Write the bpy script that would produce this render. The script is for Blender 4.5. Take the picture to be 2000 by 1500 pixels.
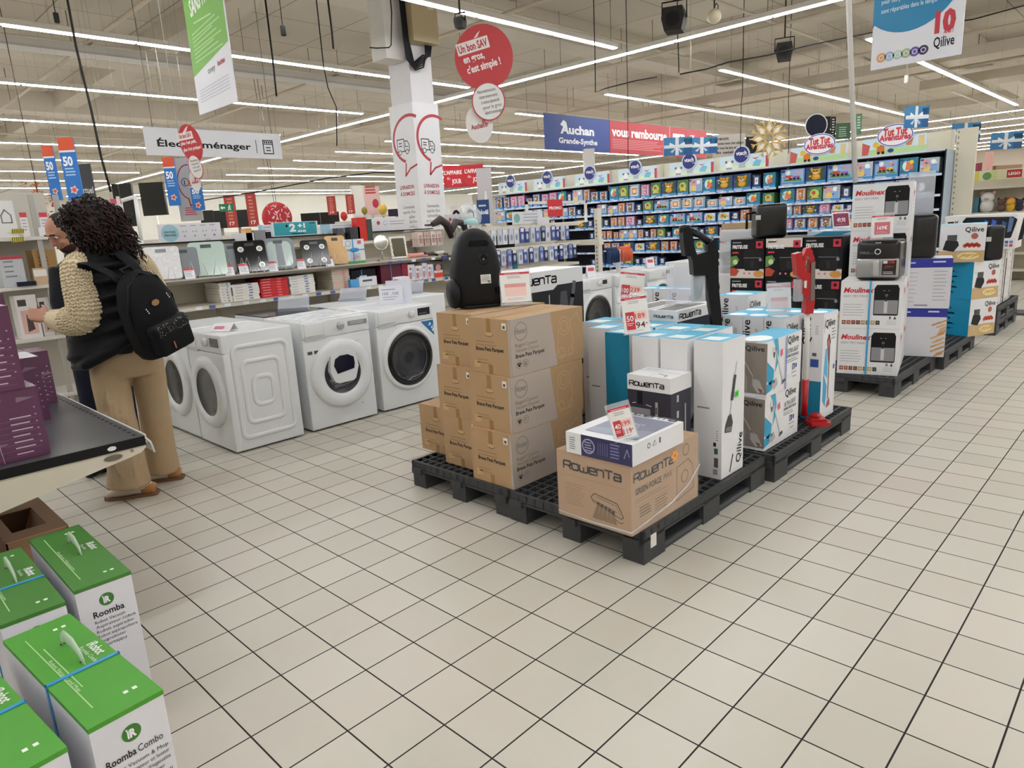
import bpy, math, random
from mathutils import Vector as V, Matrix
random.seed(7)
for _o in list(bpy.data.objects): bpy.data.objects.remove(_o)
S = bpy.context.scene; COL = S.collection
# ---------------- camera (solved from the floor-tile grid; world unit = 1 m, x/y run along the tile joints) ----------------
FPX = 1341.46; TILE = 0.207
_y, _p, _r = 0.77943632, -0.225989096, -0.057190135
CF = V((math.cos(_p)*math.cos(_y), math.cos(_p)*math.sin(_y), math.sin(_p)))
_rt = V((math.sin(_y), -math.cos(_y), 0)); _up = _rt.cross(CF)
CR = math.cos(_r)*_rt + math.sin(_r)*_up; CU = -math.sin(_r)*_rt + math.cos(_r)*_up
CC = V((-0.68038508, -2.9012019, 1.45955029))
cd = bpy.data.cameras.new('camera'); cam = bpy.data.objects.new('camera', cd); COL.objects.link(cam)
cd.sensor_fit = 'HORIZONTAL'; cd.sensor_width = 36; cd.lens = 36*FPX/2000; cd.clip_start = .05; cd.clip_end = 200
cam.matrix_world = Matrix(((CR.x,CU.x,-CF.x,CC.x),(CR.y,CU.y,-CF.y,CC.y),(CR.z,CU.z,-CF.z,CC.z),(0,0,0,1)))
S.camera = cam
# ---------------- world, exposure ----------------
W = bpy.data.worlds.new('world'); S.world = W; W.use_nodes = True
W.node_tree.nodes['Background'].inputs[0].default_value = (1,.95,.88,1); W.node_tree.nodes['Background'].inputs[1].default_value = .15
S.view_settings.view_transform = 'Standard'; S.view_settings.look = 'None'
S.view_settings.exposure = 0.04; S.view_settings.gamma = 1; S.view_settings.use_curve_mapping = False
S.cycles.use_denoising = True; S.cycles.max_bounces = 8; S.cycles.diffuse_bounces = 4; S.cycles.transparent_max_bounces = 12
LAMP = 36.0      # radiance of the LED strips
# pixel (2000x1500 frame) -> point of the real place, on the level z / on the plane axis=c
def _ray(px, py): return CF + CR*((px-1000)/FPX) - CU*((py-750)/FPX)
def atz(px, py, z=0.0): d = _ray(px, py); return CC + d*((z-CC.z)/d.z)
def atx(px, py, c): d = _ray(px, py); return CC + d*((c-CC.x)/d.x)
def aty(px, py, c): d = _ray(px, py); return CC + d*((c-CC.y)/d.y)
def atd(px, py, depth): return CC + _ray(px, py)*depth
# ---------------- materials: 'hex|opts'  r=roughness m=metallic e=emission a=alpha n=noise scale k=noise amount b=bump ----------------
_M = {}
def lin(h): return [((c/255)/12.92 if c/255 <= .04045 else ((c/255+.055)/1.055)**2.4) for c in (int(h[i:i+2],16) for i in (0,2,4))]
def mat(key):
    if key in _M: return _M[key]
    if not isinstance(key, str): return key
    parts = key.split('|'); c = lin(parts[0]); o = {p[0]: float(p[1:]) for p in parts[1:]}
    m = bpy.data.materials.new('surface_'+key.replace('|','_')); m.use_nodes = True; nt = m.node_tree; b = nt.nodes['Principled BSDF']
    b.inputs['Roughness'].default_value = o.get('r', .55); b.inputs['Metallic'].default_value = o.get('m', 0)
    b.inputs['Base Color'].default_value = (*c, 1)
    if sum(c) < .09 and 'm' not in o and o.get('r',.55) >= .3: b.inputs['Specular IOR Level'].default_value = .22
    if 'e' in o:
        b.inputs['Emission Color'].default_value = (*c, 1); b.inputs['Emission Strength'].default_value = o['e']
    else:
        tc = nt.nodes.new('ShaderNodeTexCoord'); nz = nt.nodes.new('ShaderNodeTexNoise'); nz.inputs['Scale'].default_value = o.get('n', 6)
        nt.links.new(tc.outputs['Object'], nz.inputs['Vector'])
        mx = nt.nodes.new('ShaderNodeMix'); mx.data_type = 'RGBA'; k = o.get('k', .04)
        mx.inputs['A'].default_value = (*[max(0,x*(1-k)) for x in c], 1); mx.inputs['B'].default_value = (*[min(1,x*(1+k)) for x in c], 1)
        nt.links.new(nz.outputs['Fac'], mx.inputs['Factor']); nt.links.new(mx.outputs['Result'], b.inputs['Base Color'])
        if 'b' in o:
            bp = nt.nodes.new('ShaderNodeBump'); bp.inputs['Strength'].default_value = o['b']; bp.inputs['Distance'].default_value = .01
            nt.links.new(nz.outputs['Fac'], bp.inputs['Height']); nt.links.new(bp.outputs['Normal'], b.inputs['Normal'])
    if 'a' in o: b.inputs['Alpha'].default_value = o['a']
    _M[key] = m; return m
# ---------------- geometry ----------------
_T = {}
def glyphs(s, bold=0, shear=0):
    k = (s, bold, shear)
    if k not in _T:
        cu = bpy.data.curves.new('t', 'FONT'); cu.body = s; cu.size = 1; cu.resolution_u = 2; cu.offset = bold; cu.shear = shear
        ob = bpy.data.objects.new('t', cu); me = ob.to_mesh()
        vs = [tuple(v.co) for v in me.vertices]; fs = [tuple(p.vertices) for p in me.polygons]
        ob.to_mesh_clear(); bpy.data.objects.remove(ob); bpy.data.curves.remove(cu)
        x0 = min((v[0] for v in vs), default=0); x1 = max((v[0] for v in vs), default=1)
        _T[k] = ([(v[0]-x0, v[1]) for v in vs], fs, max(x1-x0, 1e-3))
    return _T[k]
class F:   # a 2-D drawing frame in space: origin, unit u (right), unit v (up), normal
    def __init__(s, o, u, v): s.o = V(o); s.u = V(u).normalized(); s.v = V(v).normalized(); s.n = s.u.cross(s.v)
    def __call__(s, u, v, w=0): return s.o + s.u*u + s.v*v + s.n*w
def fx(x, y1, z0): return F((x,y1,z0), (0,-1,0), (0,0,1))      # a face looking to -x (left corner at y1)
def fy(y, x0, z0): return F((x0,y,z0), (1,0,0), (0,0,1))       # a face looking to -y
def ft(x0, y1, z): return F((x0,y1,z), (0,-1,0), (1,0,0))      # a top face read from -x
def fty(x0, y0, z): return F((x0,y0,z), (1,0,0), (0,1,0))      # a top face read from -y
EPS = .0007
class B:
    def __init__(s): s.v = []; s.f = []; s.m = []; s.s = []
    def face(s, pts, m, sm=False):
        i = len(s.v); s.v += [tuple(p) for p in pts]; s.f.append(tuple(range(i, i+len(pts)))); s.m.append(m); s.s.append(sm)
    def add(s, vs, fs, m, sm=False):
        i = len(s.v); s.v += [tuple(p) for p in vs]
        for f in fs: s.f.append(tuple(i+a for a in f)); s.m.append(m); s.s.append(sm)
        return s
    def box(s, x0, y0, z0, x1, y1, z1, m, **k):   # k: xm xp ym yp zm zp = other materials on that side
        vs = [(x,y,z) for z in (z0,z1) for y in (y0,y1) for x in (x0,x1)]; i = len(s.v); s.v += vs
        for key, f in (('zm',(0,2,3,1)),('zp',(4,5,7,6)),('ym',(0,1,5,4)),('yp',(2,6,7,3)),('xm',(0,4,6,2)),('xp',(1,3,7,5))):
            s.f.append(tuple(i+a for a in f)); s.m.append(k.get(key, m)); s.s.append(False)
        return s
    def fbox(s, fr, u0, v0, u1, v1, w0, w1, m):   # box in a frame
        P = [fr(u,v,w) for w in (w0,w1) for v in (v0,v1) for u in (u0,u1)]
        return s.add(P, [(0,2,3,1),(4,5,7,6),(0,1,5,4),(2,6,7,3),(0,4,6,2),(1,3,7,5)], m)
    def rect(s, fr, u0, v0, u1, v1, m, l=1): s.face([fr(u0,v0,l*EPS), fr(u1,v0,l*EPS), fr(u1,v1,l*EPS), fr(u0,v1,l*EPS)], m); return s
    def poly(s, fr, pts, m, l=1): s.face([fr(u,v,l*EPS) for u,v in pts], m); return s
    def disc(s, fr, u, v, a, m, b=None, l=1, n=24, t0=0, t1=360):
        b = a if b is None else b; full = t1-t0 >= 360; k = n if full else n+1
        s.face([fr(u+a*math.cos(math.radians(t0+(t1-t0)*i/n)), v+b*math.sin(math.radians(t0+(t1-t0)*i/n)), l*EPS) for i in range(k)], m); return s
    def ring(s, fr, u, v, a, t, m, b=None, l=1, n=28, t0=0, t1=360):
        b = a if b is None else b; P = []
        for i in range(n+1):
            q = math.radians(t0+(t1-t0)*i/n); c, d = math.cos(q), math.sin(q)
            P += [fr(u+a*c, v+b*d, l*EPS), fr(u+(a-t)*c, v+(b-t)*d, l*EPS)]
        return s.add(P, [(2*i,2*i+2,2*i+3,2*i+1) for i in range(n)], m)
    def line(s, fr, pts, t, m, l=1):
        for (a,b),(c,d) in zip(pts, pts[1:]):
            L = math.hypot(c-a, d-b) or 1; nx, ny = -(d-b)/L*t/2, (c-a)/L*t/2; ex, ey = (c-a)/L*t/3, (d-b)/L*t/3
            s.poly(fr, [(a-ex-nx,b-ey-ny),(c+ex-nx,d+ey-ny),(c+ex+nx,d+ey+ny),(a-ex+nx,b-ey+ny)], m, l)
        return s
    def text(s, fr, t, u, v, h, m, w=None, bold=0, shear=0, al='l', rot=0, l=2):   # h = font size; w = fitted width
        vs, fs, W_ = glyphs(t, bold, shear); sx = h if w is None else w/W_
        off = {'l':0,'c':-W_*sx/2,'r':-W_*sx}[al]; c, d = math.cos(math.radians(rot)), math.sin(math.radians(rot))
        P = []
        for x, y in vs: X, Y = x*sx+off, y*h; P.append(fr(u+X*c-Y*d, v+X*d+Y*c, l*EPS))
        return s.add(P, fs, m)
    def lines(s, fr, u, v, w, n, dv, m, t=None, l=1, rag=.25, al='l'):    # small print too small to read
        t = t or dv*.42
        for i in range(n):
            ww = w*(1-rag*random.random()); a = u if al == 'l' else u+(w-ww)/2
            s.rect(fr, a, v-i*dv, a+ww, v-i*dv+t, m, l)
        return s
    def prism(s, fr, pts, w0, w1, m, side=None, sm=False):
        n = len(pts); A = [fr(u,v,w0) for u,v in pts]; C_ = [fr(u,v,w1) for u,v in pts]
        s.face(C_, m); s.face(A[::-1], m)
        i = len(s.v); s.v += [tuple(p) for p in A+C_]
        for k in range(n): s.f.append((i+k, i+(k+1)%n, i+n+(k+1)%n, i+n+k)); s.m.append(side or m); s.s.append(sm)
        return s
    def tube(s, pts, r, m, n=8, cap=True, flat=1, up=None):
        pts = [V(p) for p in pts]; N = len(pts); rr = r if isinstance(r, (list,tuple)) else [r]*N
        t0 = (pts[1]-pts[0]).normalized(); a = V(up) if up else (V((0,0,1)) if abs(t0.z) < .9 else V((1,0,0))); i0 = len(s.v)
        for k, p in enumerate(pts):
            t = ((pts[min(k+1,N-1)]-pts[max(k-1,0)])).normalized(); x = t.cross(a)
            if x.length < 1e-4: x = t.orthogonal()
            x.normalize(); y = x.cross(t).normalized(); a = y
            q = rr[k]; q = q if isinstance(q, (tuple,list)) else (q, q*flat)
            for j in range(n):
                th = 2*math.pi*j/n; s.v.append(tuple(p + x*(q[0]*math.cos(th)) + y*(q[1]*math.sin(th))))
        for k in range(N-1):
            for j in range(n):
                s.f.append((i0+k*n+j, i0+k*n+(j+1)%n, i0+(k+1)*n+(j+1)%n, i0+(k+1)*n+j)); s.m.append(m); s.s.append(True)
        if cap:
            s.f.append(tuple(i0+j for j in range(n))[::-1]); s.m.append(m); s.s.append(False)
            s.f.append(tuple(i0+(N-1)*n+j for j in range(n))); s.m.append(m); s.s.append(False)
        return s
    def lathe(s, fr, prof, m, n=28, sm=True, u=0, v=0):   # prof: (radius, w) along the frame's normal
        i0 = len(s.v)
        for r, w in prof:
            for j in range(n): th = 2*math.pi*j/n; s.v.append(tuple(fr(u+r*math.cos(th), v+r*math.sin(th), w)))
        for k in range(len(prof)-1):
            for j in range(n):
                s.f.append((i0+k*n+j, i0+k*n+(j+1)%n, i0+(k+1)*n+(j+1)%n, i0+(k+1)*n+j)); s.m.append(m if isinstance(m, str) or not isinstance(m, (list,tuple)) else m[k]); s.s.append(sm)
        return s
    def ball(s, c, r, m, n=10, k=7, rot=None):
        r = r if isinstance(r, (tuple,list)) else (r,r,r); i0 = len(s.v); c = V(c)
        for a in range(k+1):
            ph = math.pi*a/k
            for j in range(n):
                th = 2*math.pi*j/n; d = V((r[0]*math.sin(ph)*math.cos(th), r[1]*math.sin(ph)*math.sin(th), -r[2]*math.cos(ph)))
                s.v.append(tuple(c + (rot @ d if rot else d)))
        for a in range(k):
            for j in range(n): s.f.append((i0+a*n+j, i0+a*n+(j+1)%n, i0+(a+1)*n+(j+1)%n, i0+(a+1)*n+j)); s.m.append(m); s.s.append(True)
        return s
    def rbox(s, x0, y0, z0, x1, y1, z1, r, m, n=4):   # box with rounded edges all round
        i0 = len(s.v); K = 2*n; hx, hy, hz = (x1-x0)/2-r, (y1-y0)/2-r, (z1-z0)/2-r; c = V(((x0+x1)/2,(y0+y1)/2,(z0+z1)/2)); nn = 4*(n+1); rows = []
        for a in range(K+2):
            ph = -math.pi/2 + math.pi*(a if a <= n else a-1)/K; sz = -1 if a <= n else 1
            for q in range(4):
                for b in range(n+1):
                    th = math.pi/2*(q + b/n); sx = 1 if q in (0,3) else -1; sy = 1 if q in (0,1) else -1
                    s.v.append(tuple(c + V((sx*hx + r*math.cos(ph)*math.cos(th), sy*hy + r*math.cos(ph)*math.sin(th), sz*hz + r*math.sin(ph)))))
        for a in range(K+1):
            for j in range(nn): s.f.append((i0+a*nn+j, i0+a*nn+(j+1)%nn, i0+(a+1)*nn+(j+1)%nn, i0+(a+1)*nn+j)); s.m.append(m); s.s.append(True)
        s.f.append(tuple(i0+j for j in range(nn))[::-1]); s.m.append(m); s.s.append(False)
        s.f.append(tuple(i0+(K+1)*nn+j for j in range(nn))); s.m.append(m); s.s.append(False)
        return s
    def mesh(s, name):
        me = bpy.data.meshes.new(name); me.from_pydata(s.v, [], s.f); keys = []
        idx = {}
        for k in s.m:
            if k not in idx: idx[k] = len(keys); keys.append(k)
        for k in keys: me.materials.append(mat(k))
        me.polygons.foreach_set('material_index', [idx[k] for k in s.m]); me.polygons.foreach_set('use_smooth', s.s); me.update()
        return me
    def out(s, name, parent=None, loc=(0,0,0), rz=0, label=None, cat=None, group=None, kind=None):
        o = bpy.data.objects.new(name, s.mesh(name)); COL.objects.link(o); o.location = loc; o.rotation_euler = (0,0,rz)
        if parent: o.parent = parent
        return tag(o, label, cat, group, kind)
def tag(o, label=None, cat=None, group=None, kind=None):
    for k, v in (('label',label),('category',cat),('group',group),('kind',kind)):
        if v: o[k] = v
    return o
def thing(name, label, cat, loc=(0,0,0), rz=0, group=None):
    o = bpy.data.objects.new(name, None); COL.objects.link(o); o.location = loc; o.rotation_euler = (0,0,rz); o.empty_display_size = .1
    return tag(o, label, cat, group)
def _kids(): 
    d = {}
    for o in bpy.data.objects:
        if o.parent: d.setdefault(o.parent, []).append(o)
    return d
def dup(r, loc, rz=None, label=None, group=None):
    kids = {}
    def rec(o, par):
        c = o.copy(); COL.objects.link(c)
        if par: c.parent = par
        for ch in o.children: rec(ch, c)
        return c
    c = rec(r, None); c.location = loc
    if rz is not None: c.rotation_euler = (0,0,rz)
    if label: c['label'] = label
    if group: c['group'] = group
    return c
ORD = ['first','second','third','fourth','fifth','sixth','seventh','eighth','ninth','tenth','eleventh','twelfth','thirteenth','fourteenth','fifteenth','sixteenth','seventeenth','eighteenth','nineteenth','twentieth','twenty-first','twenty-second','twenty-third','twenty-fourth','twenty-fifth','twenty-sixth','twenty-seventh','twenty-eighth','twenty-ninth','thirtieth','thirty-first','thirty-second','thirty-third','thirty-fourth','thirty-fifth','thirty-sixth','thirty-seventh','thirty-eighth','thirty-ninth','fortieth']
def blob(b, voxel, name, m, smooth=4):      # weld overlapping shapes into one continuous skin
    me = b.mesh('blob'); o = bpy.data.objects.new('blob', me); COL.objects.link(o)
    md = o.modifiers.new('r', 'REMESH'); md.mode = 'VOXEL'; md.voxel_size = voxel
    sm = o.modifiers.new('s', 'SMOOTH'); sm.iterations = smooth; sm.factor = .5
    dg = bpy.context.evaluated_depsgraph_get(); me2 = bpy.data.meshes.new_from_object(o.evaluated_get(dg)); bpy.data.objects.remove(o)
    me2.name = name; me2.materials.clear(); me2.materials.append(mat(m))
    me2.polygons.foreach_set('material_index', [0]*len(me2.polygons)); me2.polygons.foreach_set('use_smooth', [True]*len(me2.polygons)); return me2
def mobj(me, name, parent=None, loc=(0,0,0)):
    o = bpy.data.objects.new(name, me); COL.objects.link(o); o.parent = parent; o.location = loc; return o
# ---------------- setting: floor, ceiling, walls, lamps ----------------
def floor_mat():
    m = bpy.data.materials.new('floor_tiles'); m.use_nodes = True; nt = m.node_tree; L = nt.links; b = nt.nodes['Principled BSDF']; N = nt.nodes.new
    tc = N('ShaderNodeTexCoord'); br = N('ShaderNodeTexBrick'); br.offset = 0; br.squash = 1
    br.inputs['Scale'].default_value = 1; br.inputs['Brick Width'].default_value = TILE; br.inputs['Row Height'].default_value = TILE
    br.inputs['Mortar Size'].default_value = .0028; br.inputs['Mortar Smooth'].default_value = .15; br.inputs['Bias'].default_value = 0
    br.inputs['Color1'].default_value = (*lin('c8c3ba'),1); br.inputs['Color2'].default_value = (*lin('c0bbb1'),1); br.inputs['Mortar'].default_value = (*lin('262320'),1)
    L.new(tc.outputs['Object'], br.inputs['Vector'])
    nz = N('ShaderNodeTexNoise'); nz.inputs['Scale'].default_value = 1.3; nz.inputs['Detail'].default_value = 3; L.new(tc.outputs['Object'], nz.inputs['Vector'])
    cr = N('ShaderNodeValToRGB'); cr.color_ramp.elements[0].position = .35; cr.color_ramp.elements[0].color = (1,.955,.925,1); cr.color_ramp.elements[1].position = .65; cr.color_ramp.elements[1].color = (.965,.98,.935,1)
    L.new(nz.outputs['Fac'], cr.inputs['Fac'])
    mx = N('ShaderNodeMix'); mx.data_type = 'RGBA'; mx.blend_type = 'MULTIPLY'; mx.inputs['Factor'].default_value = 1
    L.new(br.outputs['Color'], mx.inputs['A']); L.new(cr.outputs['Color'], mx.inputs['B']); L.new(mx.outputs['Result'], b.inputs['Base Color'])
    b.inputs['Roughness'].default_value = .32; b.inputs['Specular IOR Level'].default_value = .35
    r2 = N('ShaderNodeMapRange'); r2.inputs['To Min'].default_value = .30; r2.inputs['To Max'].default_value = .9; L.new(br.outputs['Fac'], r2.inputs['Value']); L.new(r2.outputs['Result'], b.inputs['Roughness'])
    bp = N('ShaderNodeBump'); bp.invert = True; bp.inputs['Strength'].default_value = .4; bp.inputs['Distance'].default_value = .002; L.new(br.outputs['Fac'], bp.inputs['Height']); L.new(bp.outputs['Normal'], b.inputs['Normal'])
    return m
def ceil_mat():
    m = bpy.data.materials.new('ceiling_panels'); m.use_nodes = True; nt = m.node_tree; L = nt.links; b = nt.nodes['Principled BSDF']; N = nt.nodes.new
    tc = N('ShaderNodeTexCoord'); br = N('ShaderNodeTexBrick'); br.offset = 0
    br.inputs['Scale'].default_value = 1; br.inputs['Brick Width'].default_value = 1.35; br.inputs['Row Height'].default_value = 1.35; br.inputs['Mortar Size'].default_value = .012
    br.inputs['Color1'].default_value = (*lin('cfc8ba'),1); br.inputs['Color2'].default_value = (*lin('c6beb0'),1); br.inputs['Mortar'].default_value = (*lin('968c7d'),1)
    L.new(tc.outputs['Object'], br.inputs['Vector']); L.new(br.outputs['Color'], b.inputs['Base Color']); b.inputs['Roughness'].default_value = .8
    return m
CEIL = 4.95; LZ = 4.0
X0, X1, Y0, Y1 = -9, 46, -13, 40
B().box(X0,Y0,-.2,X1,Y1,0,floor_mat()).out('floor', kind='structure')
B().box(X0,Y0,CEIL,X1,Y1,CEIL+.2,ceil_mat()).out('ceiling', kind='structure')
wm = 'e4dfd2|r.8'
B().box(X0,Y1,0,X1,Y1+.2,CEIL,'efece2|r.8').out('wall_back', kind='structure')
B().box(X1,Y0,0,X1+.2,Y1,CEIL,'b9ad9b|r.8').out('wall_right', kind='structure')
B().box(X0-.2,Y0,0,X0,Y1,CEIL,wm).out('wall_left', kind='structure')
B().box(X0,Y0-.2,0,X1,Y0,CEIL,wm).out('wall_front', kind='structure')
# low white partition far behind the appliance aisle
B().box(11,30,0,30,30.2,3.55,'f2f0e6|r.7').out('wall_partition', kind='structure')
# beams under the ceiling
bm = 'd2cabc|r.75'
for i, y in enumerate((-4.2, 1.2, 5.6, 10.8, 16.2, 21.6, 27)):
    B().box(X0,y-.28,CEIL-.42,X1,y+.28,CEIL-.002,bm).out('ceiling_beam', kind='structure')
for i, x in enumerate((-3.5, 4.4, 12.6, 20.4, 28.8)):
    B().box(x-.22,Y0,CEIL-.30,x+.22,Y1,CEIL-.002,'cbc3b4|r.75').out('ceiling_beam', kind='structure')
# LED strip rows: aluminium channel with glowing diffuser
lm = 'fafcff|e%g' % LAMP
def under(x, y):      # underside of whatever is above (beam or ceiling)
    z = CEIL-.004
    if any(abs(x-q) < .24 for q in (-3.5, 4.4, 12.6, 20.4, 28.8)): z = CEIL-.302
    if any(abs(y-q) < .30 for q in (-4.2, 1.2, 5.6, 10.8, 16.2, 21.6, 27)): z = CEIL-.422
    return z
def strip(axis, c, a, b, label, z=LZ):
    t = thing('strip_light', label, 'ceiling light', group='LED strip lights under the ceiling')
    h = B(); d = B(); n = max(1, round((b-a)/1.5)); st = (b-a)/n
    def bx(B_, u0, v0, u1, v1, z0, z1, m, **k):
        if axis == 'x': B_.box(u0,c+v0,z0,u1,c+v1,z1,m,**k)
        else: B_.box(c+v0,u0,z0,c+v1,u1,z1,m,**k)
    bx(h, a, -.055, b, .055, z+.012, z+.075, 'd8d4cc|r.4')
    for i in range(n):
        bx(d, a+i*st+.02, -.038, a+(i+1)*st-.02, .038, z, z+.0125, lm)
    for i in range(int((b-a)/4.2)+1):
        u = min(b-.1, a+.4+i*4.2); bx(h, u-.0025, -.0025, u+.0025, .0025, z+.07, under(u,c) if axis == 'x' else under(c,u), '55524c')
    h.out('housing', t); d.out('diffuser', t); return t
ys = [3.75, 7.1, 10.35, 13.85, 17.25, 20.6, 24, 27.4, 30.8, 34.2, 37.6]
for i, y in enumerate(ys):
    strip('x', y, -8.6, [8.72,8.75,8.6,8.5,8.5,8.5][i] if i < 6 else 8.5, f'long LED strip light, {ORD[i]} row out over the washing machine aisle')
for i, y in enumerate([.4, -3, -6.4, -9.8]):
    strip('x', y, -8.6, 8.7, f'LED strip light row overhead, {ORD[i]} one behind the washing machine rows')
strip('y', 9.15, -12, 36, 'very long LED strip light crossing over the aisle, before the toy gondola')
for i, y in enumerate([1.1, 3.6, 6.17, 8.75, 11.3, 13.9, 16.5, 19.1, 21.7, 24.3, 26.9, 32.5, 35, 37.6]):
    strip('x', y, 11.75, 24.5, f'LED strip light above the toy gondola side, {ORD[i]} row from the pallets outward')
for i, y in enumerate([-4, -6.6, -9.2]):
    strip('x', y, 11.75, 24.5, f'LED strip light beyond the right aisle, {ORD[i]} row past the party speaker boxes')
for i, x in enumerate((26, 28.6, 31.2, 33.8, 36.4, 39, 41.6, 44.2)):
    strip('y', x, -12, 9, f'distant LED strip light behind the toy gondola, {ORD[i]} row of the far hall')
    if i % 2 == 0: strip('y', x, 11, 39, f'distant LED strip light over the far left hall, {ORD[i]} row beyond the banner')
# sprinkler pipes and trays under the ceiling
for i, y in enumerate((2.4, 4.55, 9.3, 12.4, 19.0)):
    b = B(); b.tube([(X0,y,CEIL-.5),(X1,y,CEIL-.5)], .022, 'cfc6b4|r.5', n=6)
    for k in range(14): b.tube([(X0+2+k*3.6,y,CEIL-.5),(X0+2+k*3.6,y,CEIL-.01)], .008, '8d8575', n=4)
    b.out('sprinkler_pipe', label=f'thin pale sprinkler pipe under the ceiling, {ORD[i]} along the lamp rows', cat='pipe', group='sprinkler pipes')
for i, x in enumerate((2.9, 6.9, 10.95, 14.6, 18.2)):
    b = B(); b.tube([(x,Y0,CEIL-.62),(x,Y1,CEIL-.62)], .03, 'c7bda9|r.5', n=6)
    for k in range(12): b.tube([(x,Y0+1+k*4.3,CEIL-.62),(x,Y0+1+k*4.3,CEIL-.01)], .008, '8d8575', n=4)
    b.out('water_pipe', label=f'pale ceiling pipe crossing the lamp rows, {ORD[i]} out from the entrance side', cat='pipe', group='cross pipes')
b = B()
b.box(X0,8.55,4.15,11.2,8.85,4.18,'a9a69e|m.6|r.4').box(X0,8.55,4.18,11.2,8.56,4.26,'b8b5ad|m.6|r.4').box(X0,8.84,4.18,11.2,8.85,4.26,'b8b5ad|m.6|r.4')
for k in range(5): b.tube([(X0+i*.4, 8.6+.05*k+.02*math.sin(i*1.7+k), 4.2+.03*math.sin(i*.9+2*k)+.03) for i in range(50)], .012, ['3a3835','8a877f','c7c3b8','4a4d6a','77746c'][k], n=5)
b.out('cable_tray', label='galvanised cable tray full of wires running under the ceiling', cat='cable tray')
b = B().box(15.6,-6,4.09,16.4,8.4,4.29,'c9bfae|r.7'); b.out('air_duct', label='wide beige air duct beneath the ceiling above the toys', cat='duct')
B().box(19,-12,4.09,20,2.2,4.29,'c2b8a6|r.7').out('air_duct', label='beige air duct under the ceiling past the hanging gifts', cat='duct')
# ---------------- pallets and the cartons on them ----------------
ZP = .155
def make_pallet(label, loc):
    t = thing('plastic_pallet', label, 'pallet', loc, group='black plastic pallets')
    m = '3b3c3e|r.6|k.12|n9'; d = B(); X, Y = .6, .4
    for y in [-Y+.012+i*(.776/14) for i in range(15)]: d.box(-X,y-.006,.118,X,y+.006,.154,m)
    for x in [-X+.012+i*(1.176/21) for i in range(22)]: d.box(x-.005,-Y,.122,x+.005,Y,.153,m)
    for a in (-1, 1): d.box(-X,a*Y-(.018 if a>0 else 0),.10,X,a*Y+(.018 if a<0 else 0),.155,m); d.box(a*X-(.018 if a>0 else 0),-Y,.10,a*X+(.018 if a<0 else 0),Y,.155,m)
    d.box(-X,-Y,.112,X,Y,.116,'1d1e20|r.8'); d.out('deck', t)
    for y in (-Y+.055, 0, Y-.055):
        r = B(); r.rbox(-X+.005,y-.05,.0,X-.005,y+.05,.03,.012,m,n=2)
        for x, w in ((-X+.09,.085), (0,.08), (X-.09,.085)):
            r.prism(F((x,y,0),(1,0,0),(0,1,0)), [(-w,-.055),(w,-.055),(w,.055),(-w,.055)], 0, .115, m)
            r.prism(F((x,y,0),(1,0,0),(0,1,0)), [(-w-.02,-.04),(w+.02,-.04),(w+.02,.04),(-w-.02,.04)], .085, .118, m)
        r.out('runner', t)
    return t
pal = make_pallet('black plastic pallet under the stack of brown vacuum cartons', (2.215,-.17,0))
for lab, loc in (('black plastic pallet with white paper tag under the floor cleaner carton, nearest in the photo', (2.21,-.97,0)),
                 ('black plastic pallet under the striped vacuum cartons and the red floor head', (3.435,-1.01,0)),
                 ('black plastic pallet at the back beneath the tall white cartons, next to the washing machines', (3.435,-.17,0)),
                 ('black plastic pallet under the air fryer carton stack', (5.62,-1.0,0)),
                 ('black plastic pallet under the cyan sided cartons', (6.84,-1.06,0)),
                 ('black plastic pallet under the deep fryer cartons', (5.85,-.16,0)),
                 ('lower of the two stacked black pallets below the party speaker boxes', (8.86,-1.1,0)),
                 ('upper of the two stacked black pallets below the party speaker boxes', (8.86,-1.1,.155))): dup(pal, loc, label=lab)
b = B().box(-.0005,-.022,-.03,.0015,.022,.03,'e4e2d8'); b.out('paper_tag', loc=(1.69,-1.3715,.09), rz=math.pi/2, label='small blank white paper tag stuck on the nearest pallet side', cat='tag')

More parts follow.
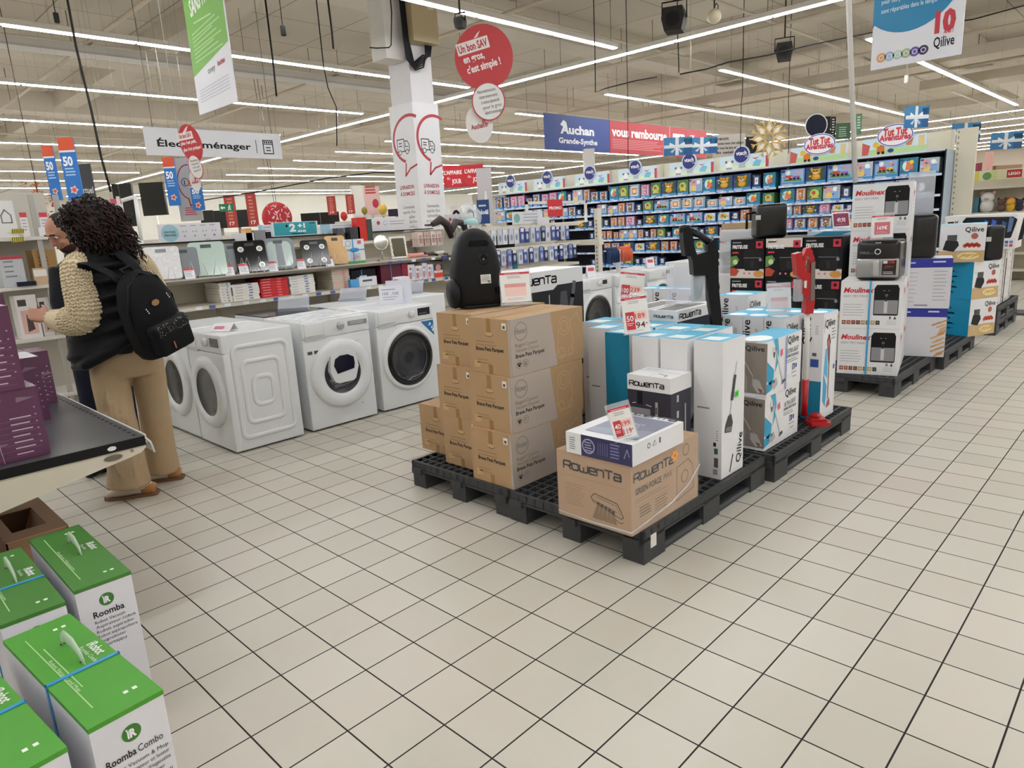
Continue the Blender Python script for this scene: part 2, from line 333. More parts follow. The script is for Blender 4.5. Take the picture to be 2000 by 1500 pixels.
KR = 'b2926c|r.75|k.06|n5'; TP = 'b3a79c|r.7'; BK = '1c1b1b'; GY = '6d6660'
def hoover_box():
    b = B(); b.box(-.285,-.15,0,.285,.15,.286,KR); f = fx(-.285,.15,0)
    b.rect(f,.135,.20,.165,.286,'9a7547'); b.rect(f,.135,0,.165,.05,'9a7547')
    b.disc(f,.15,.205,.03,'7c5c36',b=.012); b.disc(f,.15,.207,.028,'c39d6d',b=.010,l=2)
    b.text(f,'Brave Pets Parquet',.05,.12,.028,BK,w=.2,bold=.015); b.lines(f,.05,.165,.15,2,.018,'9c7a50',t=.005); b.lines(f,.05,.07,.10,2,.016,'9c7a50',t=.005)
    b.rect(f,.245,.235,.275,.268,'e9e6dc',l=2); b.rect(f,.252,.24,.268,.255,'55504a',l=3); b.rect(f,.03,.03,.075,.065,'c7a273'); b.rect(f,.285,0,.3,.286,TP)
    g = fy(-.15,-.285,0); b.poly(g,[(0,0),(.345,0),(.30,.286),(0,.286)],TP)
    b.ring(g,.075,.22,.046,.0025,GY,l=2); b.text(g,'Hoover',.075,.208,.045,GY,w=.078,shear=.35,al='c',bold=-.004)
    for k, s in enumerate(('Bagged Canister','Vacuum Cleaner')): b.text(g,s,.03,.145-k*.026,.026,'8b7868')
    b.text(g,'Brave Pets Parquet',.03,.09,.028,BK,bold=.018)
    b.ring(g,.052,.055,.02,.0015,GY,l=2); b.disc(g,.052,.05,.008,BK,b=.006,l=3)
    for q in (-.011,-.004,.004,.011): b.disc(g,.052+q,.062-abs(q)*.3,.0032,BK,b=.0045,l=3,n=10)
    b.ring(g,.1,.055,.02,.0015,GY,l=2); b.lines(g,.088,.062,.024,3,.008,GY,t=.003)
    lt = 'c8a67b'; b.ring(g,.41,.2,.05,.004,lt); b.ring(g,.41,.2,.03,.004,lt); b.line(g,[(.36,.19),(.35,.08),(.38,.04),(.46,.04),(.48,.12),(.46,.2)],.004,lt); b.ring(g,.38,.06,.03,.004,lt); b.ring(g,.46,.06,.022,.004,lt); b.line(g,[(.46,.22),(.52,.26),(.545,.2)],.004,lt)
    h = ft(-.285,.15,.286); b.rect(h,.135,0,.165,.57,'bd9869'); b.rect(h,.1485,0,.1515,.57,'6b5030',l=2)
    return b
spots = [(1.92,-.435,0,'front column bottom'), (1.945,-.425,1,'front column middle'), (1.97,-.42,2,'front column top'),
         (2.0,-.115,0,'back column bottom'), (2.0,-.10,1,'back column middle'), (2.035,-.09,2,'back column top, half under the black vacuum')]
hb = None
for x, y, k, s in spots:
    lab = f'brown canister vacuum carton, {s}' + (' of the stack' if k < 2 or x < 2 else '')
    if hb is None: hb = hoover_box().out('vacuum_carton', loc=(x,y,ZP), label=lab, cat='box', group='brown vacuum cartons on the first pallet')
    else: dup(hb, (x,y,ZP+.2868*k), label=lab)
dup(hb, (2.085,.205,ZP), label='single brown vacuum carton at the low end of the stack, next to the washing machine')

# black canister vacuum standing upright on the cartons
def canister():
    p = atz(930,600,1.018); t = thing('canister_vacuum', 'black canister vacuum cleaner standing upright on the brown cartons', 'vacuum cleaner', (p.x+.045,p.y+.035,1.018), math.radians(-27))
    m = '17181a|r.5'; b = B(); rows = []; n = 28
    prof = [(0,.108,.082),(.012,.122,.098),(.05,.132,.108),(.12,.138,.112),(.20,.135,.112),(.28,.125,.106),(.35,.108,.094),(.39,.090,.080),(.42,.065,.06),(.437,.03,.03),(.44,.004,.004)]
    i0 = len(b.v)
    for z, w, d in prof:
        for j in range(n):
            th = 2*math.pi*j/n; c, s_ = math.cos(th), math.sin(th); e = .62
            b.v.append((1.05*w*math.copysign(abs(c)**e,c), d*math.copysign(abs(s_)**e,s_), z))
    for k in range(len(prof)-1):
        for j in range(n): b.f.append((i0+k*n+j,i0+k*n+(j+1)%n,i0+(k+1)*n+(j+1)%n,i0+(k+1)*n+j)); b.m.append(m); b.s.append(True)
    b.out('body', t)
    g = F((0,-.1135,0),(1,0,0),(0,0,1))
    F2 = F((0,-.092,.355),(1,0,0),(0,.2,1)); q = B(); q.prism(F2,[(-.055,-.014),(.055,-.014),(.06,0),(.05,.018),(-.05,.018),(-.06,0)],-.01,.004,'0a0a0b|r.8'); q.out('handle_slot', t)
    q = B(); q.lathe(F((.02,-.098,.27),(1,0,0),(0,0,1)),[(.034,0),(.034,.008),(.026,.014),(.022,.014),(.02,.008),(.001,.008)],'17181a|r.4'); q.disc(F((.02,-.098,.27),(1,0,0),(0,0,1)),0,0,.004,'c9c9c4',l=20); q.out('cord_outlet', t)
    q = B(); q.rect(g,-.005,.135,.055,.185,'dcdcd8',l=3); q.lines(g,0,.175,.05,4,.009,'8a8a86',t=.003,l=5); q.rect(g,.035,.14,.05,.152,'7a7a76',l=5); q.out('rating_plate', t)
    for i in range(2): q = B(); q.fbox(g,.085+i*.012,.07,.091+i*.012,.11,-.02,.004,'0e0e10'); q.out('vent_slit', t)
    for s in (-1, 1):
        w = B(); w.lathe(F((s*.131,-.02,.084),(0,s,0),(0,0,1)),[(.002,.045),(.03,.046),(.066,.04),(.079,.03),(.086,.012),(.082,-.008),(.03,-.02)],'1b1d1f|r.4'); w.out('wheel', t)
    w = B().rbox(-.1,-.11,-.0,.1,.06,.016,.006,'18191b|r.6',n=2); w.out('rear_bumper', t)
canister()

# brown floor cleaner carton with a white flat carton on top
WMK = [(.85,[[(0,0),(0,.38),(.1,.5),(.78,.5),(.85,.42),(.85,.3),(.75,.22),(0,.22)],[(.6,.22),(.85,0)]]), (.72,[[(.08,0),(.64,0),(.72,.08),(.72,.34),(.64,.42),(.08,.42),(0,.34),(0,.08),(.08,0)]]), (.92,[[(0,.42),(0,.08),(.08,0),(.84,0),(.92,.08),(.92,.42)],[(.46,0),(.46,.3)]]),
 (.72,[[(.72,0),(.08,0),(0,.08),(0,.34),(.08,.42),(.64,.42),(.72,.34),(.72,.21),(0,.21)]]), (.72,[[(0,0),(0,.42),(.62,.42),(.72,.34),(.72,0)]]), (.8,[[(0,.5),(.8,.5)],[(.4,.5),(.4,0)]]), (.72,[[(.05,.42),(.62,.42),(.72,.34),(.72,0),(.08,0),(0,.08),(0,.15),(.08,.22),(.72,.22)]])]
def wordmark(b, f, u, v, m, W, hs=1.45, l=2):    # wide rounded seven-letter wordmark
    s = W/(sum(a for a, _ in WMK)+6*.17); x = 0
    for a, strokes in WMK:
        for P in strokes: b.line(f, [(u+(x+p)*s, v+q*s*hs) for p, q in P], .17*s, m, l)
        x += a+.17
b = B(); b.box(0,0,0,.55,.40,.315,'b8987a|r.7|k.06|n5'); f = fx(0,.40,0); g = fy(0,0,0); DK = '4a4038'
wordmark(b,f,.04,.235,DK,.31); b.line(f,[(.03,.205),(.38,.205)],.0012,'8f7050'); b.lines(f,.045,.165,.11,9,.012,'9b7c58',t=.003)
b.line(f,[(.19,.13),(.21,.15),(.33,.13),(.36,.075),(.35,.065),(.2,.112),(.19,.13)],.0035,DK,l=2); b.line(f,[(.22,.138),(.325,.118),(.345,.08)],.002,DK,l=2); b.line(f,[(.2,.12),(.33,.09)],.002,DK,l=2)
for k in range(5): b.poly(f,[(.225+k*.018,.108-k*.004),(.237+k*.018,.106-k*.004),(.222+k*.026,.03),(.195+k*.026,.035)],'8d7354',l=2); b.disc(f,.23+k*.02,.108-k*.005,.007,DK,l=3)
b.line(f,[(.31,.06),(.34,.045),(.36,.05)],.003,DK)
wordmark(b,g,.02,.235,DK,.31); b.text(g,'GREEN FORCE',.03,.175,.038,DK,w=.2,bold=.02); b.text(g,'MAX',.25,.178,.036,'7c6a55',w=.07)
b.lines(g,.03,.15,.26,2,.012,'8f7353',t=.003); b.lines(g,.06,.105,.09,4,.013,DK,t=.004); b.lines(g,.18,.105,.11,5,.013,'7a644a',t=.004); b.line(g,[(.03,.12),(.31,.12)],.001,'8f7050')
b.line(g,[(.36,.04),(.36,.2),(.46,.215),(.5,.18),(.51,.06),(.36,.04)],.003,DK); b.ring(g,.43,.14,.03,.003,DK); b.ring(g,.44,.265,.028,.003,DK)
b.poly(g,[(.36+.033*(1 if i%2==0 else .62)*math.cos(i*math.pi/6)-.02,.265+.033*(1 if i%2==0 else .62)*math.sin(i*math.pi/6)) for i in range(12)],'f2a31b',l=4); b.disc(g,.34,.265,.008,'d9781a',l=5)
gf = b.out('floor_cleaner_carton', loc=(1.55,-1.355,ZP), label='brown floor cleaner carton with orange star sticker on the nearest pallet corner', cat='box')
w = B(); w.tube([(-.004,.395,.02),(-.004,.2,.012),(-.006,-.004,.02),(.1,-.006,.03),(.3,-.006,.05),(.45,-.006,.09),(.556,-.006,.16)],.005,'eef0f2|a.35|r.15',n=5); w.face([(-.003,-.004,.315),(-.003,-.004,.0),(.556,-.004,.0),(.556,-.004,.315)],'f4f6f8|a.1|r.08'); w.face([(-.003,.402,.315),(-.003,.402,0),(-.003,-.004,0),(-.003,-.004,.315)],'f4f6f8|a.06|r.08'); w.out('plastic_wrap', gf)
b = B(); b.box(0,0,0,.40,.35,.095,'e8e8ea|r.4'); f = fx(0,.35,0); g = fy(0,0,0); h = ft(0,.35,.095)
b.rect(f,.085,0,.345,.095,'34345a|r.35'); b.ring(f,.125,.048,.034,.006,'a9a9c8',l=2); b.lines(f,.105,.062,.04,4,.012,'a9a9c8',t=.005,l=3)
for k in range(5): b.rect(f,.175+k*.012,.02,.178+k*.012,.075,'6c6c98',l=2)
b.lines(f,.24,.075,.05,5,.014,'7f7fae',l=2); b.line(f,[(.31,.03),(.325,.07),(.335,.04)],.004,'9a9ac4',l=2); b.lines(f,.02,.07,.035,6,.01,'8a8a92',t=.004); b.rect(f,.345,0,.35,.095,'4a3f7a',l=2)
b.poly(g,[(.15,.05),(.165,.075),(.18,.05)],'55555c'); b.poly(g,[(.154,.052),(.165,.07),(.176,.052)],'e8e8ea',l=2); b.ring(g,.12,.06,.012,.004,'55555c'); b.rect(g,.2,.05,.212,.075,'55555c')
b.rect(h,.06,.06,.33,.36,'7f8396|r.3'); b.poly(h,[(.06,.06),(.33,.06),(.33,.2),(.06,.12)],'9296a8|r.3',l=2); b.ring(h,.18,.2,.06,.008,'b9bcc8',l=3); b.text(h,'XPLORER',.1,.24,.035,'c9ccd6',l=3); wordmark(b,h,.02,.375,'6a6a72',.3)
b.out('robot_vacuum_carton', loc=(1.54,-1.372,ZP+.3165), label='flat white and purple carton lying on the brown floor cleaner carton', cat='box')
# dark cordless vacuum carton with a white lid
b = B(); X, Y, H = .19, .25, .545; b.box(0,0,0,X,Y,H,'2e2f3d|r.4'); b.box(-.001,-.001,H-.075,X+.001,Y+.001,H+.002,'e9e9e9|r.45'); f = fx(-.0012,Y,0); g = fy(-.0012,0,0); h = ft(0,Y,H+.002)
wordmark(b,f,.012,H-.052,BK,.2); b.fbox(f,.165,.17,.178,.42,-.005,.004,'c8c8cc|r.3|m.5'); b.rect(f,.167,.36,.176,.395,'55555c',l=8); b.poly(f,[(.14,.13),(.2,.13),(.19,.16),(.165,.17)],'7d7d86',l=2)
b.rect(f,.01,.33,.135,.38,'8a8a92',l=2); b.rect(f,.01,.30,.135,.345,'5a5a66',l=3); b.fbox(f,.06,.40,.085,.465,0,.003,'1d1d26'); b.line(f,[(.03,.40),(.05,.405)],.004,'d0d0d0'); b.line(f,[(.11,.40),(.14,.395)],.004,'d0d0d0')
for k, s in enumerate(('X-FORCE FLEX','ALL IN ONE RANGE','BATTERY POWER','EXPERT CARE')): b.text(f,s,.02,.275-k*.02,.016,'d8d8dc',w=.105,bold=.02)
for z in (.17,.24,.34,.42): b.rect(g,.05,z,.068,z+.035,'c9c9cc',l=2)
b.fbox(g,.125,.15,.133,.40,0,.003,'b8b8bc|r.3'); b.line(h,[(0,.11),(Y,.11)],.004,'9a9a98'); b.line(h,[(.125,0),(.125,X)],.002,'b5b5b3'); b.line(h,[(.2,.02),(.2,.05),(.14,.07)],.006,'3a3a3c'); b.lines(h,.02,.15,.1,2,.015,'8d8d8b',t=.004)
b.out('stick_vacuum_carton', loc=(2.135,-1.19,ZP), label='dark cordless vacuum carton with white lid behind the brown floor cleaner carton', cat='box')

TE, TD = '45b1d6|r.45', '0c7ea3|r.5'
WH = 'e6e6e8|r.5'
def stick_pic(b, f, u, v, s, m='3a3a3e', l=2, tilt=.25):   # printed picture of a stick vacuum, floor head at (u,v)
    L = lambda a, c: (u+s*(a+tilt*c), v+s*c)
    b.line(f,[L(0,.1),L(0,.95)],.018*s,'b9b9bc',l); b.line(f,[L(0,.45),L(0,.75)],.075*s,m,l+1)
    b.poly(f,[L(-.09,0),L(.11,-.03),L(.12,.1),L(.03,.24),L(-.05,.22),L(-.1,.1)],m,l+1); b.poly(f,[L(-.07,.01),L(.09,-.015),L(.1,.05),L(-.07,.07)],'77777c',l+2)
def tall_box(kind, X=.235, Y=.155, H=.705):
    b = B(); b.box(0,0,0,X,Y,H,WH); f = fx(0,Y,0); g = fy(0,0,0); h = ft(0,Y,H)
    b.rect(h,0,0,Y,X,TE); b.poly(h,[(.025,.02),(Y-.03,.02),(Y-.02,.13),(.03,.11)],'dfe9e6',l=2); b.lines(h,.02,X-.05,Y-.06,3,.018,'8fd0e6',l=2,t=.005)
    if kind == 'teal':
        b.rect(f,0,0,Y,H,TD); b.text(f,'Qilive',Y*.78,.03,.1,'dff0f5',w=.26,rot=90,bold=.01); b.rect(h,0,0,Y,X,TE)
    else:
        b.lines(f,.02,.36,.07,1,.02,'8a8a8e',t=.008); b.rect(f,Y-.045,.02,Y-.02,.05,'9a9a9e'); b.rect(f,Y-.04,.06,Y-.018,.11,'55555a'); b.rect(f,Y-.04,.13,Y-.02,.16,'3a5a48'); b.rect(f,Y-.045,.17,Y-.03,.19,BK); b.lines(f,Y-.03,.25,.012,5,.012,'9a9aa0',t=.004)
        stick_pic(b,g,.06,.24,.36); b.text(g,'Qilive',.20,.04,.07,BK,w=.16,rot=82,bold=.012); b.rect(g,.13,.40,.165,.435,'55e04a',l=6); b.rect(g,.142,.41,.152,.428,'2d9a2a',l=7)
        b.line(g,[(.09,.02),(.12,.1)],.012,'3a3a3e')
    return b
tb = tall_box('w').out('tall_vacuum_carton', loc=(2.352,-1.345,ZP), label='tall white vacuum carton with green sticker at the pallet edge', cat='box', group='tall white vacuum cartons on the second pallet')
for x, y, s in ((2.33,-1.165,'between the green-stickered carton and the dark carton, front row'), (2.32,-1.0,'right behind the dark carton with white lid, front row'),
                (2.575,-1.165,'second row, toward the aisle'), (2.57,-1.0,'second row, next to the 94 price sign')):
    dup(tb, (x,y,ZP), label='tall white and blue vacuum carton '+s)
tl = tall_box('teal',Y=.16).out('teal_vacuum_carton', loc=(2.36,-.80,ZP), label='teal sided tall vacuum carton, below the 94 price sign', cat='box')
b = tall_box('w'); g = fy(0,0,0); b.rect(g,0,.33,.2,.48,'1d1d20',l=9); dupw = b.out('tall_vacuum_carton', loc=(2.45,-.605,ZP), label='tall white vacuum carton with dark vacuum print, right next to the brown cartons', cat='box', group='tall white vacuum cartons on the second pallet')
dup(dupw, (2.62,-.43,ZP), label='tall white vacuum carton second row, behind the one beside the brown cartons')
dup(tl, (2.6,-.81,ZP), label='tall carton in the second row right behind the teal sided one')

def ultra(H=.31):
    b = B(); X, Y = .46, .18; b.box(0,0,0,X,Y,H,WH); f = fx(0,Y,0); g = fy(0,0,0); h = ft(0,Y,H)
    b.rect(f,.0,.015,Y,H-.012,'8d8279|r.6'); b.poly(f,[(0,.02),(.07,.02),(.07,.1),(0,.25)],'a39a92',l=2); b.text(f,'Qilive',.055,H-.055,.04,BK,w=.11,bold=.012,l=3); b.line(f,[(.015,.25),(.11,.1)],.006,'c4bfb9',l=3); b.poly(f,[(.1,.11),(.14,.09),(.17,.03),(.13,.02),(.1,.06)],'b9b5b0',l=3); b.poly(f,[(.13,.05),(.16,.04),(.15,.02)],'8a5a4a',l=4)
    for k in range(8): b.line(f,[(.005,.05+k*.014),(.04,.05+k*.014)],.002,'77706a',l=3)
    b.rect(h,0,0,Y,X,TE); b.disc(h,Y/2,.08,.07,'eef3f2',b=.1,l=2)
    b.poly(g,[(0,.09),(.05,.06),(.09,.10),(.09,.14),(0,.2)],'2c9fc9'); b.poly(g,[(0,.02),(.06,.03),(.09,.09),(0,.07)],'2c9fc9'); b.poly(g,[(.07,.31),(.13,.31),(.15,.24),(.14,.17),(.1,.12),(.115,.2),(.105,.26)],'45a9c9')
    b.line(g,[(.1,.26),(.21,.05)],.012,'c9ced2',l=3); b.disc(g,.085,.25,.022,'d9dcde',l=3); b.poly(g,[(.075,.24),(.095,.24),(.09,.21),(.08,.21)],'2f3a30',l=4); b.poly(g,[(.19,.035),(.24,.05),(.235,.065),(.2,.06)],'45505a',l=4)
    b.poly(g,[(.06,.06),(.12,.09),(.14,.05),(.1,.03),(.07,.035)],'b9b4b6',l=3); b.poly(g,[(.08,.075),(.1,.085),(.095,.06)],'4a4446',l=4); b.poly(g,[(.2-.035,.235),(.2-.008,.245),(.2-.005,.21),(.2-.03,.20)],'f2557d',l=5)
    b.text(g,'Qilive',.265,H-.055,.06,BK,w=.15,bold=.012); b.text(g,'ULTRA LIGHT',.255,.2,.038,'5a5a66',w=.16,bold=.01); b.text(g,'ASPIRATEUR BALAI',.25,.175,.024,'4a4a55',w=.17,bold=.02); b.lines(g,.25,.158,.165,2,.012,'8d8d96',t=.005)
    b.rect(g,.335,.095,.37,.13,'2f3f86',l=2); b.text(g,'E',.34,.1,.03,'e8e8ec',bold=.03,l=3); b.rect(g,.38,.1,.40,.125,'3f4f8f',l=2); b.lines(g,.33,.075,.08,1,.012,'8d8d96',t=.005); b.lines(g,.345,.05,.06,1,.012,'8d8d96',t=.005)
    return b
u = ultra(); u.rect(fy(0,0,0),.235,0,.245,.31,'2f6fc0',l=8)
u1 = ultra().out('light_vacuum_carton', loc=(2.875,-1.33,ZP), label='lower striped vacuum carton with pink sticker, standing on the pallet', cat='box', group='striped light vacuum cartons')
u.out('light_vacuum_carton', loc=(2.875,-1.335,ZP+.3108), label='upper striped vacuum carton with pink sticker and blue strap', cat='box', group='striped light vacuum cartons')
# further white and blue cartons behind
def back_box(X, Y, H, side='Qilive', oval=True, front='Qilive'):
    b = B(); b.box(0,0,0,X,Y,H,WH); f = fx(0,Y,0); g = fy(0,0,0); h = ft(0,Y,H); b.rect(h,0,0,Y,X,TE)
    if oval: b.disc(h,Y/2,X*.35,Y*.42,'eef3f2',b=X*.24,l=2)
    b.text(f,front,Y*.36,H-.2,.07,BK,w=.18,rot=90,bold=.012); b.lines(f,Y*.6,H-.08,.02,5,.012,'9a9aa0',t=.004)
    b.text(g,side,.03,H-.09,.07,BK,w=.16,bold=.012); b.line(g,[(.02,H-.03),(.02,H-.12)],.005,'8a8a8e'); b.line(g,[(X-.02,0),(X-.02,H)],.003,'d0d0d2')
    return b
q = atx(1534,622,3.4); c = atx(1412,618,3.4); wy = (c.y-q.y)/3; hh = q.z-ZP
bb = None
for r in range(2):
    for k in range(3):
        loc = (3.40+r*.235, q.y+k*(wy+.001), ZP); lab = f'white vacuum carton with round top patch, {["front","rear"][r]} row, {["at the aisle side","in the middle","at the washing machine side"][k]}'
        if bb is None: bb = back_box(.23, wy-.002, hh).out('round_patch_carton', loc=loc, label=lab, cat='box', group='white cartons with round top patches')
        else: dup(bb, loc, label=lab)
b = back_box(.235,.12,.675,'Qilive'); b.fbox(fx(0,.12,0),0,0,.12,.25,0,.002,TD); g = fy(0,0,0)
b.poly(g,[(.03,.12),(.08,.07),(.1,.2),(.03,.3)],'3fa0d0'); b.poly(g,[(.03,.3),(.1,.25),(.09,.45),(.05,.45)],'5db4dc'); b.line(g,[(.12,.12),(.115,.5)],.012,'8a5a52',3); b.line(g,[(.115,.36),(.08,.5),(.1,.53),(.12,.48)],.016,'9a3f3f',3); b.poly(g,[(.1,.06),(.16,.07),(.15,.12),(.11,.1)],'a0605a',3); b.rect(g,.19,.3,.215,.33,'3b3f9a',2); b.lines(g,.14,.56,.07,4,.02,'9a9aa0')
f = fx(0,.12,0); b.rect(f,.05,.34,.1,.39,'2f4f9f',3); b.rect(f,.06,.41,.085,.43,'55555a',3)
b.out('red_vacuum_carton', loc=(3.625,-1.352,ZP), label='tall white and teal carton with red vacuum print behind the red stick vacuum', cat='box')
q = atx(1462,577,3.9); c = atx(1402,572,3.9); b = back_box(.3, c.y-q.y, q.z-ZP, oval=True); b.out('vacuum_carton_white', loc=(3.9,q.y,ZP), label='white and blue vacuum carton at the rear, right of the black stick vacuum', cat='box') if False else b.out('rear_vacuum_carton', loc=(3.87,atx(1462,577,3.87).y,ZP), label='white and blue vacuum carton standing at the rear, right of the black stick vacuum', cat='box')
y0 = -.42
for k in range(3):
    bx_ = back_box(.2,.135,.80) if k == 0 else None
    loc = (3.62,-.42+k*.14,ZP); lab = 'small white carton in the far row behind the flat ones, ' + ('behind the clear dust cup','middle one','by the 239 price sign')[k]
    if bx_: sb = bx_.out('small_vacuum_carton', loc=loc, label=lab, cat='box', group='far row of small cartons')
    else: dup(sb, loc, label=lab)
# flat white cartons on dark ones
b = B().box(0,0,0,.45,.19,.70,'232838|r.4'); b.lines(fy(0,0,0),.03,.6,.3,5,.05,'4a5068'); b.out('dark_vacuum_carton', loc=(2.845,-.80,ZP), label='dark blue carton beneath the flat white cartons, left of the black stick vacuum', cat='box')
def flat_w():
    b = B(); b.box(0,0,0,.47,.19,.065,'e4e4e4|r.45'); f = fx(0,.19,0); g = fy(0,0,0); wordmark(b,f,.03,.022,BK,.13); wordmark(b,g,.02,.016,BK,.25)
    h = ft(0,.19,.065); b.rect(h,.03,.02,.16,.40,'7d7b78'); return b
flat_w().out('flat_carton', loc=(2.845,-.805,ZP+.7015), label='upper flat white carton with grey top lying before the clear dust cup', cat='box', group='flat white cartons')
flat_w().out('flat_carton', loc=(2.86,-.60,ZP+.7015), label='flat white carton lying behind the 94 price sign', cat='box', group='flat white cartons')
b = B().box(0,0,0,.46,.20,.70,'232838|r.4').out('dark_vacuum_carton', loc=(2.86,-.605,ZP), label='dark blue carton beneath the flat white carton behind the price sign', cat='box')
# large white and black carton behind the brown ones
p = aty(975,530,.0); q = aty(1128,521,.0); wx = q.x-p.x; H = q.z-ZP-.36
b = B(); b.box(0,0,0,wx,.34,H,'e9e9ea|r.4'); f = fy(0,0,0); b.rect(f,0,0,wx,H*.85,'26272b|r.35'); wordmark(b,f,.06,H*.88,BK,.40); b.poly(f,[(0,H*.81),(wx*.58,H*.81),(wx*.64,H*.85),(0,H*.85)],'e9e9ea',2)
for k, s in enumerate(('LEISTUNGSSTARKSTE','BEUTELLOSE','XXL-STAUBSAUGER')): b.text(f,s,.10,H*.62-k*.042,.03,'c9c9cc',w=.24,bold=.02,l=3)
b.line(f,[(.385,H*.76),(.385,H*.5)],.01,'b9b9bc',3); b.poly(f,[(.47,H*.5),(.5,H*.78),(.56,H*.78),(.58,H*.5),(.55,H*.42),(.5,H*.42)],'4d4e55',3); b.ring(f,.48,H*.46,.06,.03,'5f6067',l=3,t0=120,t1=340); b.line(f,[(.56,H*.42),(.62,H*.72),(.64,H*.85)],.035,'5f6067',4); b.text(f,'-XXL-',.47,H*.6,.035,'e0e0e4',bold=.02,l=5); b.line(f,[(.62,H*.4),(.6,H*.52),(.64,H*.58)],.01,'77787e',3)
b.out('large_vacuum_carton', loc=(q.x-wx+.05,.0,ZP+.36), label='large white and black carton standing behind the brown vacuum cartons', cat='box')
b = B().box(0,0,0,wx,.34,.358,'b9a284|r.7'); b.rect(fy(0,0,0),.36,0,.38,.358,'a8906f'); b.out('support_carton', loc=(q.x-wx+.05,.0,ZP), label='brown carton low beneath the large white and black carton', cat='box')
# ---------------- price signs ----------------
def sign(label, loc, rz=-43, w=.105, h=.15, old=None, new=None, pct=None, roll=0, tilt=-10, base=.03, style='red', group='price signs'):
    t = thing('price_sign', label, 'price sign', loc, 0, group); t.rotation_euler = (math.radians(tilt), math.radians(roll), math.radians(rz))
    a = B(); a.box(-w/2-.006,.0015,0,w/2+.006,.004,base+h+.02,'e8edf2|a.28|r.08'); a.box(-w/2-.006,-.03,0,w/2+.006,.035,.003,'e8edf2|a.3|r.08'); a.out('holder', t)
    c = B(); c.box(-w/2,-.001,base,w/2,.0005,base+h,'ecebe8'); f = fy(-.001,-w/2,base); R_ = 'c8343c'; PK = 'f3cdc2'
    c.rect(f,0,h-.012,w,h,R_); c.lines(f,w*.15,h-.009,w*.7,1,.01,'f0c8c8',t=.003,l=2); c.lines(f,w*.25,h-.024,w*.5,2,.008,'8a8a8a',t=.0025)
    if style == 'red':
        c.rect(f,w*.10,h*.1,w*.45,h*.6,R_); c.rect(f,w*.45,h*.36,w*.93,h*.6,PK)
        if pct: c.text(f,pct,w*.13,h*.34,h*.22,'ffffff',w=w*.27,bold=.012); c.lines(f,w*.13,h*.27,w*.27,2,h*.05,'f3d5d5',t=h*.02,l=3)
        c.text(f,old,w*.47,h*.40,h*.2,R_,w=w*.38,bold=.008); c.text(f,new,w*.47,h*.13,h*.24,R_ if style2(new) else '7a2438',w=w*.36,bold=.01); c.rect(f,w*.85,h*.23,w*.92,h*.26,R_,3); c.lines(f,w*.1,h*.06,w*.8,1,.01,'9a9a9a',t=.002)
    elif style == 'pink':
        c.rect(f,w*.14,h*.14,w*.86,h*.7,'d0707a'); c.text(f,new,w*.5,h*.36,h*.24,'ffffff',w=w*.46,bold=.015,al='c'); c.lines(f,w*.2,h*.25,w*.6,2,h*.06,'f0c5ca',t=h*.015,l=3)
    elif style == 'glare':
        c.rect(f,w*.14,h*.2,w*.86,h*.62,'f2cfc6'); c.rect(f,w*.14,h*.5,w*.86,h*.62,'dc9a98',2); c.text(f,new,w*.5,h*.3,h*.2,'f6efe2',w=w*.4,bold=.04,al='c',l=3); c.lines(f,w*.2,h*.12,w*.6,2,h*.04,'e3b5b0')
    elif style == 'plum':
        c.rect(f,w*.05,h*.1,w*.95,h*.85,'8a2f55'); c.text(f,new,w*.5,h*.35,h*.35,'f2d8de',w=w*.5,bold=.03,al='c'); c.lines(f,w*.15,h*.2,w*.7,1,.01,'c88aa0',t=.004,l=3)
    else: c.lines(f,w*.12,h*.75,w*.7,4,h*.12,'7a7a80',t=h*.03)
    c.out('card', t); return t
def style2(s): return '119' in s
def atop(px, py, z): p = atz(px, py, z); return (p.x, p.y, z)
sign('red and white price sign reading 199 and 119 leaning on the flat purple carton', atop(1224,858,ZP+.413), rz=-50, w=.092, h=.135, old='199', new='119', pct='40', roll=-14, base=.004)
sign('red and white price sign reading 94 on the tall white cartons', atop(1246,652,.8615), rz=-48, w=.135, h=.19, old='189', new='94', pct='50', roll=-5, base=.006)
p = atd(1252,592,4.35); sign('red and white price sign reading 239 behind the 94 sign', (3.02,-.35,ZP+.768), rz=-50, w=.155, h=.20, old='239', new='39', pct='100', roll=8, base=.004)
p = atz(1320,595,.93); a = B().box(-.09,-.001,0,.09,.001,.25,'dfe2ee|a.3|r.08').box(-.09,-.04,0,.09,.04,.002,'dfe2ee|a.3|r.08'); o = a.out('card_holder', loc=(3.10,-.67,ZP+.768), label='empty clear plastic card holder to the left of the black stick vacuum', cat='card holder'); o.rotation_euler = (math.radians(-14),math.radians(6),math.radians(-45))

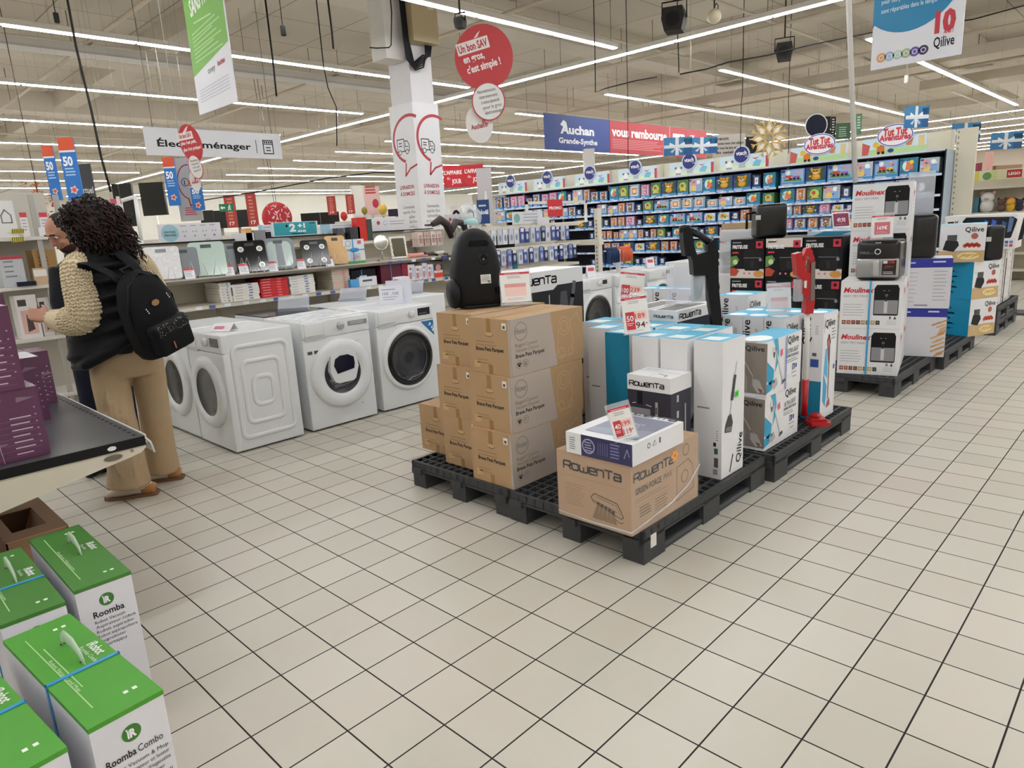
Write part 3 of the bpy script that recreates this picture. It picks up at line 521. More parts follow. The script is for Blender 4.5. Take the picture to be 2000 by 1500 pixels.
# ---------------- washing machines ----------------
WM = 'dcdedf|r.28|k.015'
def machine(label, loc, rz=0, kind='black', side=False, D=.56, name='washing_machine', cat='washing machine'):
    t = thing(name, label, cat, loc, rz, 'washing machines'); X, H = .298, .85
    b = B(); b.rbox(-X+.002,-D/2+.012,.012,X-.002,D/2,H-.001,.012,WM); b.out('cabinet', t)
    f = fy(-D/2+.012,-X,0)
    p = B(); p.rbox(-X,-D/2-.002,.715,X,-D/2+.05,H-.002,.012,WM); cpan = p.out('control_panel', t)
    p = B(); p.rbox(-X,-D/2,.014,X,-D/2+.05,.712,.01,WM); p.out('front_panel', t)
    g = fy(-D/2-.003,-X,0); d = B(); d.rbox(-X+.02,-D/2-.012,.735,-X+.19,-D/2+.01,.835,.006,WM); drw = d.out('detergent_drawer', t)
    d = B(); d.fbox(g,.02,.705,.2,.725,-.01,.0015,'b9bcbe|r.3'); d.out('drawer_grip', drw)
    n = B()
    for x in (-X+.06, X-.06):
        for y in (-D/2+.06, D/2-.06): n.lathe(F((x,y,0),(1,0,0),(0,1,0)),[(.02,0),(.02,.014)],'3a3a3a',n=10)
    n.out('feet', t)
    k = B(); ku = .36 if kind != 'add' else .33; k.lathe(F(g(ku,.785),(1,0,0),(0,0,1)),[(.03,0),(.03,.016),(.024,.022),(.001,.022)],'d9d9da|r.25' if kind!='add' else 'b9b9ba|r.2|m.5',n=20); k.out('program_knob', cpan)
    s = B(); s.fbox(g,.43,.76,.56,.82,-.005,.002,'17181b|r.2'); s.lines(g,.445,.775,.08,1,.01,'9a9aa0',t=.003,l=5)
    if kind == 'add': s = B(); s.fbox(g,.40,.772,.575,.808,-.005,.002,'7d8083|r.3'); s.lines(g,.42,.796,.13,2,.012,'cfd2d4',t=.004,l=5)
    if kind == 'plain': s = B(); s.fbox(g,.42,.77,.50,.815,-.005,.002,'17181b|r.2')
    s.out('display', cpan)
    c = (.30,.42); q = F(f(c[0],c[1],.012),(1,0,0),(0,0,1))
    if kind == 'dryer':
        w = B(); w.lathe(q,[(.265,-.008),(.265,.016),(.25,.032),(.19,.036),(.175,.024)],WM,n=48); dr = w.out('door', t)
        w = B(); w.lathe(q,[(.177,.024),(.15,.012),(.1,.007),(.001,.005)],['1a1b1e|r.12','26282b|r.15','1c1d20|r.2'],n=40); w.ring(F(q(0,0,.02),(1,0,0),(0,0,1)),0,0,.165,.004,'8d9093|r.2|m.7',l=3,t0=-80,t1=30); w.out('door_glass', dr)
    elif kind in ('black','plain'):
        w = B(); w.lathe(q,[(.272,-.008),(.272,.014),(.262,.024),(.245,.028),(.236,.022)],WM,n=48); dr = w.out('door', t)
        w = B(); w.lathe(q,[(.237,.02),(.232,.03),(.195,.032),(.186,.026)],'0e0f11|r.2',n=44); w.out('door_bezel', dr)
        w = B(); w.lathe(q,[(.187,.027),(.16,.014),(.1,.007),(.05,.005),(.001,.005)],['26282b|r.12','303236|r.15','3a3c3f|r.2','2b2d30|r.2'],n=44)
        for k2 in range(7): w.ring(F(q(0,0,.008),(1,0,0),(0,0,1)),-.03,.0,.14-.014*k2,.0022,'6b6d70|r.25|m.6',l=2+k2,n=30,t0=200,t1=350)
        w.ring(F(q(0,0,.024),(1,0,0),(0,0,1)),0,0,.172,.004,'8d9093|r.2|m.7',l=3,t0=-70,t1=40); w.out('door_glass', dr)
        if kind == 'black':
            s = B(); s.poly(f,[(.455,.705),(.592,.705),(.592,.57)],'1d6ba3',18); s.text(f,'9 kg',.53,.668,.045,'f4f4f4',w=.085,bold=.02,rot=-45,l=20); s.out('capacity_sticker', t)
    else:
        w = B(); w.lathe(q,[(.268,-.008),(.268,.02),(.252,.034),(.175,.034),(.16,.02)],WM,n=48); dr = w.out('door', t)
        w = B(); w.lathe(q,[(.162,.022),(.145,.012),(.08,.006),(.001,.005)],'34363c|r.15',n=40)
        for k2 in range(9): w.line(F(q(0,0,.012),(1,0,0),(0,0,1)),[(-.12+.01*abs(k2-4),-.11+k2*.017),(.115-.008*abs(k2-4),-.085+k2*.02)],.0035,'a9adb3|r.2',l=2)
        w.out('door_glass', dr)
        w = B(); a = [(-.125,.03),(-.105,.15),(-.07,.17),(.07,.17),(.11,.15),(.13,.04),(.095,-.055),(.07,-.07),(-.065,-.07),(-.09,-.055)]
        w.prism(q,a,.012,.05,WM); w.out('hatch_frame', dr)
        w = B(); w.prism(F(q(0,0,.045),(1,0,0),(0,0,1)),[(-.09,.07),(-.075,.12),(-.03,.142),(.04,.142),(.09,.115),(.095,.065),(.085,.025),(-.065,.005)],0,.008,'16182a|r.12'); w.out('hatch_window', dr)
        s = B(); s.rect(f,.03,.60,.07,.625,'2a2a2c',18); s.rect(f,.085,.60,.12,.625,'2a2a2c',18); s.lines(f,.127,.617,.03,2,.012,'77777a',t=.005,l=18); s.rect(f,.45,.14,.475,.146,'9a9c9e',18); s.out('energy_stickers', t)
    if side:
        s = B(); e = F((X,-D/2,0),(0,1,0),(0,0,1))
        for a0, a1, z0, z1 in ((.07,.47,.10,.75),(.125,.40,.20,.64),(.19,.335,.32,.52)):
            r = .045; P = []
            for (cx,cy,t0) in ((a1-r,z1-r,0),(a0+r,z1-r,90),(a0+r,z0+r,180),(a1-r,z0+r,270)):
                for i in range(5): th = math.radians(t0+22.5*i); P.append(e(cx+r*math.cos(th), cy+r*math.sin(th), -.002))
            P.append(P[0]); s.tube(P,(.017),WM,n=8,cap=False,flat=.5,up=(1,0,0))
        s.out('pressed_side_panel', t)
    return t
machine('white dryer turned sideways, pressed grey side panel toward the aisle', (1.495,2.035,0), -math.pi/2, 'dryer', side=True, D=.53)
machine('white washing machine half hidden behind the person with the backpack', (1.50,2.66,0), -math.pi/2, 'dryer', D=.53)
wmach = machine('plastic wrapped white washing machine with a small hatch in its door', (2.135,2.025,0), 0, 'add')
machine('white washing machine with black ringed door and blue 9 kg sticker', (2.805,2.035,0), 0, 'black')
mm = machine('white washing machine with small black display, right of the big black and white carton', (5.43,2.03,0), 0, 'plain')
for x, s in ((6.09,'second one right of the big black and white carton'), (6.75,'third one right of the big black and white carton'), (8.05,'with black door between the stick vacuum and fryer cartons')):
    dup(mm, (x,2.03,0), label='white washing machine '+s)
machine('white washing machine in the rear row behind the 9 kg one', (2.83,2.64,0), math.pi, 'plain')
machine('white washing machine in the rear row, far end behind the black vacuum', (3.47,2.64,0), math.pi, 'plain')
w = B(); w.face([(1.835,1.736,.03),(2.435,1.736,.03),(2.435,1.736,.86),(1.835,1.736,.86)],'f4f7fa|a.08|r.06')
for k in range(16):
    u0 = 1.84+random.random()*.25; z0 = .1+random.random()*.7; w.face([(u0,1.735,z0),(u0+.15+.2*random.random(),1.735,z0+.03),(u0+.3,1.735,z0+.034),(u0+.05,1.735,z0+.006)],'ffffff|a.35|r.1')
for k in range(18):
    y = 1.75+k*.031; w.face([(1.84,y,.855),(2.43,y+.02,.853+.012*random.random()),(2.43,y+.035,.853+.012*random.random()),(1.84,y+.02,.857)],'f6f8fa|a.4|r.1')
w.out('stretch_wrap', wmach, (-2.135,-2.025,0))
# hob on the rear row
t = thing('cooker', 'white cooker with black glass hob in the rear row behind the dryer', 'cooker', (2.16,2.62,0)); B().rbox(-.3,-.27,0.01,.3,.27,.85,.01,WM).out('body', t); B().box(-.295,-.265,.851,.295,.265,.858,'2b2e33|r.12').out('glass_hob', t)
for x, y, z, rz, s in ((2.2,2.5,.859,-40,'on the black glass hob'), (2.95,2.75,.851,-50,'on the rear washing machine, behind the 9 kg one'), (3.6,2.7,.851,-50,'on the last rear washing machine')):
    o = B().box(-.13,-.001,0,.13,.001,.14,'d9dde8|a.35|r.08').box(-.13,-.05,0,.13,.05,.002,'cfd3e0|a.5|r.08').out('card_holder', loc=(x,y,z), label='clear plastic card holder '+s, cat='card holder'); o.rotation_euler = (math.radians(-35),0,math.radians(rz))
t = thing('price_sheet', 'white paper price sheets propped up on the 9 kg washing machine', 'sign', (2.9,2.06,.851), math.radians(-40))
b = B().box(-.10,-.0008,0,.10,.0008,.16,'e4e5ee'); g = fy(-.001,-.1,0); b.lines(g,.02,.125,.15,1,.02,'8a8a92',t=.006); b.text(g,'10€ ..15€',.03,.08,.035,'5a5a66',w=.14); b.lines(g,.03,.06,.13,2,.02,'9a9aa4',t=.005); b.out('front_sheet', t)
b = B().box(-.04,.05,0,.18,.0516,.2,'dfe0ea'); b.out('rear_sheet', t)
t = thing('price_leaflet', 'folded white and pink price leaflet lying on the sideways dryer', 'leaflet', (1.36,1.95,.8505), math.radians(-60)); b = B(); b.add([(-.08,-.05,.001),(.08,-.05,.001),(.08,.01,.05),(-.08,.01,.05),(-.08,.05,.001),(.08,.05,.001)],[(0,1,2,3),(3,2,5,4)],'e6e2e6'); b.rect(F((-.08,-.05,.0015),(1,0,0),(0,.06,.049)),.02,.02,.1,.05,'c77f93',1); b.out('leaflet', t)
t = thing('toothbrush_carton', 'white carton with small colour photos on the rear washing machine beside the black vacuum', 'box', (3.28,2.4,.851), 0); b = B().box(-.06,-.05,0,.06,.05,.2,'e6e6ea'); g = fx(-.06,.05,0); b.rect(g,.015,.12,.085,.18,'c07060'); b.rect(g,.015,.03,.085,.11,'a7a5cf'); h = fy(-.05,-.06,0); b.rect(h,.02,.04,.1,.1,'8fa7d0'); b.rect(h,.03,.12,.09,.17,'c9a0a8'); b.out('carton', t)
# clothes airer mock-up: blue and orange towels on a white rack
p = (6.28,2.05,.851); t = thing('drying_rack', 'small white rack standing on a washing machine, holding two towels', 'rack', p); b = B()
b.tube([(0,0,0),(0,0,.26)],.03,'e2e2e4',n=10); b.box(-.27,-.012,.25,.25,.012,.262,'e2e2e4'); b.box(-.1,-.1,0,.1,.1,.01,'e2e2e4'); b.out('rack', t)
for x, c, s in ((6.13,'23395c|r.95|n60|b.4','navy blue towel draped over the white rack'), (6.40,'d8694d|r.95|n60|b.4','orange towel draped over the white rack')):
    b = B(); b.rbox(x-.105,2.0,.96,x+.105,2.036,1.11,.016,c,n=3); b.rbox(x-.105,2.064,.96,x+.105,2.1,1.11,.016,c,n=3); b.tube([(x-.105,2.05,1.114),(x+.105,2.05,1.114)],.03,c,n=10)
    for k in range(5): b.tube([(x-.09+k*.045,2.0,.965),(x-.09+k*.045,1.995,1.05),(x-.09+k*.045,2.008,1.11)],.016,c,n=6)
    b.out('towel', label=s, cat='towel', group='towels on the rack')

o = sign('pale pink price sign seen edge on, right beside the black canister vacuum', (2.13,-.20,ZP+.8635), rz=-38, w=.17, h=.17, new='', style='glare', base=.02, tilt=-16)
for x, y, s in ((5.52,1.88,'on the washing machine right of the big black and white carton'),(6.75,1.9,'on the third machine of the right row')):
    t = thing('price_leaflet', 'small price leaflet standing '+s, 'leaflet', (x,y,.851), math.radians(-35)); b = B(); b.add([(-.05,-.03,.001),(.05,-.03,.001),(.05,.02,.13),(-.05,.02,.13),(-.05,.06,.001),(.05,.06,.001)],[(0,1,2,3),(3,2,5,4)],'e6e4e8'); b.rect(F((-.05,-.03,.001),(1,0,0),(0,.05,.129)),.015,.07,.085,.11,'c05060',1); b.out('leaflet', t)
# ---------------- the long white shelf unit behind the washing machines ----------------
SY, SZ, SM = 3.06, 1.175, .945      # shelf front, display shelf, middle shelf
GX0, GX1 = 1.02, 6.85
t = thing('shelf_unit', 'long white shop shelf unit running behind the washing machines', 'shelf unit', (0,0,0))
B().box(GX0,SY+.48,0,GX1,SY+.54,1.47,'d9d3c4|r.5').out('back_panel', t)
B().box(GX0,SY,.0,GX1,SY+.48,.14,'cfc8b8|r.5').out('base', t)
for z, m, x1, nm in ((SZ,'6a6258|r.45',4.35,'display_shelf'), (SM,'cfc9bb|r.45',4.35,'lower_shelf'), (.55,'cfc9bb|r.45',GX1,'bottom_shelf')):
    s = B(); s.box(GX0,SY,z-.035,x1,SY+.48,z,'cdc4b4|r.4',ym=m); g = fy(SY,GX0,z-.035); s.rect(g,0,.026,x1-GX0,.035,'b5ada0',1)
    for k in range(26):
        u = .55+k*.145+random.random()*.05
        if z == SM or u > 2.6: s.rect(g,u,.004,u+.055,.030,random.choice(['e4e6ee','3b4fa0','5560a8','e8e8ee']),2)
    s.out(nm, t)
for x in (GX0+.02, 2.0, 3.2, 4.4, 5.6, GX1-.03): B().box(x-.02,SY+.45,0,x+.02,SY+.49,1.5,'cfc8b8|r.4').out('upright', t)
b = B(); b.box(GX1-.04,SY-.32,0,GX1+.04,SY-.26,1.62,'dcd6c6|r.4')
for k in range(26): b.box(GX1-.045,SY-.30,.2+k*.05,GX1-.0405,SY-.285,.225+k*.05,'77726a')
b.box(GX1-.05,SY-.34,1.15,GX1+.05,SY+.54,1.22,'dcd6c6|r.4'); b.out('end_post', t)
b = B(); b.box(5.0,SY+.43,.15,GX1,SY+.479,1.47,'e2ddd0|r.5')
for k in range(16): b.rect(fy(SY+.43,5.0,.15),0,k*.08,1.85,k*.08+.006,'b8b2a4',1)
b.out('slat_panel', t)
for z in (1.42, 1.17): B().box(5.02,SY-.02,z,GX1-.05,SY+.02,z+.035,'d9d3c4|r.4').out('hook_rail', t)
B().box(GX0,SY+.40,1.47,4.6,SY+.54,1.485,'1d1d20|r.5').out('top_ledge', t)
def P4(px, py, y): p = aty(px, py, y); return p
# header boards standing on the top ledge
def board(label, px0, px1, py0, py1, m, deco=None, y=SY+.46, th=.012, zb=None):
    a = aty(px0,(py0+py1)/2,y); c = aty(px1,(py0+py1)/2,y); z1 = (aty(px0,py0,y).z+aty(px1,py0,y).z)/2; z0 = zb if zb is not None else (aty(px0,py1,y).z+aty(px1,py1,y).z)/2
    b = B(); w, h = c.x-a.x, z1-z0; b.box(0,0,0,w,th,h,m)
    if deco: deco(b, fy(0,0,0), w, h)
    return b.out('header_board', loc=(a.x,y,z0), label=label, cat='sign', group='header boards on the shelf unit')
def d_poids(b, f, w, h):
    b.disc(f,h*.62,h*.5,h*.48,'9fcbd6'); b.text(f,'SON POIDS',h*.3,h*.5,h*.15,'2a3a44',w=h*.62,bold=.03); b.text(f,'PERSONNEL',h*.3,h*.33,h*.14,'2a3a44',w=h*.66,bold=.03)
    for k in range(4): b.lines(f,w*(.34+k*.16),h*.85,w*.11,1,.01,'9a9aa2',t=h*.04); b.disc(f,w*(.38+k*.16),h*.55,h*.05,'b5b5bf',n=10); b.disc(f,w*(.43+k*.16),h*.55,h*.05,'b5b5bf',n=10); b.disc(f,w*(.40+k*.16),h*.3,h*.06,'a5a5b2' if k<3 else 'b06060',n=10)
board('white header board with pale blue disc and small icons above the bathroom scales', 309, 432, 436, 470, 'e3e3e8', d_poids, zb=1.486)
def d_21(b, f, w, h): b.rect(f,w*.03,h*.04,w*.97,h*.97,'2fa5b2'); b.text(f,'2',w*.36,h*.32,h*.75,'ffffff',w=w*.14,bold=.05); b.text(f,'+1',w*.55,h*.55,h*.45,'ffffff',w=w*.16,bold=.05); b.text(f,'ANS',w*.53,h*.22,h*.25,'ffffff',w=w*.2,bold=.04); b.lines(f,w*.4,h*.12,w*.3,1,.01,'cfeef0',t=h*.06); b.disc(f,w*.31,h*.72,h*.09,'e05560',n=10); b.lines(f,w*.8,h*.85,w*.14,1,.01,'d5f0f2',t=h*.05)
board('turquoise header board reading 2+1 ans on the shelf unit', 532, 621, 433, 461, 'e8eef0', d_21, zb=1.486)
def d_red(b, f, w, h): b.disc(f,w*.17,h*.6,h*.15,'d0404a'); b.ring(f,w*.35,h*.57,h*.19,h*.03,'9ab0c8'); b.line(f,[(w*.32,h*.5),(w*.35,h*.46),(w*.38,h*.5)],h*.03,'9ab0c8'); b.lines(f,w*.46,h*.66,w*.46,1,.01,'b9a5b0',t=h*.06); b.lines(f,w*.46,h*.46,w*.4,1,.01,'d08a90',t=h*.06)
board('white header board with red dot and smiley, right in front of the delivery column', 726, 800, 424, 451, 'e6e6ea', d_red, zb=1.486)
board('white header board with red dot partly behind the black vacuum', 870, 925, 418, 446, 'e6e6ea', d_red, zb=1.487)
def d_ic(b, f, w, h): b.rect(f,0,0,w*.28,h,'9fcbe0'); b.lines(f,w*.35,h*.75,w*.6,3,h*.25,'b0b4be',t=h*.08)
board('white and blue header board with rows of tiny icons, right of the turquoise one', 626, 691, 437, 455, 'dfe3ea', d_ic, zb=1.486)
board('small white and blue board behind the grey box on the ledge', 505, 531, 439, 455, 'dbe4ee', d_ic, zb=1.486)
# boxes on the ledge
def ledge(name, label, px0, px1, py0, m, d=.1, cat='box', dec=None):
    y = SY+.36; a = aty(px0,py0+8,y); c = aty(px1,py0+8,y); z1 = aty(px0,py0,y).z; b = B(); b.box(0,0,0,c.x-a.x,d,max(.03,z1-1.39),m)
    if dec: dec(b, fy(0,0,0), c.x-a.x, max(.03,z1-1.39))
    b.box(-.004,-.02,-.012,c.x-a.x+.004,d,0,'cfc8ba'); return b.out(name, loc=(a.x,y,1.39), label=label, cat=cat)
s = B().box(GX0,SY+.3,1.36,4.6,SY+.48,1.378,'d5cec0|r.5').out('upper_shelf', t)
for nm, lab, a, c, py, m in (('scale_carton','orange and white small carton on the upper shelf near the turquoise board',480,492,446,'d9a56a'), ('scale_carton','white low carton with black device on the upper shelf left of the grey box',462,498,456,'dcdde0'),
        ('kitchen_scale_carton','grey patterned carton on the upper shelf just left of the turquoise board',496,520,450,'8d8d90'), ('massager','black rounded massager beside the turquoise board',519,530,453,'1d1d22'),
        ('massager_carton','dark grey carton behind the wooden scale on the upper shelf',660,672,446,'55565a'), ('massager_carton','black carton with white lettering behind the blue ribboned gift',684,703,444,'3a3a3e'), ('red_carton','red carton standing by the header board with the red dot',697,715,425,'d02a22'), ('tube_carton','dark green carton just right of the red carton',716,726,428,'3a4a40')):
    ledge(nm, lab, a, c, py, m)
# bathroom scales leaning on wire stands
WIRE = 'e2e2e0|r.3'
def scale(label, px, py, w, h, glass, disp='4a5055', pads=None, inner=None, lean=-24, r=.03, name='bathroom_scale', turn=-20, y=SY+.10):
    p = aty(px,py,y); t = thing(name, label, 'bathroom scale', (p.x,y,SZ+.002), 0, 'bathroom scales on display'); t.rotation_euler = (0,0,math.radians(turn))
    f = F((-w/2,0,.012),(1,0,0),(0,math.sin(math.radians(-lean)),math.cos(math.radians(lean)))); P = []
    for (cx,cy,t0) in ((w-r,h-r,0),(r,h-r,90),(r,r,180),(w-r,r,270)):
        for i in range(5): th = math.radians(t0+22.5*i); P.append((cx+r*math.cos(th), cy+r*math.sin(th)))
    b = B(); b.prism(f,P,-.022,0,glass,sm=True)
    if inner: b.poly(f,[(w/2+(a-w/2)*.78,h*.48+(c-h/2)*.8) for a,c in P],inner[0],1); b.poly(f,[(w*.38,h*.1),(w*.62,h*.1),(w*.6,h*.95),(w*.4,h*.95)],inner[1],2)
    b.out('platform', t); d = B(); d.fbox(f,w*.34,h*.82,w*.64,h*.92,-.001,.003,disp+'|r.2'); d.out('display_window', t)
    for (a, c) in pads or ():
        q = B(); q.disc(F(f(w*a,h*c,.002),f.u,f.v),0,0,w*.10,'c9c9c4|r.25|m.5',n=18,l=1); q.disc(F(f(w*a,h*c,.003),f.u,f.v),0,0,w*.06,'8d8d88|r.25|m.5',n=14,l=1); q.out('metal_pad', t)
    s = B()
    for a in (-.32, .32): s.tube([(w*a,-.06,.003),(w*a*.6,-.045,.14),(w*a*.2,-.05,.006),(w*a*.2,.1,.003)],.0028,WIRE,n=5); s.tube([(w*a,-.06,.003),(w*a,.12,.003),(w*a,.14,h*.5)],.0028,WIRE,n=5)
    s.out('wire_stand', t); return t
scale('white bathroom scale with grey line pattern, partly hidden by the backpack',322,540,.27,.29,'d9d9db|r.3|n40|k.25','8a8d92')
scale('grey bathroom scale edge behind the pale green glass scale',366,541,.22,.27,'7d8388|r.3',y=SY+.16)
scale('pale green glass bathroom scale with small grey display',412,540,.29,.31,'bccfc6|r.12')
scale('tall grey bathroom scale behind the black glossy one',462,533,.28,.28,'7f868c|r.35',y=SY+.18)
scale('glossy black bathroom scale with round metal pads behind a price card',496,529,.27,.30,'0d0d0f|r.1','26282c',((.2,.72),(.8,.72),(.2,.2),(.8,.2)))
scale('grey framed glass bathroom scale on a white wire stand',552,523,.28,.31,'7c8388|r.3','565b60',None,('b9c8c4|r.12','858b90|r.3'),r=.06)
scale('black bathroom scale with four round silver pads',620,513,.26,.27,'101012|r.15','55565a',((.22,.72),(.78,.72),(.25,.2),(.78,.2)))
scale('light wooden bathroom scale with dark panel',662,507,.2,.30,'d2ab77|r.5|n18|k.12','3a3e44',None)
for px, py, s in ((478,531,'leaning before the glossy black scale'),(535,525,'between the black and the grey framed scale'),(590,520,'between the grey framed and the four pad scale'),(645,513,'right of the four pad scale'),(450,538,'right of the pale green scale'),(372,541,'left of the pale green scale')):
    p = aty(px,py,SY+.05); c = B(); c.box(-.04,0,0,.04,.002,.11,'e6e6ea'); g = fy(0,-.04,0); c.rect(g,0,.085,.08,.11,'c8545c'); c.lines(g,.008,.07,.06,4,.016,'8a8a98',t=.005); o = c.out('price_card', loc=(p.x,SY+.05,SZ+.002), label='small white price card '+s, cat='price card', group='price cards on the display shelf'); o.rotation_euler = (math.radians(-38),0,math.radians(-15))
# gift, mirrors, hair tools
p = aty(694,509,SY+.12); t = thing('ribboned_carton', 'white carton tied with a blue ribbon on the display shelf', 'box', (p.x,SY+.12,SZ+.002), math.radians(-12)); b = B(); b.box(-.11,0,0,.11,.07,.24,'dfe4e6'); g = fy(0,-.11,0); b.rect(g,.06,.03,.17,.1,'b9c8d8'); b.poly(g,[(.07,.04),(.12,.09),(.16,.06),(.12,.035)],'d0a0a0',2); b.ring(g,.05,.2,.03,.004,'5a7a6a'); b.rect(g,.15,.19,.19,.225,'d0606a'); b.rect(g,0,0,.22,.025,'6aa54a'); b.out('carton', t)
b = B(); b.fbox(fy(0,-.11,0),.095,0,.105,.24,0,.003,'2f8fd0'); b.fbox(fy(0,-.11,0),0,.13,.22,.14,0,.003,'2f8fd0'); b.ball((0,-.01,.135),(.05,.012,.02),'2f8fd0'); b.out('ribbon', t)
p = aty(747,506,SY+.14); t = thing('vanity_mirror', 'round vanity mirror on a thin metal stand', 'mirror', (p.x,SY+.14,SZ+.002), math.radians(-25)); q = F((0,0,.19),(1,0,0),(0,.2,1)); b = B(); b.lathe(q,[(.075,-.006),(.082,0),(.075,.008),(.068,.004)],'c9c6be|r.2|m.8',n=26); b.out('rim', t); b = B(); b.disc(q,0,0,.07,'c9cac6|r.05|m1',l=4); b.out('mirror_glass', t); b = B(); b.tube([(0,0,.0),(0,0,.12)],.005,'b9b6ae|r.2|m.8'); b.lathe(F((0,0,0),(1,0,0),(0,1,0)),[(.06,0),(.06,.008),(.01,.014)],'b9b6ae|r.2|m.8'); b.out('stand', t)
p = aty(782,502,SY+.14); t = thing('makeup_mirror', 'white makeup mirror ringed with light bulbs', 'mirror', (p.x,SY+.14,SZ+.002), math.radians(-20)); q = F((-.09,0,.01),(1,0,0),(0,.28,1)); b = B(); b.fbox(q,0,0,.18,.24,-.015,0,'e6e4de'); b.out('frame', t); b = B(); b.rect(q,.02,.02,.16,.22,'b9bab6|r.05|m1',l=2); b.out('mirror_glass', t)
for k in range(8): b = B(); b.ball(q(.012+.156*(k%2),.03+.06*(k//2),.006),.011,'fff6e2|r.3',n=8,k=5); b.out('bulb', t)
def hair(label, px, py, m, m2, L=.2):
    p = aty(px,py,SY+.10); b = B(); b.tube([(-L/2,0,.03),(-.02,0,.03),(L/2,0,.03)],[.026,.02,.024],m,n=10); b.tube([(L/2-.03,0,.03),(L/2,-.02,.02),(L/2+.03,-.05,.012)],.012,m2); b.out('hair_styler', loc=(p.x,SY+.10,SZ+.002), label=label, cat='hair styler')
hair('pink hair styler lying on the display shelf',812,501,'e59a94','d58a86'); hair('dark brown hair styler lying on the shelf next to the pink one',838,498,'4a3838','2a2222',.12); hair('white hair brush with brown bristles at the shelf end',858,496,'d9d0c8','5a4a44',.12)
# stacks of flat cartons on the lower shelf
def stack(px0, px1, py1, n, m, what, d=.3, dep=.30):
    y = SY+.05; a = aty(px0,py1,y); c = aty(px1,py1,y); h = (SZ-.05-SM)/7.4; o = None
    for k in range(n):
        lab = f'{what}, {ORD[k]} from the bottom'
        if o is None:
            b = B(); b.box(0,0,0,c.x-a.x,dep,h-.0012,m); g = fy(0,0,0); b.lines(g,.02,h*.6,(c.x-a.x)*.3,1,.01,'b9aeb0' if m[0]!='c' else 'e8a0a0',t=h*.25); b.rect(g,(c.x-a.x)*.6,h*.25,(c.x-a.x)*.75,h*.75,'7a86b0' if m[0]!='c' else 'e86a6a')
            o = b.out('flat_scale_carton', loc=(a.x,y,SM+.001), label=lab, cat='box', group=what+' stack')
        else: dup(o, (a.x+random.uniform(-.006,.006),y,SM+.001+k*h), label=lab)
stack(432,455,586,7,'e0ddd4','flat white carton in the left column under the scales'); stack(457,509,588,6,'e3e0d8','flat white carton in the wide stack left of the red ones'); stack(512,566,582,7,'c8242c','flat red carton in the stack under the glass scale'); stack(569,617,574,7,'e3e1da','flat white carton in the stack right of the red ones'); stack(652,686,566,8,'c2b8a6','flat beige carton in the stack by the black carton')
def low(label, px0, px1, py0, py1, m, deco=None, d=.25, name='appliance_carton', z=SM+.001, y=SY+.04):
    a = aty(px0,py1,y); c = aty(px1,py1,y); h = min(aty((px0+px1)/2,py0,y).z-aty((px0+px1)/2,py1,y).z, (SZ-.038-z) if z < 1 else 9); b = B(); b.box(0,0,0,c.x-a.x,d,h,m)
    if deco: deco(b, fy(0,0,0), c.x-a.x, h)
    return b.out(name, loc=(a.x,y,z), label=label, cat='box')
def dk(b, f, w, h): b.line(f,[(w*.42,0),(w*.42,h)],.012,'2f6fb0',2); b.rect(f,w*.32,h*.55,w*.62,h*.65,'c9d0d8',3); b.rect(f,w*.32,h*.4,w*.62,h*.48,'c9d0d8',3)
def dw(b, f, w, h): b.rect(f,w*.1,h*.1,w*.5,h*.5,'c8808a'); b.rect(f,w*.55,h*.2,w*.9,h*.8,'b8c4d4'); b.disc(f,w*.35,h*.72,w*.18,'c06a70',n=12)
low('black carton with blue strap on the lower shelf, right of the empty bay',688,735,520,552,'17181c|r.4',dk); 
a = low('light blue carton beneath the black one at the shelf edge',687,702,552,568,'4f9fd8',None,d=.08,y=SY+.0); low('white label carton beneath the black one',703,738,549,567,'dfe0e4',lambda b,f,w,h: b.lines(f,w*.2,h*.5,w*.6,1,.01,'4a4a50',t=h*.2),d=.08,y=SY+.0)
low('dark burgundy carton on the lower shelf behind the white price sheet',746,786,518,556,'5a1a2c|r.4',lambda b,f,w,h: b.line(f,[(w*.5,0),(w*.5,h)],.006,'7a8aa8',2)); low('crimson carton right next to the burgundy one',787,798,517,552,'8f1d38|r.4')
for k,(a,c) in enumerate(((799,812),(813,826),(827,836),(837,848))): low(f'white carton with small photos on the lower shelf, {ORD[k]} right of the crimson one',a,c,519+k%2*4,550,'e0dfe2',dw)
low('red and white carton next to the black vacuum on the lower shelf',849,866,521,546,'d9c8cc',lambda b,f,w,h:(b.rect(f,0,0,w,h*.35,'d8402a'),b.rect(f,0,h*.55,w,h,'2a3050',1),b.disc(f,w*.5,h*.75,w*.3,'c88a7a',l=2,n=12)))
# hanging packs, bins and small boxes on the right part
def basket(label, px0, px1, py0, py1, m, y, n=8):
    a = aty(px0,py1,y); c = aty(px1,py1,y); z1 = aty(px0,py0,y).z; w = c.x-a.x; h = z1-a.z; t = thing('wire_basket', label, 'basket', (a.x,y,a.z)); b = B()
    for k in range(n+1): b.tube([(w*k/n,0,h),(w*k/n,0,0),(w*k/n,.14,0)],.003,'d9d0c8|r.3',n=4)
    for z in (0,h*.5,h): b.tube([(0,.14,z),(0,0,z),(w,0,z),(w,.14,z)],.004,'d9d0c8|r.3',n=4)
    b.tube([(0,.14,h),(0,SY+.45-y,h)],.006,'d9d0c8',n=4); b.tube([(w,.14,h),(w,SY+.45-y,h)],.006,'d9d0c8',n=4); b.out('wires', t)
    for k in range(4): q = B().box(w*(k+.1)/4,.012,.006,w*(k+.9)/4,.12,h*.9,m[k%len(m)]); q.rect(fy(.012,w*(k+.1)/4,0),w*.04,h*.2,w*.17,h*.7,'b9958c'); q.out('curler_packs', t)
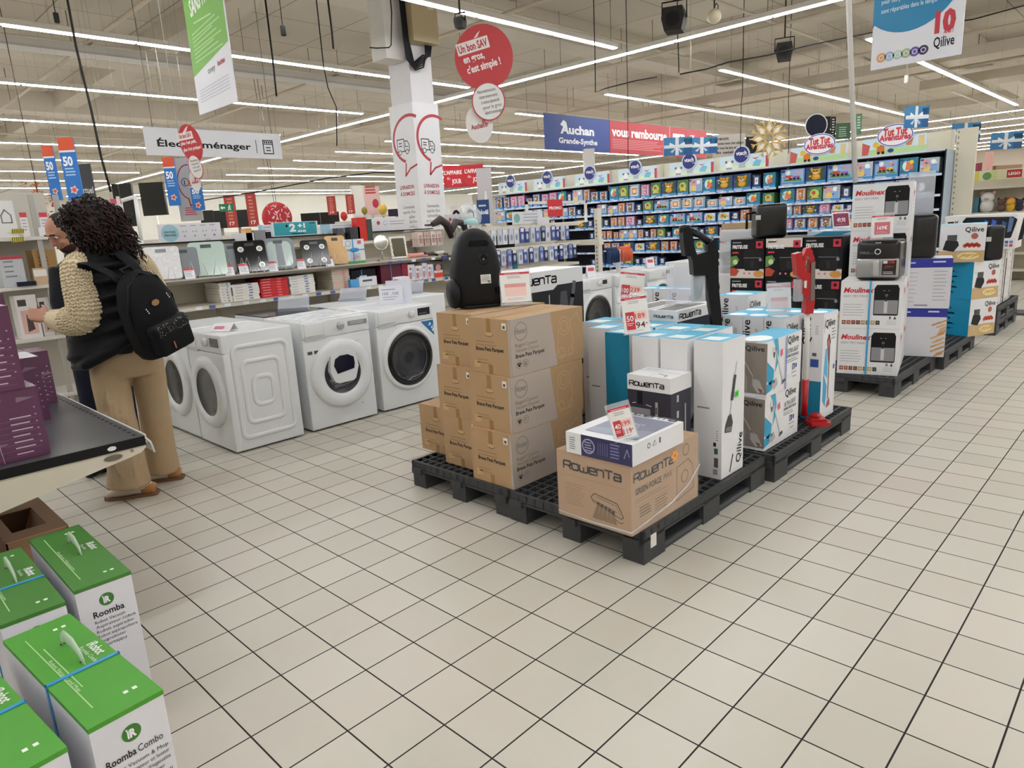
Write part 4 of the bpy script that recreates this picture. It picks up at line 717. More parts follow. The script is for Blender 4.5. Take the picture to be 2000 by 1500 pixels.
basket('wire basket of pinkish curler packs hanging left of the black vacuum',818,868,450,482,['d9c6bb','cbb0a4','e2d5cc'],SY+.16)
b = B(); p = aty(866,455,SY+.3); b.tube([(-.16,0,.1),(-.05,-.02,.15),(.06,0,.10),(.12,.0,-.06)],[.03,.05,.05,.03],'3a2f30|r.5',n=10); b.tube([(.1,0,-.02),(.2,0,.12),(.32,0,.1),(.36,0,-.02)],[.03,.045,.045,.03],'42383a|r.5',n=10); b.tube([(-.1,.02,.1),(-.1,.2,.1)],.012,'3a2f30'); b.out('foot_massager', loc=(p.x,SY+.3,p.z), label='dark brown padded massager straps above the curler basket', cat='massager')
p = aty(918,425,SY+.3); b = B(); b.lathe(F((0,0,.02),(1,0,0),(0,.5,.8)),[(.001,.10),(.10,.09),(.14,.05),(.15,0),(.13,-.02)],'dde6ea|a.35|r.05',n=22); b.lathe(F((-.05,-.05,-.08),(1,0,0),(0,1,0)),[(.09,0),(.1,.03),(.07,.07),(.02,.075)],'a9d5d2|r.3',n=20); b.out('facial_steamer', loc=(p.x,SY+.3,p.z), label='pale mint facial steamer with clear hood above the black vacuum', cat='steamer')
# blister packs on hooks: two rows
def pack(col, w=.075, h=.19):
    b = B(); b.box(-w/2,0,0,w/2,.015,h,col); g = fy(0,-w/2,0); b.rect(g,w*.1,h*.72,w*.9,h*.95,random.choice(['e4e6ee','c9d2e6','8fa5d0'])); b.disc(g,w/2,h*.4,w*.28,'b9c2d8' if col < '8' else '8a93a8',b=h*.2,l=2,n=12); b.box(-.006,-.002,h,.006,.012,h+.02,'e8e8ea'); return b
cols = ['2f3f7a','46569a','d8dce4','24305a','5a6aa8','c9ccd6']
for r, (zt, n, y) in enumerate(((1.415, 15, SY+.02), (1.165, 17, SY+.02))):
    pr = {c: None for c in cols}
    x0 = [5.17,5.12][r]
    for k in range(n):
        c = (['d8dce4','c9ccd6'] if k < 5 and r == 0 else cols)[k%2 if k < 5 and r == 0 else (k*5+r)%6]; lab = f'blister pack on a hook, {ORD[k]} from the left in the {["upper","lower"][r]} row'
        loc = (x0+k*.098, y-.035-.01*(k%2), zt-.19+.02)
        if pr[c] is None: pr[c] = pack(c).out('blister_pack', loc=loc, label=lab, cat='blister pack', group='hanging blister packs')
        else: dup(pr[c], loc, label=lab)
b = B(); b.rbox(0,0,0,.34,.22,.19,.02,'1c1d20|r.4'); b.box(.02,.02,.185,.32,.2,.192,'0c0c0d'); p = aty(972,492,SY+.1); b.out('storage_bin', loc=(p.x-.02,SY+.1,p.z), label='black plastic bin on the shelf right of the black vacuum', cat='bin')
p2 = aty(955,496,SY+.06); B().rbox(0,0,0,.14,.12,.11,.015,'dcdce0|r.4').out('storage_pot', loc=(p2.x-.1,SY+.06,p.z), label='small white pot just left of the black bin', cat='pot')
t2 = bpy.data.objects['shelf_unit']; s = B().box(4.36,SY,p.z-.04,5.35,SY+.44,p.z-.001,'1f1f22|r.5',ym='33333a'); g = fy(SY,4.36,p.z-.04)
for k in range(6): s.rect(g,.1+k*.16,.006,.16+k*.16,.033,'e4e6ee',1)
s.out('hook_shelf', t2)
s = B().box(4.36,SY,.90,GX1-.06,SY+.44,.935,'cfc9bb|r.5').out('side_shelf', t2)
for k,(a,c,m,lab) in enumerate(((955,968,'2a2f80','dark blue carton on the side shelf by the black vacuum'),(970,986,'dcdde2','white carton with pale print on the side shelf'),(987,1001,'d9d2d4','second white carton on the side shelf'),(1003,1011,'1f8f9c','narrow teal carton on the side shelf'))):
    low(lab,a,c,500,524,m,dw if k in (1,2) else None,z=.936,y=SY+.05)
# promo frame on top
t = thing('promo_stand', 'white metal stand with red promo sign above the blister packs', 'sign stand', (0,0,0)); b = B(); a = aty(1027,394,SY+.3); c = aty(1145,385,SY+.3)
b.box(a.x,SY+.29,1.47,a.x+.03,SY+.32,a.z,'e4e2dc|r.3').box(c.x-.03,SY+.29,1.47,c.x,SY+.32,a.z,'e4e2dc|r.3').box(a.x,SY+.29,a.z-.035,c.x,SY+.32,a.z,'e4e2dc|r.3'); b.box(a.x,SY+.28,1.455,c.x,SY+.5,1.47,'e4e2dc|r.3'); b.out('frame', t)
q = aty(1069,390,SY+.28); r_ = aty(1099,422,SY+.28); w = r_.x-q.x; h = q.z-r_.z; b = B(); b.box(q.x,SY+.276,r_.z,r_.x,SY+.283,q.z,'d22630|r.4'); g = fy(SY+.276,q.x,r_.z); b.text(g,'PROMO',w*.08,h*.42,h*.24,'f5f0f0',w=w*.84,bold=.04); b.out('promo_sign', t)
board('pale header board with green disc and icons above the blister packs',1001,1060,413,436,'dcdfe2',lambda b,f,w,h:(b.disc(f,h*.5,h*.5,h*.36,'7fb5a8'),b.lines(f,w*.35,h*.75,w*.6,3,h*.25,'a9aeb8',t=h*.08)),y=SY+.2,zb=1.4705)
board('small plain white card on top above the blister packs',1050,1073,424,438,'e4e2e4',y=SY+.14,zb=1.456)
# ---------------- left foreground: display shelf with purple cartons, robot vacuum cartons ----------------
t = thing('display_shelf', 'black topped display shelf with cream bracket arm in the left foreground', 'shelf', (0,0,0))
TX, TY0, TY1, TZ = .175, .03, 1.34, .72
b = B(); b.box(-1.3,TY0,TZ-.008,TX-.006,TY1,TZ,'4a4a4d|r.35'); b.box(-1.3,TY0-.004,TZ-.036,TX-.006,TY0,TZ+.001,'141416|r.3')
for k in range(22): b.rect(fty(TX-.035,TY0,TZ),.0,.04+k*.058,.012,.066+k*.058,'0c0c0d',1)
b.disc(fy(TY0-.004,TX-.13,TZ-.019),0,0,.016,'e8e6e2',b=.009,l=2,n=16); b.out('shelf_top', t)
b = B(); b.box(TX-.006,TY0,TZ-.03,TX,TY1,TZ+.006,'e2e0da|r.3'); b.tube([(TX-.006,TY0-.002,TZ-.005),(TX+.012,TY0-.002,TZ-.03),(TX+.02,TY0-.002,TZ-.075)],.004,'dcd9d2|r.3',n=6); b.face([(TX,TY0,TZ-.01),(TX+.018,TY0,TZ-.072),(TX+.018,TY1,TZ-.072),(TX,TY1,TZ-.01)],'d9d5cd|r.4'); b.out('price_rail', t)
b = B(); P = [(.165,.686),(.168,.672),(.15,.657),(.10,.645),(.0,.628),(-.15,.600),(-.33,.566),(-1.2,.40),(-1.2,.686)]
b.prism(fy(TY0+.006,0,0),P,-.003,.003,'d2c8b8|r.45'); g = fy(TY0+.003,0,0); b.disc(g,.045,.662,.035,'6c6152',b=.014,l=3,n=20); b.ring(g,.045,.662,.036,.003,'b5ab9b',b=.015,l=4); b.disc(g,.115,.672,.007,'8d8578',l=3,n=12); b.out('bracket', t)
b = B(); b.box(-1.3,TY0+.1,0,-.13,TY1+.3,.155,'3a3836|r.5'); b.box(-1.3,TY1+.3,0,-1.26,TY0,1.6,'cfc8ba|r.5'); b.out('plinth', t)
PU = '5e3252|r.28|k.08'
def purple(label, x0, y0, z0, w, d, h, seed, wrap=True):
    t = thing('purple_carton', label, 'box', (x0,y0,z0), 0, 'purple cartons on the display shelf'); b = B(); b.box(0,0,0,w,d,h,PU,zp='dcdce0' if seed==3 else PU); g = fy(0,0,0); e = F((w,0,0),(0,1,0),(0,0,1)); random.seed(seed)
    for k in range(7): z = h*.08+k*h*.085; b.lines(g,.02,z,w*.35,1,.01,'a98fa0',t=.0045); b.lines(g,w*.66,z,w*.22,1,.01,'c4afbd',t=.0045); b.line(g,[(.02,z-.006),(w*.92,z-.006)],.0012,'8a627c')
    b.ring(g,w*.35,h*.86,.06,.003,'8f6a84',t0=0,t1=180); b.ring(g,w*.35,h*.86,.08,.002,'8f6a84',t0=0,t1=180)
    for k in range(6): b.rect(e,d*.45,h*.2+k*h*.1,d*.45+.011,h*.2+k*h*.1+.008,'b59cae'); b.rect(g,w*.92,h*.2+k*h*.1,w*.92+.006,h*.2+k*h*.1+.005,'a98fa0')
    b.out('carton', t)
    if wrap:
        q = B()
        for k in range(9): u = random.random()*w*.8; v = random.random()*h*.9; q.face([g(u,v,.002),g(u+.06,v+.012,.003),g(u+.12*random.random(),v+.02,.002)],'f2e6ef|a.16|r.1')
        q.tube([g(w*.45,h,.003),g(w*.47,h*.6,.004),g(w*.5,h*.3,.003),g(w*.52,0,.004)],.0016,'e8dae4|a.6|r.1',n=4); q.out('shrink_wrap', t)
purple('purple carton with white spec lines, lowest in the nearest stack',-.44,.10,TZ+.001,.30,.30,.262,1)
purple('purple carton with white spec lines, second from below in the nearest stack',-.455,.09,TZ+.264,.28,.30,.30,2)
purple('purple carton at the top of the nearest stack, cut off by the photo edge',-.52,.10,TZ+.565,.30,.28,.16,4)
purple('purple carton with white top standing behind the nearest stack',-.28,.74,TZ+.001,.285,.25,.29,3)
purple('upper purple carton on the stack behind the nearest one',-.33,.75,TZ+.292,.26,.24,.29,5)
purple('small purple carton standing at the far end of the display shelf',-.12,1.12,TZ+.001,.24,.2,.265,6)
# brown tray carton
t = thing('cardboard_tray', 'open brown cardboard tray below the display shelf behind the robot vacuum cartons', 'cardboard tray', (-.315,.29,.157)); m = 'a07a5a|r.8'; b = B()
b.box(0,0,0,.215,.5,.006,m).box(0,0,0,.006,.5,.2,m).box(.209,0,0,.215,.5,.2,m).box(0,0,0,.215,.006,.2,m).box(0,.494,0,.215,.5,.2,m); b.out('tray', t)
b = B(); b.box(0,0,.2,.215,.10,.204,'b08a68|r.8').box(0,.38,.2,.215,.5,.204,'b08a68|r.8').box(.16,.1,.2,.215,.38,.204,'b08a68|r.8').box(0,.1,.2,.04,.38,.204,'b08a68|r.8'); b.face([(.16,.1,.2),(.16,.38,.2),(.12,.36,.12),(.12,.12,.12)],'c49c78|r.8'); b.out('flaps', t)
b = B().box(.02,.11,.006,.19,.39,.10,'4a3328|r.9'); b.out('inner_pack', t)
GN = '417a2c|r.5'; GL = '4a982a|r.5'
def roomba(label, x0, y0, combo=False, strap=False, rz=0, w=.16, d=.58, h=.45):
    t = thing('robot_vacuum_carton', label, 'box', (x0,y0,0), math.radians(rz), 'green topped robot vacuum cartons'); top = GL if combo else GN
    b = B(); b.box(0,0,0,w,d,h-.012,'dcdbe0|r.45'); b.box(-.001,-.001,h-.012,w+.001,d+.001,h,top); f = fy(0,0,0); u = w/2
    b.disc(f,u,h-.062,.021,'3f7a2f',n=24); b.text(f,'iR',u,h-.072,.028,'f0f0f0',w=.02,bold=.05,al='c'); b.rect(f,u-.012,h-.052,u-.008,h-.048,'f0f0f0',3)
    if combo: b.text(f,'Roomba',.018,h-.118,.026,BK,w=.064,bold=.015); b.text(f,'Combo',.086,h-.118,.026,BK,w=.056); L = ['Robot Vacuum & Mop','Robot aspirateur et laveur','Robot aspirador y friegasuelos','und Wischroboter','pulvere e lavapavimenti','mopujący']
    else: b.text(f,'Roomba',.036,h-.112,.030,BK,w=.088,bold=.015); L = ['Robot Vacuum','Aspirateur robot','Robot aspirador','Robot aspirapolvere','Saugroboter','odkurzający']
    for k, s in enumerate(L): b.text(f,s,.036 if not combo else .02,h-.132-(.01 if combo else 0)-k*.0165,.0145,'3a3a3e',w=min(.0072*len(s),w-(.045 if not combo else .03)))
    tp = fty(0,0,h); rr = F(tp(w*.86,d*.62),(0,-1,0),(1,0,0))
    b.text(rr,'iRobot',0,-.012,.035,'f0f4ee',w=.075,bold=.02); b.text(rr,'Roomba Combo' if combo else 'Roomba',.0,-.03,.016,'dcebd4')
    b.text(F(tp(w*.36,d*.62),(0,-1,0),(1,0,0)),'Robot Vacuum and Mop' if combo else 'Robot Vacuum',0,-.02,.012,'cfe6c2',w=.2); 
    b.line(tp,[(w*.22,d*.9),(w*.22,d*.12)],.003,'a9d08f',1)
    if combo: b.line(tp,[(w*.32,d*.75),(w*.32,d*.3)],.003,'a9d08f',1)
    for q in (.1,.88): b.rect(tp,w*.62,d*q,w*.62+.01,d*q+.012,'e8efe4',1); b.rect(tp,w*.62+.02,d*q,w*.62+.03,d*q+.012,'e8efe4',1)
    b.fbox(tp,w*.53,d*.49,w*.60,d*.50,-.002,.0008,'0f140e'); b.fbox(tp,w*.53,d*.72,w*.60,d*.73,-.002,.0008,'0f140e'); b.out('carton', t)
    c = B(); c.tube([tp(w*.565,d*.47,-.005),tp(w*.565,d*.50,.02),tp(w*.56,d*.57,.036),tp(w*.56,d*.66,.036),tp(w*.565,d*.72,.02),tp(w*.565,d*.73,-.004)],[(.009,.003),(.013,.004),(.019,.005),(.019,.005),(.013,.004),(.009,.003)],'cfe0cc|a.75|r.2',n=10,up=(1,0,0)); c.out('carry_handle', t)
    if strap: c = B(); c.box(-.0035,d*.42,0,-.001,d*.42+.011,h+.003,'2f8fc8|r.3'); c.box(w+.001,d*.42,0,w+.0035,d*.42+.011,h+.003,'2f8fc8|r.3'); c.box(-.0035,d*.42,h+.0005,w+.0035,d*.42+.011,h+.003,'2f8fc8|r.3'); c.out('strap', t)
roomba('green topped robot vacuum carton at the back, nearest the open floor',-.28,-.58)
roomba('green topped robot vacuum carton with blue strap at the back, by the photo edge',-.475,-.63,strap=True)
roomba('bright green vacuum and mop carton with blue strap, in front',-.435,-1.31,True,True,5)
roomba('bright green vacuum and mop carton in the front corner, cut off by the edge',-.64,-1.35,True,True,6)

# ---------------- the shopper with the backpack ----------------
AO = V((.52,1.47,0)); AR = V((.9643,-.2648,0)); AN = V((.2648,.9643,0)); RZ = math.atan2(AR.y, AR.x)
per = thing('person', 'person seen from behind with dark curly hair, black vest, cream sleeves and beige trousers', 'person', AO, RZ)
SK = 'b98a74|r.5|k.06'
def hand(b, base, d, side, n_, m, s=1.0, curl=.5):     # palm from wrist 'base' along d, four bent fingers and a thumb leaving the palm's side
    base, d, side, n_ = V(base), V(d).normalized(), V(side).normalized(), V(n_).normalized(); c = base + d*.05*s
    b.tube([base-d*.03*s, base, base+d*.05*s, base+d*.09*s],[(.026*s,.02*s),(.03*s,.018*s),(.041*s,.015*s),(.038*s,.012*s)],m,n=12,up=n_)
    for k, L in enumerate((.068,.078,.072,.056)):
        o = base + d*.085*s + side*(.030-.020*k)*s; p1 = o + (d*math.cos(curl*.5)+n_*math.sin(curl*.5))*L*.5*s; p2 = p1 + (d*math.cos(curl*1.3)+n_*math.sin(curl*1.3))*L*.32*s; p3 = p2 + (d*math.cos(curl*2)+n_*math.sin(curl*2))*L*.25*s
        b.tube([o-d*.02*s,o,p1,p2,p3],[.0095*s,.0095*s,.009*s,.008*s,.006*s],m,n=8)
    o = base + d*.02*s + side*.034*s; p1 = o + (side*.7+d*.6+n_*.3).normalized()*.035*s; p2 = p1 + (d*.9+side*.1+n_*.5).normalized()*.03*s
    b.tube([o-side*.012*s,o,p1,p2],[.013*s,.012*s,.0105*s,.008*s],m,n=8)
def headmesh(b, c, face, right, tilt=0, s=1.0, m=SK):     # skull, jaw, nose, brow, lips, ears, eyes sockets
    f, r = V(face).normalized(), V(right).normalized(); u = r.cross(f); c = V(c)
    R3 = Matrix((r, f, u)).transposed()
    b.ball(c+u*.025*s, (.074*s,.092*s,.092*s), m, n=18, k=12, rot=R3); b.ball(c+f*.022*s-u*.04*s, (.058*s,.068*s,.075*s), m, n=16, k=10, rot=R3); b.ball(c+f*.055*s-u*.088*s,(.03*s,.028*s,.024*s),m,rot=R3)
    b.tube([c+f*.088*s+u*.022*s, c+f*.104*s-u*.01*s, c+f*.112*s-u*.024*s, c+f*.088*s-u*.032*s],[.008*s,.011*s,.014*s,.01*s],m,n=8)
    b.tube([c+f*.078*s-r*.045*s+u*.03*s, c+f*.092*s-r*.02*s+u*.034*s, c+f*.094*s+u*.03*s, c+f*.092*s+r*.02*s+u*.034*s, c+f*.078*s+r*.045*s+u*.03*s],.009*s,m,n=8)
    b.tube([c+f*.08*s-r*.024*s-u*.056*s, c+f*.09*s-u*.054*s, c+f*.08*s+r*.024*s-u*.056*s],[.006*s,.009*s,.006*s],m,n=8)
    for q in (-1, 1): b.ball(c+r*q*.074*s-f*.008*s-u*.002*s,(.01*s,.02*s,.03*s),m,rot=R3); b.ball(c+f*.066*s+r*q*.034*s-u*.03*s,(.022*s,.02*s,.02*s),m,rot=R3)
    return f, r, u
def face_parts(par, c, f, r, u, s=1.0):
    e = B()
    for q in (-1, 1): e.ball(V(c)+f*.078*s+r*q*.031*s+u*.010*s,(.012*s,.010*s,.008*s),'e6e0da|r.2',n=10,k=6); e.ball(V(c)+f*.087*s+r*q*.031*s+u*.009*s,.0048*s,'2a1c16|r.1',n=8,k=5)
    e.out('eyes', par); e = B()
    for q in (-1, 1): e.tube([V(c)+f*.084*s+r*q*.048*s+u*.03*s,V(c)+f*.098*s+r*q*.03*s+u*.038*s,V(c)+f*.098*s+r*q*.014*s+u*.034*s],.004*s,'2c201b|r.8',n=5)
    e.out('eyebrows', par); e = B(); e.tube([V(c)+f*.086*s-r*.022*s-u*.057*s,V(c)+f*.098*s-u*.054*s,V(c)+f*.086*s+r*.022*s-u*.057*s],[.003*s,.006*s,.003*s],'9a5a52|r.4',n=6); e.out('lips', par)
FD = V((-.70,.70,-.18)).normalized(); RD = FD.cross(V((0,0,1))).normalized()
HC = V((.015,.085,1.585)); b = B()
fh, rh, uh = headmesh(b, HC, FD, RD)
b.tube([(.03,.07,1.40),(.03,.07,1.47),(.02,.08,1.54)],[.058,.05,.05],SK,n=14)
b.tube([(.04,.03,.80),(.04,.03,.95),(.0,.03,1.12),(.01,.04,1.28),(.02,.05,1.40),(.03,.07,1.44)],[(.15,.11),(.155,.115),(.13,.10),(.14,.10),(.13,.085),(.06,.05)],SK,n=20,up=(0,1,0))
for P, r_ in (([(-.03,.03,.90),(-.065,.02,.70),(-.06,.01,.48),(-.03,.0,.28),(-.01,.0,.09)],[.088,.078,.056,.05,.036]), ([(.12,.05,.90),(.14,.09,.70),(.145,.13,.48),(.15,.18,.28),(.15,.21,.09)],[.088,.078,.056,.05,.036]),
              ([(-.09,-.01,1.40),(-.115,-.08,1.36),(-.115,-.10,1.24),(-.11,-.10,1.12),(-.20,-.03,1.10),(-.29,.03,1.11)],[.05,.05,.045,.04,.034,.026]), ([(.14,.08,1.40),(.20,.12,1.36),(.24,.18,1.25),(.25,.24,1.13),(.16,.36,1.10),(.06,.44,1.10)],[.05,.05,.045,.04,.034,.026])): b.tube(P, r_, SK, n=12)
hand(b, (-.285,.028,1.108), (-.82,.45,.28), (.25,-.1,.9), (.4,.85,-.25), SK, .95, .55); hand(b, (.065,.437,1.10), (-.9,.4,.05), (.1,.2,.95), (-.3,-.8,.1), SK, .95, .6)
for x, y, d in ((-.01,0,(-.95,.28,0)), (.15,.21,(-.95,.28,0))):
    d = V(d).normalized(); b.tube([V((x,y,.045))-d*.04, V((x,y,.05))+d*.05, V((x,y,.035))+d*.15],[.03,.035,.025],SK,n=10)
body = mobj(blob(b,.0085,'body',SK), 'body', per)
face_parts(per, HC, fh, rh, uh)
# trousers
TR = 'ab9474|r.85|n14|k.07'; b = B()
b.tube([(.04,.03,1.0),(.04,.03,.90),(.045,.035,.80),(.045,.04,.74)],[(.165,.125),(.185,.145),(.19,.15),(.17,.13)],TR,n=24,up=(0,1,0))
b.tube([(-.045,.03,.84),(-.055,.02,.70),(-.055,.01,.52),(-.05,.0,.34),(-.055,-.0,.17),(-.06,-.0,.085)],[(.105,.12),(.10,.115),(.095,.11),(.098,.115),(.108,.125),(.12,.135)],TR,n=22,up=(0,1,0))
b.tube([(.135,.05,.84),(.145,.09,.70),(.145,.12,.52),(.14,.155,.34),(.135,.18,.18),(.13,.195,.09)],[(.105,.12),(.095,.115),(.088,.105),(.088,.11),(.095,.12),(.105,.13)],TR,n=22,up=(0,1,0))
for k in range(5): b.tube([(-.12+.03*k,-.11+.004*k*k,.75-.02*k),(-.11+.026*k,-.112,.5),(-.10+.02*k,-.125,.16)],[.004,.009,.005],TR,n=6)
for k in range(3): b.tube([(-.13,-.06,.16+.05*k),(-.05,-.125,.13+.05*k),(.03,-.09,.17+.05*k)],[.003,.008,.003],TR,n=6)
mobj(blob(b,.0105,'trousers',TR,3), 'trousers', per)
# vest: quilted, open hem tilted
VS = '0f1013|r.65|k.1'; b = B()
b.tube([(-.035,.02,.885),(-.025,.02,.98),(-.01,.025,1.10),(.0,.035,1.24),(.012,.045,1.36),(.02,.055,1.42),(.025,.065,1.465),(.03,.07,1.50)],[(.20,.165),(.19,.155),(.182,.15),(.184,.148),(.190,.14),(.155,.12),(.095,.09),(.075,.075)],VS,n=28,up=(0,1,0))
for k, (z, a, d) in enumerate(((.93,.203,.165),(1.02,.193,.158),(1.11,.188,.155),(1.20,.188,.155),(1.29,.185,.15),(1.37,.172,.138))):
    cx = -.03+.045*(z-.9)/.45; b.tube([(cx+a*math.cos(q*math.pi/12),.03+d*math.sin(q*math.pi/12),z-.06*(-math.cos(q*math.pi/12))*(1-(z-.9)*1.8)) for q in range(25)],.020,VS,n=6,cap=False)
b.tube([(-.22,.02,.82),(-.16,-.12,.84),(-.02,-.15,.91),(.1,-.1,.965)],[.02,.03,.035,.02],VS,n=8)
mobj(blob(b,.011,'vest',VS,2), 'vest', per)
# knitted sleeves: ribbed stitch pattern as real relief
def sleeve(P, R_, name):
    m = 'd3c3a3|r.9|n70|k.12'; pts = [V(p) for p in P]; b = B(); N = 56; n = 24; i0 = 0; vs = []; seg = []
    L = [0]
    for a, c in zip(pts, pts[1:]): L.append(L[-1]+(c-a).length)
    def ev(s):
        for k in range(len(L)-1):
            if s <= L[k+1] or k == len(L)-2:
                q = max(0, min(1, (s-L[k])/(L[k+1]-L[k]))); p0 = pts[max(k-1,0)]; p1 = pts[k]; p2 = pts[k+1]; p3 = pts[min(k+2,len(pts)-1)]
                return .5*((2*p1)+(p2-p0)*q+(2*p0-5*p1+4*p2-p3)*q*q+(3*p1-p0-3*p2+p3)*q**3), R_[k]+(R_[k+1]-R_[k])*q
    C_ = [ev(L[-1]*k/(N-1)) for k in range(N)]; a = V((0,1,.2))
    for k in range(N):
        p, r = C_[k]; tt = (C_[min(k+1,N-1)][0]-C_[max(k-1,0)][0]).normalized(); x = tt.cross(a).normalized(); y = x.cross(tt).normalized(); a = y
        for j in range(n):
            th = 2*math.pi*j/n; bump = 0 if k < N-9 else .006*(1 if j%2 == 0 else -1); vs.append(p + x*((r+bump)*math.cos(th)) + y*((r+bump)*math.sin(th)))
    fs = [(k*n+j, k*n+(j+1)%n, (k+1)*n+(j+1)%n, (k+1)*n+j) for k in range(N-1) for j in range(n)] + [tuple(range(n))[::-1], tuple((N-1)*n+j for j in range(n))]
    b.add(vs, fs, m, True); a = V((0,1,.2)); nr = int(L[-1]/.0165)
    for k in range(1, nr-5):      # knitted stitches: rows of V-shaped loops lying on the sleeve
        p, r = ev(L[-1]*k/nr); p1, _q = ev(L[-1]*min(k+.4,nr)/nr); tt = (p1-p).normalized(); x = tt.cross(a).normalized(); y = x.cross(tt).normalized(); a = y; nc = max(10, int(2*math.pi*r/.0135)//2*2)
        for j in range(nc):
            th = 2*math.pi*j/nc; o_ = x*math.cos(th)+y*math.sin(th); tg = tt.cross(o_).normalized(); sg = 1 if j%2 else -1; ax_ = (tt+tg*.62*sg).normalized(); sd = o_.cross(ax_).normalized()
            b.ball(p+o_*(r+.002), (.0125,.0062,.0065), m, n=6, k=4, rot=Matrix((ax_, sd, o_)).transposed())
    b.out(name, per)
sleeve([(-.085,-.02,1.425),(-.115,-.075,1.37),(-.118,-.10,1.27),(-.112,-.11,1.16),(-.13,-.09,1.095),(-.21,-.03,1.085),(-.285,.028,1.105)],[.03,.066,.072,.080,.083,.070,.042],'sweater_sleeve')
sleeve([(.14,.08,1.42),(.20,.11,1.36),(.24,.17,1.25),(.255,.24,1.14),(.16,.36,1.10),(.065,.437,1.10)],[.045,.07,.07,.075,.065,.042],'sweater_sleeve')
b = B(); b.tube([(.03+.07*math.cos(q*math.pi/8),.07+.07*math.sin(q*math.pi/8),1.492) for q in range(17)],.010,'d8ccb4|r.9',n=6,cap=False); b.out('sweater_collar', per)
# curly hair
random.seed(11); HR = '1c1413|r.45|k.3|n30'; b = B()
for c, r in (((.0,.07,1.655),(.105,.115,.095)),((.05,.04,1.60),(.115,.11,.12)),((.085,.015,1.53),(.105,.10,.105)),((.125,-.005,1.475),(.075,.07,.065)),((-.06,.04,1.645),(.075,.08,.075)),((-.05,.0,1.58),(.055,.06,.075)),((.02,-.03,1.56),(.09,.07,.10))): b.ball(c, r, HR, n=16, k=10)
hb_ = blob(b,.012,'hair',HR,3); hr = mobj(hb_, 'hair', per); vs = [v.co.copy() for v in hb_.vertices]; nm = [v.normal.copy() for v in hb_.vertices]; b = B()
for k in range(430):
    i = random.randrange(len(vs)); p, n0 = vs[i], nm[i]
    if (p-HC).dot(FD) > .075 and p.z < 1.63: continue
    dn = V((random.uniform(-.25,.45), random.uniform(-.35,.1), -1)); dn = (dn - n0*dn.dot(n0)*.8).normalized(); L = random.uniform(.05,.13); q0 = random.random()*6; rr = random.uniform(.006,.012); s1 = n0.cross(dn).normalized(); P = []
    for j in range(11): th = q0+j*1.15; P.append(p + dn*L*j/10 + (n0*(math.cos(th)+.6)+s1*math.sin(th))*rr + n0*.004)
    b.tube(P, [.0045]*10+[.002], random.choice([HR,'241816|r.4|k.3','2f1d1b|r.4|k.3']), n=5)
b.out('curls', hr)
# shoes
for (x, y), nm_ in (((-.005,0),'shoe'),((.155,.205),'shoe')):
    d = V((-.95,.28,0)).normalized(); s = V((-d.y,d.x,0)); o = V((x,y,0)); sh = thing('shoe', None, None, (0,0,0)); sh.parent = per
    b = B(); b.tube([o-d*.075+V((0,0,.035)), o-d*.04+V((0,0,.05)), o+d*.05+V((0,0,.052)), o+d*.12+V((0,0,.04)), o+d*.185+V((0,0,.028))],[(.033,.03),(.04,.042),(.044,.042),(.046,.032),(.028,.02)],'c9bca6|r.7',n=14,up=(0,0,1)); b.out('upper', sh)
    b = B(); b.tube([o-d*.078+V((0,0,.036)), o-d*.045+V((0,0,.045)), o-d*.01+V((0,0,.045))],[(.035,.032),(.0415,.04),(.042,.04)],'b07a48|r.7',n=14,up=(0,0,1)); b.out('heel_cap', sh)
    b = B(); b.prism(F(o+V((0,0,0)),d,s),[(-.095,-.03),(-.08,-.042),(.0,-.042),(.1,-.05),(.18,-.038),(.205,-.01),(.2,.02),(.17,.042),(.1,.05),(0,.042),(-.08,.042),(-.095,.03)],0,.018,'7a5a3f|r.7'); b.out('sole', sh)
    b = B()
    for k in range(4): q = o+d*(.06+.022*k); b.tube([q-s*.025+V((0,0,.07-.004*k)),q+V((0,0,.088-.006*k)),q+s*.025+V((0,0,.07-.004*k))],.003,'3a3028',n=5)
    b.out('laces', sh)
# backpack
OUT = AR*.55+AN*(-.835); bz = math.atan2(OUT.y, OUT.x)+math.pi/2; bp_ = AO+AR*.235+AN*(-.205)+V((0,0,.87))
bk = thing('backpack', 'black backpack with sparkly front pocket worn by the person with curly hair', 'backpack', bp_); bk.rotation_mode = 'XYZ'; bk.rotation_euler = (math.radians(4),math.radians(-15),bz)
m = '0d0e11|r.75|n30|k.15'; b = B(); n = 26; i0 = 0
for z, w, d, c in ((0,.08,.05,0),(.012,.12,.075,0),(.06,.142,.09,0),(.2,.148,.092,0),(.32,.138,.085,.003),(.40,.115,.072,.006),(.45,.085,.055,.01),(.478,.04,.03,.012),(.482,.005,.005,.012)):
    for j in range(n):
        th = 2*math.pi*j/n; cc, ss = math.cos(th), math.sin(th); b.v.append((w*math.copysign(abs(cc)**.6,cc), c+d*math.copysign(abs(ss)**.6,ss), z))
for k in range(8):
    for j in range(n): b.f.append((k*n+j,k*n+(j+1)%n,(k+1)*n+(j+1)%n,(k+1)*n+j)); b.m.append(m); b.s.append(True)
b.tube([(-.14,-.03,.1),(-.143,-.04,.3),(-.09,-.04,.43),(0,-.03,.476),(.09,-.04,.43),(.143,-.04,.3),(.14,-.03,.1)],.006,'0b0c0e|r.4',n=6); b.out('bag', bk)
b = B(); b.rbox(-.115,-.155,.03,.115,-.06,.215,.028,m,n=4); b.out('front_pocket', bk)
b = B(); b.rbox(-.118,-.16,.135,.118,-.07,.22,.03,'101114|r.5',n=3); fl = b.out('pocket_flap', bk); random.seed(5); b = B()
